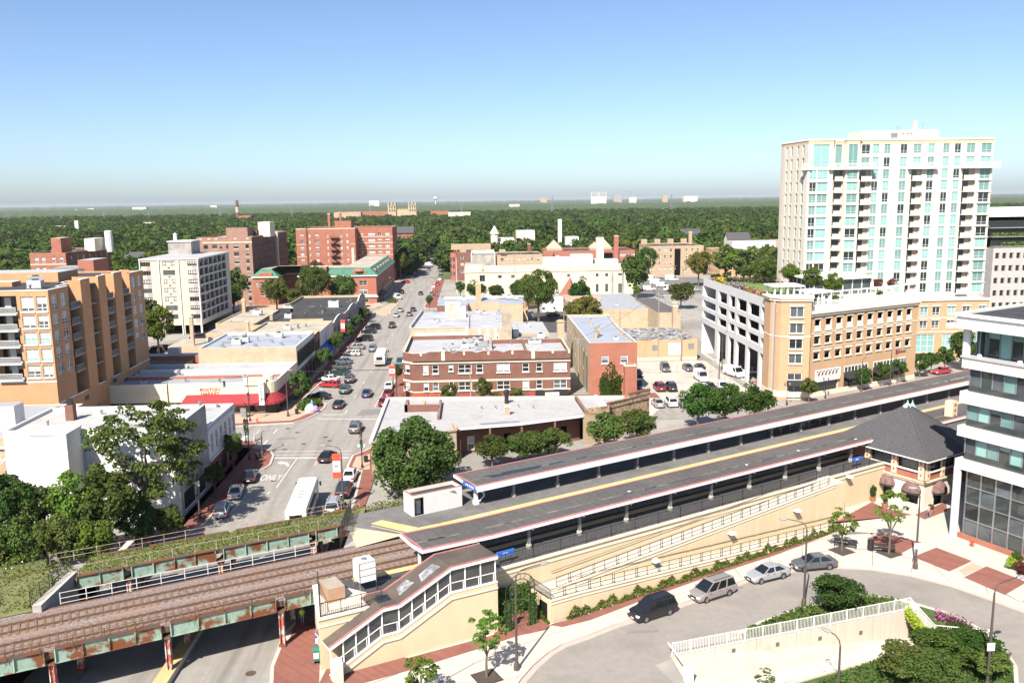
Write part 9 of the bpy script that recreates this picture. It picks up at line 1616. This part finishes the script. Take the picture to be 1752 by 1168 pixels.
m_=MB();m_.box(b.x,c.x,D+3,D+14,0,zm_,SCH);[m_.box(b.x+k*5,b.x+k*5+2,D+2.6,D+14,zm_,zm_+1.5,SCH)for k in range(5)];m_.box(a.x-60,a.x,D+6,D+20,0,zm_-3,B_RED);m_.box(e.x+24,e.x+55,D+6,D+20,0,zm_-4,B_RED);m_.build('wall',t)
lm('brick_hall','long low pale roofed brick hall left of the twin towered school','building',594,363,42,1380,None,mat('hall_brick',(.42,.25,.18),(.5,.33,.25),.1,.9));lm('brick_hall','long low white roofed hall right of the twin towered school','building',786,363,34,1350,None,CREAM2)
cx_s=GY(405,343,1500);t=thing('tall_chimney','tall banded brick smokestack with a low boiler house in the far trees','chimney',(cx_s.x,1500,0));m_=MB();m_.tube((cx_s.x,1500,0),(cx_s.x,1500,cx_s.z),3.4,2.4,B_BROWN,10);m_.build('shaft',t);m_=MB();zb_=cx_s.z;[m_.tube((cx_s.x,1500,zb_*k),(cx_s.x,1500,zb_*k+2),3.2-.8*k+.15,3.2-.8*k+.15,CREAM2,10)for k in(.55,.62,.69)];m_.build('band',t);m_=MB();m_.box(cx_s.x+2,cx_s.x+22,1498,1515,0,GY(415,369,1498).z,B_RED);m_.build('boiler_house',t)
for px,py,w,D_,l in((1018,329,38,4300,'left one of two white slab towers on the horizon'),(1031,329,38,4300,'right one of two white slab towers on the horizon')):lm('slab_tower',l,'tower block',px,py,w,D_,None,WHITE,rows=6)
for px,py,w,D_,l,mt in((1057,331,70,6000,'grey blue office towers left of the crane on the horizon',CONCG),(1138,332,40,5200,'brownish block on the horizon above the apartment roofs',B_TAN),(1083,336,50,5000,'low white block on the horizon right of the slab towers',CREAM2),(1182,334,110,5600,'long low white building on the horizon beside the tall tower',CREAM2),(640,342,80,5600,'long white warehouse on the horizon above the school',CREAM2),(238,353,100,5200,'long white arena like building on the left horizon',CREAM2),(155,355,50,6000,'small white block on the far left horizon',CREAM2),(132,357,30,5600,'tiny white block on the far left horizon',CREAM2),(880,348,44,3000,'white low school among the far trees',CREAM2),(930,338,60,6500,'pinkish low block on the horizon',B_TAN),(365,350,60,6400,'pale low block left of the smokestack horizon',CREAM2),(255,379,22,1150,'white roofed hall in the left woods',CREAM2),(100,385,18,1050,'small white house in the left woods',CREAM2),(130,376,5,1000,'narrow pale brick stair tower in the left woods',CREAM2),(1728,352,60,2500,'grey low block beyond the right office',CONCG)):lm('far_building',l,'building',px,py+1.5,w*.8,D_,None,mt)
c=GY(745,339,6000);t=thing('water_tower','white bulb shaped water tower on the horizon above the street','water tower',(c.x,6000,0));m_=MB();m_.lathe([(4,0),(3.4,c.z-16),(9,c.z-10),(14,c.z-4),(14,c.z+2),(9,c.z+8),(1,c.z+10)],WHITE,(c.x,6000,0),12);m_.build('tank',t)
c=GY(1079,326,5800);t=thing('crane','thin tower crane on the horizon','crane',(c.x,5800,0));m_=MB();m_.box(c.x-1.2,c.x+1.2,5800,5803,0,c.z,STEEL);m_.box(c.x-60,c.x+12,5800,5802,c.z-2,c.z,STEEL);m_.build('mast',t)
for i,(px,py)in enumerate(((15,366),(104,362),(178,362),(255,361),(377,357),(499,353),(634,348),(789,345),(945,336),(1149,333))):
 D_=1700;c=GY(px,py,D_);t=thing('pylon','grey lattice power pylon standing in the far woods','pylon',(c.x,D_,0),0,'line of power pylons across the woods');m_=MB();w=2.6
 for sx in(-1,1):
  for sy in(-1,1):m_.bar((c.x+sx*w,D_+sy*w,0),(c.x+sx*.4,D_+sy*.4,c.z),.45,.45,STEEL)
 for k in range(9):z0_,z1_=c.z*k/9,c.z*(k+1)/9;ww0,ww1=w-(w-.4)*k/9,w-(w-.4)*(k+1)/9;m_.bar((c.x-ww0,D_-ww0,z0_),(c.x+ww1,D_-ww1,z1_),.3,.3,STEEL);m_.bar((c.x+ww0,D_-ww0,z0_),(c.x-ww1,D_-ww1,z1_),.3,.3,STEEL)
 for k in(.72,.84,.95):m_.bar((c.x-4.5,D_,c.z*k),(c.x+4.5,D_,c.z*k),.4,.4,STEEL)
 m_.build('mast',t)
for i,(px,py,w,mt,l)in enumerate(((930+1540*.0,0,0,None,''),)):pass
for px,py,D_,l,wm in((1183,392,560,'grey gabled house half hidden in trees right of the apartments',WHITE),(1265,398,480,'pale gabled house behind the orange apartment block',CREAM2),(232,432,420,'grey hipped house roof left of the cream slab block',CREAM2),(690,388,560,'small red house roof in the trees right of the red block',B_RED)):
 c=GY(px,py,D_);t=thing('house',l,'house',(c.x,D_,0));m_=MB();m_.box(c.x-6,c.x+6,D_,D_+9,0,c.z-3.5,wm);m_.poly([(c.x-6,D_,c.z-3.5),(c.x-6,D_+9,c.z-3.5),(c.x-6,D_+4.5,c.z)][::-1],wm);m_.poly([(c.x+6,D_,c.z-3.5),(c.x+6,D_+9,c.z-3.5),(c.x+6,D_+4.5,c.z)],wm);m_.build('wall',t);m_=MB();m_.poly([(c.x-6.6,D_-.7,c.z-4),(c.x+6.6,D_-.7,c.z-4),(c.x+6.6,D_+4.5,c.z+.1),(c.x-6.6,D_+4.5,c.z+.1)],SHINGLE);m_.poly([(c.x+6.6,D_+9.7,c.z-4),(c.x-6.6,D_+9.7,c.z-4),(c.x-6.6,D_+4.5,c.z+.1),(c.x+6.6,D_+4.5,c.z+.1)],SHINGLE);m_.build('roof',t);m_=MB();m_.box(c.x-3,c.x-1.6,D_-.05,D_,c.z-7,c.z-5,GLASS2);m_.build('window',t)
 # --- street furniture
def street_lamp(px,py,label,h=8.4,arm=2.3,az=90,group='street lamps',banner=None,z0=0.0,sign=None,base=True):
 p=G(px,py,z0);t=thing('street_lamp',label,'street lamp',p,0,group);a=R(az);d_=Vector((math.sin(a),math.cos(a),0));m_=MB();BZ_=mat('lamp_bronze',(.075,.06,.05),rough=.5);L_=lambda k,z:Vector((0,0,z))+d_*k
 if base:m_.lathe([(.26,0),(.24,.5),(.14,.8)],BZ_,n=8)
 m_.path([(0,0,.1),(0,0,h*.55),(0,0,h-.7)],[.12,.1,.075],BZ_,8);m_.path([L_(0,h-.7),L_(.12,h-.3),L_(.45,h-.03),L_(1.0,h+.06),L_(arm,h+.1)],.05,BZ_,6);inst('pole',m_.mesh('pole'),t)
 m_=MB();c=L_(arm+.3,h+.06);m_.lathe([(.08,.12),(.24,.06),(.27,-.02),(.2,-.1)],mat('lamp_head',(.28,.27,.26),rough=.45),(0,0,0),10);o=inst('lamp_head',m_.mesh('lamp_head'),t,c,math.atan2(d_.y,d_.x));o.scale=(1.7,.8,1)
 if banner:m_=MB();s=banner;m_.box(-s[2],-.12,-.02,.02,s[0],s[1],REDS)if s[3]<0 else m_.box(.12,s[2],-.02,.02,s[0],s[1],REDS);inst('banner',m_.mesh('banner'),t);m_=MB();x0,x1=(-s[2]+.06,-.18)if s[3]<0 else(.18,s[2]-.06);zm_=(s[0]+s[1])/2;m_.box(x0,x1,-.03,.03,zm_-(s[1]-s[0])*.24,zm_+(s[1]-s[0])*.2,TRIMW);m_.box(x0+.2,x1-.25,-.035,.035,zm_-.15,zm_+.12,STEEL);inst('emblem',m_.mesh('emblem'),t)
 if sign:m_=MB();m_.box(-.3,.3,-.13,-.11,sign,sign+.65,TRIMW);inst('sign',m_.mesh('sign'),t)
 return t
street_lamp(884,1145,'tall bronze street lamp beside the curved kerb before the arched trellis',8.6,2.5,62,z0=.13);street_lamp(1375,1036,'bronze street lamp on the island beside the round bush',8.3,1.9,-62,sign=None);street_lamp(1688,1180,'bronze street lamp at the lower right with a white sign',8.8,2.6,68,sign=3.4);street_lamp(1432,1215,'street lamp whose head shows at the bottom edge',6.0,.9,-35)
street_lamp(588,872,'street lamp with a red banner above the white sedan',8.2,2.2,-70,banner=(4.6,8.0,1.05,-1)if False else(4.2,7.4,1.15,-1));street_lamp(449,779,'street lamp on the left corner pavement beside the litter bin',4.0,.6,90,z0=.13);street_lamp(342,886,'street lamp with small signs on the left pavement below the white corner shop',8.0,.5,20,z0=.13,sign=4.2);street_lamp(493,712,'black lamp post on the tan corner pavement',8.5,.5,90,z0=.13)
street_lamp(584,600,'street lamp with a red banner on the left pavement in front of the arched shop',8,2,85,banner=(5.0,8.2,1.2,1),z0=.13);street_lamp(679,690,'street lamp with red banners at the pizzeria corner',8,2.4,-75,banner=(5.4,7.4,1.3,-1),z0=.13);street_lamp(745,508,'street lamp with a red banner beyond the far junction',8,2.4,-75,banner=(3.4,5.2,1.4,-1),z0=.13);street_lamp(656,515,'curved street lamp before the dark awning',9,2.6,75,z0=.13);street_lamp(43,715,'street lamp in front of the orange brick wall at the left',8,1.6,-80);street_lamp(290,712,'street lamp in front of the cream tiled wall',7,.8,40)
street_lamp(1235,632,'pale lamp in the lot beside the garage piers',8.6,2.2,90);street_lamp(1230,660,'lamp at the lot fence behind the white van',6,.8,-80);street_lamp(1566,972,'slim bronze lamp post with a small white sign on the plaza',8.6,.4,-70,z0=.14,sign=2.2);street_lamp(1522,668,'tall curved street lamp in front of the garage windows',8.6,2.2,80);street_lamp(1473,672,'street lamp behind the garage front tree',7,1.2,70)
def acorn(px,py,label,h=3.6,z0=.13,two=False):
 p=G(px,py,z0);t=thing('post_lamp',label,'street lamp',p,0,'short post lamps');m_=MB();m_.lathe([(.2,0),(.16,.35),(.07,.55),(.05,h)],IRON,n=8);m_.bar((-.45,0,h-.1),(.45,0,h-.1),.05,.05,IRON)if two else None;inst('pole',m_.mesh('pole'),t)
 for x in((-.45,.45)if two else(0,)):m_=MB();m_.lathe([(.1,0),(.2,.25),(.17,.5),(.04,.62)],mat('lantern',(.18,.18,.18),rough=.3),(x,0,h),8);inst('lantern',m_.mesh('lantern'),t)
acorn(262,934,'black lantern post rising behind the grassy bridge',3.4);acorn(1346,692,'double lantern post outside the brick corner block',3.6,two=True);acorn(1412,680,'double lantern post along the garage pavement',3.4,two=True)
# signals
def signal(px,py,label,h=6.4,arm=0.0,az=0,heads=((0,3.2),),z0=.13,sign=None):
 p=G(px,py,z0);t=thing('traffic_signal',label,'traffic light',p,0,'traffic lights');a=R(az);d_=Vector((math.sin(a),math.cos(a),0));m_=MB();m_.lathe([(.2,0),(.18,.4),(.1,.6)],IRON,n=8);m_.tube((0,0,.3),(0,0,h),.09,.07,IRON,7)
 if arm:m_.tube((0,0,h-.15),Vector((0,0,h))+d_*arm,.07,.045,IRON,6)
 inst('pole',m_.mesh('pole'),t)
 for k,z in heads:
  m_=MB();c=d_*k;m_.box(c.x-.18,c.x+.18,c.y-.32,c.y-.06,z,z+1.05,IRON)
  for j,mt in enumerate((mat('lens_green',(.02,.3,.2),rough=.2),mat('lens_amber',(.12,.08,.01),rough=.2),mat('lens_red',(.14,.015,.01),rough=.2))):m_.box(c.x-.11,c.x+.11,c.y-.34,c.y-.32,z+.08+j*.33,z+.3+j*.33,mt)
  inst('signal_head',m_.mesh('signal_head'),t)
 if sign:m_=MB();m_.box(-.55,.55,-.14,-.11,sign,sign+.4,mat('street_sign',(.5,.62,.7),rough=.5));inst('street_sign',m_.mesh('street_sign'),t)
signal(620,800,'traffic light on the right corner of the junction with a pale street sign',6.6,0,0,((-.0,4.6),(0,3.2)),sign=3.2);signal(427,785,'traffic light pole at the left corner of the junction',8.6,1.5,-30,((.0,5.2),(0,3.9)));signal(421,758,'traffic light at the end of the cross street',4.2,0,0,((0,3.0),(0,1.9)));signal(428,720,'traffic light with a mast arm at the tiled restaurant corner',8.2,4.0,-110,((3.9,6.6),(0,4.2)));signal(674,684,'traffic light mast reaching over the lanes from the pizzeria corner',6.2,20,-92,((19.6,4.9),(13,5.0)));signal(748,500,'traffic light mast reaching over the far junction',6.2,19,-92,((18,4.9),(10,4.9)))
def wood_pole(px,py,pt,label,cross=True,mt=None):
 p=G(px,py);z=GY(px,pt,p.y).z;t=thing('utility_pole',label,'utility pole',p,0,'wooden utility poles');m_=MB();PW=mat('pole_wood',(.24,.19,.15),(.32,.26,.2),3,.95,stretch=(1,1,.1));m_.tube((0,0,0),(0,0,z),.16,.11,mt or PW,7);inst('pole',m_.mesh('pole'),t)
 if cross:m_=MB();m_.bar((-1.2,0,z-.5),(1.2,0,z-.5),.1,.12,PW);m_.box(.15,.5,-.2,.2,z-2.2,z-1.2,STEEL);inst('crossarm',m_.mesh('crossarm'),t)
 return p,z
wires=[]
for a in((1126,617,492,'wooden utility pole left of the lot building panel'),(1165,617,548,'brown utility pole right of the lot building panel'),(1152,548,515,'utility pole beside the lane and the warehouse'),(990,665,575,'utility pole in the alley beside the red fronted building'),(1114,500,443,'pale utility pole beside the dark tree'),(1153,490,453,'pale utility pole in the post office yard, left one'),(1168,490,455,'pale utility pole in the post office yard, right one'),(965,560,505,'utility pole between the small yard and the yellow green trees'),(806,698,632,'thin pole before the middle of the pizzeria'),(1060,605,530,'thin pole on the warehouse roof line')):wires.append(wood_pole(*a,cross=a[0]not in(806,1060)))
wood_pole(193,655,607,'leaning pale pole against the orange building',False)
m_=MB()
for i,j in((0,1),(0,2),(3,7),(2,5),(4,5),(5,6),(0,3)):
 (p,z),(q,z2)=wires[i],wires[j];pts=[Vector((p.x,p.y,z-.4)).lerp(Vector((q.x,q.y,z2-.4)),k/8)-Vector((0,0,1.4*math.sin(math.pi*k/8)))for k in range(9)];m_.path(pts,.025,IRON,4)
tag(m_.build('overhead_wires'),'sagging overhead wires between the utility poles','wires')
p=G(782,502);t=thing('flagpole','tall white flagpole with a small red flag before the post office','flagpole',p);z=GY(782,442,p.y).z;m_=MB();m_.tube((0,0,0),(0,0,z),.13,.07,WHITE,7);m_.lathe([(.12,z),(.16,z+.15),(.05,z+.3)],WHITE,n=6);inst('pole',m_.mesh('pole'),t);m_=MB();m_.poly([(.1,0,z-.3),(.35,.1,z-1.9),(.2,.15,z-4),(.08,.02,z-3.8)],REDS);m_.poly([(.1,.01,z-.3),(.08,.03,z-3.8),(.2,.16,z-4),(.35,.11,z-1.9)],REDS);inst('flag',m_.mesh('flag'),t)
# bins, benches, planter, kiosk
def bin_(px,py,label,z0=.13,mt=IRON,h=.95):p=G(px,py,z0);t=thing('litter_bin',label,'litter bin',p,0,'litter bins');m_=MB();m_.lathe([(.24,0),(.32,.15),(.34,h-.12)],mt,n=12);inst('body',m_.mesh('body'),t);m_=MB();m_.lathe([(.36,h-.12),(.36,h-.04),(.2,h+.05),(.18,h+.03)],IRON,n=12);inst('rim',m_.mesh('rim'),t)
bin_(441,785,'litter bin on the left corner by the crossing');bin_(626,790,'black litter bin on the right corner of the junction');bin_(508,708,'litter bin beside the planter on the tan corner');bin_(1489,941,'big black litter bin between the two plaza benches',.14,IRON,1.2)
def bench(px,py,rz,label):
 p=G(px,py,.14);t=thing('bench',label,'bench',p,rz,'plaza benches')
 for nm,f in(('seat',lambda q:[q.box(-1.2,1.2,-.25+i*.13,-.15+i*.13,.43,.47,IRON)for i in range(4)]),('backrest',lambda q:[q.box(-1.2,1.2,.27,.31,.52+i*.12,.61+i*.12,IRON)for i in range(3)])):q=MB();f(q);inst(nm,q.mesh(nm),t)
 for x in(-1.1,0,1.1):q=MB();q.box(x-.03,x+.03,-.25,.3,.0,.06,IRON);q.box(x-.03,x+.03,-.22,-.16,0,.43,IRON);q.box(x-.03,x+.03,.24,.3,0,.9,IRON);inst('leg',q.mesh('leg'),t)
bench(1446,936,R(-28),'black slatted bench under the young plaza tree on the left');bench(1511,944,R(-20),'black slatted bench under the taller young plaza tree')
pl=[K2(785,845),K2(830,800),K2(900,785),K2(1000,790),K2(1005,830),K2(900,862),K2(830,868)];sheet('planting_bed',pl,.15,SOIL);bed('low green planter hedge on the tan street corner',[tuple(q)for q in pl],.15,1500,[LEAF['bright'],LEAF['mid']],.8,.2,'hedge','hedge');bed('low planter hedge on the far street corner',[A4(1010,770),A4(1050,752),A4(1095,760),A4(1080,778)],.15,500,[LEAF['mid']],.9,.25,'hedge','hedge')
p=K2(905,880);t=thing('painted_sculpture','small white blue and purple painted sculpture at the tip of the planter','sculpture',(p.x,p.y,.13));q=MB();q.lathe([(.9,0),(1.0,.7),(.6,1.3),(.2,1.6)],WHITE,n=9);q.lathe([(.3,0),(.55,.5),(.4,1.0),(.1,1.3)],mat('lilac',(.3,.22,.5)),(1.1,-.3,0),8);q.lathe([(.3,0),(.4,.5),(.2,1.9),(.05,2.2)],mat('sky_paint',(.15,.3,.6)),(.3,.5,0),8);inst('figure',q.mesh('figure'),t)
p=K2(340,925);t=thing('signal_cabinet','grey traffic cabinet on the tan corner pavement','cabinet',(p.x,p.y,.13));q=MB();q.box(-.5,.5,-.35,.35,0,1.6,CONCG);q.box(-.55,.55,-.4,.4,1.6,1.7,STEEL);inst('body',q.mesh('body'),t);q=MB();q.box(-.42,.42,-.37,-.35,.15,1.45,STEEL);inst('door',q.mesh('door'),t)
p=G(440,722,.13);t=thing('fire_hydrant','small orange red hydrant on the tan corner kerb','hydrant',p);q=MB();q.lathe([(.16,0),(.12,.1),(.12,.5),(.15,.55),(.05,.72)],REDS,n=8);inst('body',q.mesh('body'),t);q=MB();q.tube((-.2,0,.4),(.2,0,.4),.06,.06,REDS,6);inst('nozzle',q.mesh('nozzle'),t)
p=G(1663,934,.14);t=thing('fire_hydrant','bright red hydrant at the foot of the glazed office wall','hydrant',p);q=MB();q.lathe([(.2,0),(.16,.1),(.16,.6),(.22,.66),(.06,.9)],REDS,n=8);inst('body',q.mesh('body'),t);q=MB();q.tube((-.28,0,.5),(.28,0,.5),.09,.09,REDS,6);inst('nozzle',q.mesh('nozzle'),t)
for px,py,lf,l in((1493,857,'deep','potted conifer left of the station door'),(1514,868,'deep','potted conifer right of the station door'),(1592,878,'olive','potted flowers at the right station door')):p=G(px,py,.14);t=thing('potted_plant',l,'plant',p);q=MB();q.lathe([(.28,0),(.38,.5),(.4,.55)],mat('terracotta',(.35,.14,.08)),n=10);inst('pot',q.mesh('pot'),t);inst('foliage',crown('small',lf,1),t,(0,0,1.35 if lf=='deep' else.8),0,(.5,.5,.95 if lf=='deep' else.45))
for px,py,lf,l in((1730,972,'lime','bright lime planting beside the office entrance'),(1744,978,'rust','dark red planting beside the office entrance'),(1738,962,'mid','green planting behind the lime one by the office'),(1752,985,'rust','dark red planter plant cut by the picture edge')):p=G(px,py,.14);tree(l,p,.75,1.3,'small',lf,None,'shrub','shrub',.7,.14,trunk=False)
p=G(1548,968,.14)
t=thing('bicycle_rack','curved dark bicycle rack beside the plaza lamp post','bicycle rack',G(1562,962,.14));q=MB();q.path([(0,0,0),(0,0,.8),(.15,.1,1.0),(.45,.25,1.0),(.55,.3,.8),(.55,.3,0)],.035,REDTRIM,6);inst('frame',q.mesh('frame'),t)
# bicycle in the nook, leaning on the trellis
p=RN(39.2,62.6,.15);t=thing('bicycle','bicycle with a red frame parked in the shaded nook under the trellis','bicycle',p,TH+.5)
for x in(-.52,.52):
 q=MB();q.path([(x+.34*math.cos(a),0,.34+.34*math.sin(a))for a in np.linspace(0,6.2832,15)],.022,RUBBER,5);inst('wheel',q.mesh('wheel'),t);q=MB();[q.tube((x-.33*math.cos(a),0,.34-.33*math.sin(a)),(x+.33*math.cos(a),0,.34+.33*math.sin(a)),.006,.006,CHROME,4)for a in(0,.63,1.26,1.88,2.51)];inst('spokes',q.mesh('spokes'),t)
q=MB();B_=[(-.52,0,.34),(-.08,0,.3),(-.2,0,.85),(.36,0,.82),(.52,0,.34),(.33,0,.98)];[q.tube(B_[i],B_[j],.022,.022,REDS,6)for i,j in((0,1),(0,2),(1,2),(1,3),(2,3),(3,4),(3,5))];q.bar((.33,-.25,1.0),(.33,.25,1.0),.03,.03,IRON);inst('frame',q.mesh('frame'),t);q=MB();q.box(-.36,-.1,-.07,.07,.9,.95,RUBBER);inst('saddle',q.mesh('saddle'),t)
def signpost(px,py,label,h,w,hh,mt,z0=.13):p=G(px,py,z0);t=thing('sign_post',label,'sign',p);q=MB();q.tube((0,0,0),(0,0,h),.04,.04,STEEL,5);inst('post',q.mesh('post'),t);q=MB();q.box(-w/2,w/2,-.06,-.04,h-hh,h,mt);inst('board',q.mesh('board'),t);q=MB();q.box(-w*.32,w*.32,-.065,-.06,h-hh*.75,h-hh*.6,REDTRIM);q.box(-w*.32,w*.32,-.065,-.06,h-hh*.4,h-hh*.3,IRON);inst('legend',q.mesh('legend'),t)
signpost(275,905,'white sign board with a red mark among the clipped bushes',2.6,.75,1.3,TRIMW);signpost(340,870,'small white parking sign beside the left street lamp',3.0,.5,1.0,TRIMW)
def gfence(label,pts,h,mt=STEEL):
 t=thing('chain_fence',label,'fence',pts[0]);rl=MB()
 for i in range(len(pts)-1):
  p,q_=pts[i],pts[i+1];k=max(1,int((q_-p).length/3))
  for j in range(k+1):m_=MB();w=p.lerp(q_,j/k);m_.tube(w,w+up*h,.04,.04,mt,5);m_.build('post',t)
  for z in(.1,h):rl.tube(p+up*z,q_+up*z,.02,.02,mt,4)
  for j in range(int((q_-p).length/.5)):w=p.lerp(q_,j*.5/(q_-p).length);rl.bar(w,w+up*h,.012,.012,mt)
 rl.build('mesh',t)['kind']='stuff'
K4=lambda x,y:G(1050+x*.19977,530+y*.19977);gfence('chain link fence between the two rows of the parking lot',[K4(200,545),K4(400,543),K4(830,538)],1.9);gfence('chain link fence between the lot and the garage lane',[K4(890,640),K4(905,600),K4(1000,660)],2.2)
gfence('thin wire fence along the hedge above the weedy bank',[L1(820,1110,.5),L1(1220,985,.2)],1.3,IRON)
# --- people
def person(px,py,label,shirt,legs,skin=(.35,.2,.14),hair=(.04,.03,.025),az=0,step=.22,hat=None,z0=0.0,arm=.1,bag=None):
 p=G(px,py,z0);t=thing('person',label,'person',p,R(-az));me=bpy.data.meshes.new('body');rad=[]
 V=[(0,0,.95,.15),(0,.01,1.2,.16),(0,.02,1.42,.17),(0,.03,1.52,.065),(0,.05,1.6,.085),(0,.06,1.72,.095),(-.1,0,.88,.095),(-.1,step*.5,.5,.065),(-.1,step*.3,.09,.05),(-.1,step*.3+.16,.04,.04),(.1,0,.88,.095),(.1,-step*.3,.5,.065),(.1,-step,.1,.05),(.1,-step+.15,.04,.04),(-.2,.01,1.4,.065),(-.26,-arm,1.12,.05),(-.25,.06-arm*.3,.88,.04),(-.25,.09,.8,.035),(.2,.01,1.4,.065),(.26,arm*.6,1.12,.05),(.25,.2,.92,.04),(.25,.26,.86,.035)]
 E_=[(0,1),(1,2),(2,3),(3,4),(4,5),(0,6),(6,7),(7,8),(8,9),(0,10),(10,11),(11,12),(12,13),(2,14),(14,15),(15,16),(16,17),(2,18),(18,19),(19,20),(20,21)]
 me.from_pydata([v[:3]for v in V],E_,[]);o=bpy.data.objects.new('skin',me);COL.objects.link(o);sk=o.modifiers.new('s','SKIN');o.modifiers.new('d','SUBSURF').levels=1
 for i,v in enumerate(V):me.skin_vertices[0].data[i].radius=(v[3],v[3]*.85)
 me.skin_vertices[0].data[0].use_root=True;dg=bpy.context.evaluated_depsgraph_get();m2=bpy.data.meshes.new_from_object(o.evaluated_get(dg));bpy.data.objects.remove(o);m2 .name='body';m2 .materials.clear()
 for nm,c in(('skin',skin),('shirt',shirt),('trousers',legs),('shoe',(.03,.03,.03)),('hair',hair)):m2 .materials.append(mat('%s_%.2f_%.2f_%.2f'%(nm,*c),c,rough=.8))
 for f in m2 .polygons:
  x,y_,z=f.center;f.material_index=3 if z<.1 else 2 if z<.97 and abs(x)<.2 else 0 if(z>1.5 or(abs(x)>.19 and z<1.12))else 1
  if z>1.5 and(z>1.74 or(y_<.04 and z>1.58)):f.material_index=4
  f.use_smooth=True
 inst('body',m2,t)
 if hat:q=MB();q.lathe([(.17,1.76),(.11,1.78),(.1,1.86),(.02,1.88)],mat('hat_white',hat,rough=.8),(0,.06,0),10);inst('hat',q.mesh('hat'),t)
 if bag:q=MB();q.box(-.12,.12,-.3,-.16,1.05,1.42,mat('bag_dark',bag));inst('bag',q.mesh('bag'),t)
 return t
person(436,761,'person in white walking across the side street crosswalk',(.72,.72,.7),(.62,.6,.58),az=95,hat=(.7,.7,.68));person(1588,886,'person in a pink top and jeans walking towards the station door',(.6,.3,.35),(.12,.16,.25),az=-20);person(700,504,'person crossing the street near the far junction',(.05,.05,.06),(.6,.58,.55),az=80);person(1189,769,'person in dark clothes standing under the far canopy',(.02,.02,.025),(.05,.05,.06),az=180,z0=ZP,step=.05);person(1266,637,'person in a pale shirt between the garage piers',(.6,.55,.45),(.1,.1,.12),az=150)
# workman under the bridge in a lime vest
person(518,1068,'workman in a lime yellow vest in the dark under the railway bridge',(.55,.75,.08),(.3,.28,.25),az=170,step=.1)
# --- planted terraces of the far right office
x0,y0,zg=TERR
for i,z in enumerate((zg+.6,zg+3.2)):bed('hedge on a terrace of the dark glass office, %s level'%('lower','upper')[i],rect(x0+(3 if i==0 else.5),x0+30,y0+.3+i,y0+1.8+i),z,1400,[LEAF['bright'],LEAF['yellow']],.9,.3,'hedge','hedge')
# --- haze
HZB=MB();HZB.box(-26000,26000,-2500,17000,-6,62,mat('haze_air',(1,1,1)));hz_=HZB.build('haze');hz_['kind']='stuff';hm=MATS['haze_air'];tn=hm.node_tree;tn.nodes.clear();ou=tn.nodes.new('ShaderNodeOutputMaterial');pv=tn.nodes.new('ShaderNodeVolumePrincipled');pv.inputs['Color'].default_value=(.88,.92,1.0,1);pv.inputs['Density'].default_value=0.000042;pv.inputs['Anisotropy'].default_value=0.1;tn.links.new(pv.outputs[0],ou.inputs['Volume'])
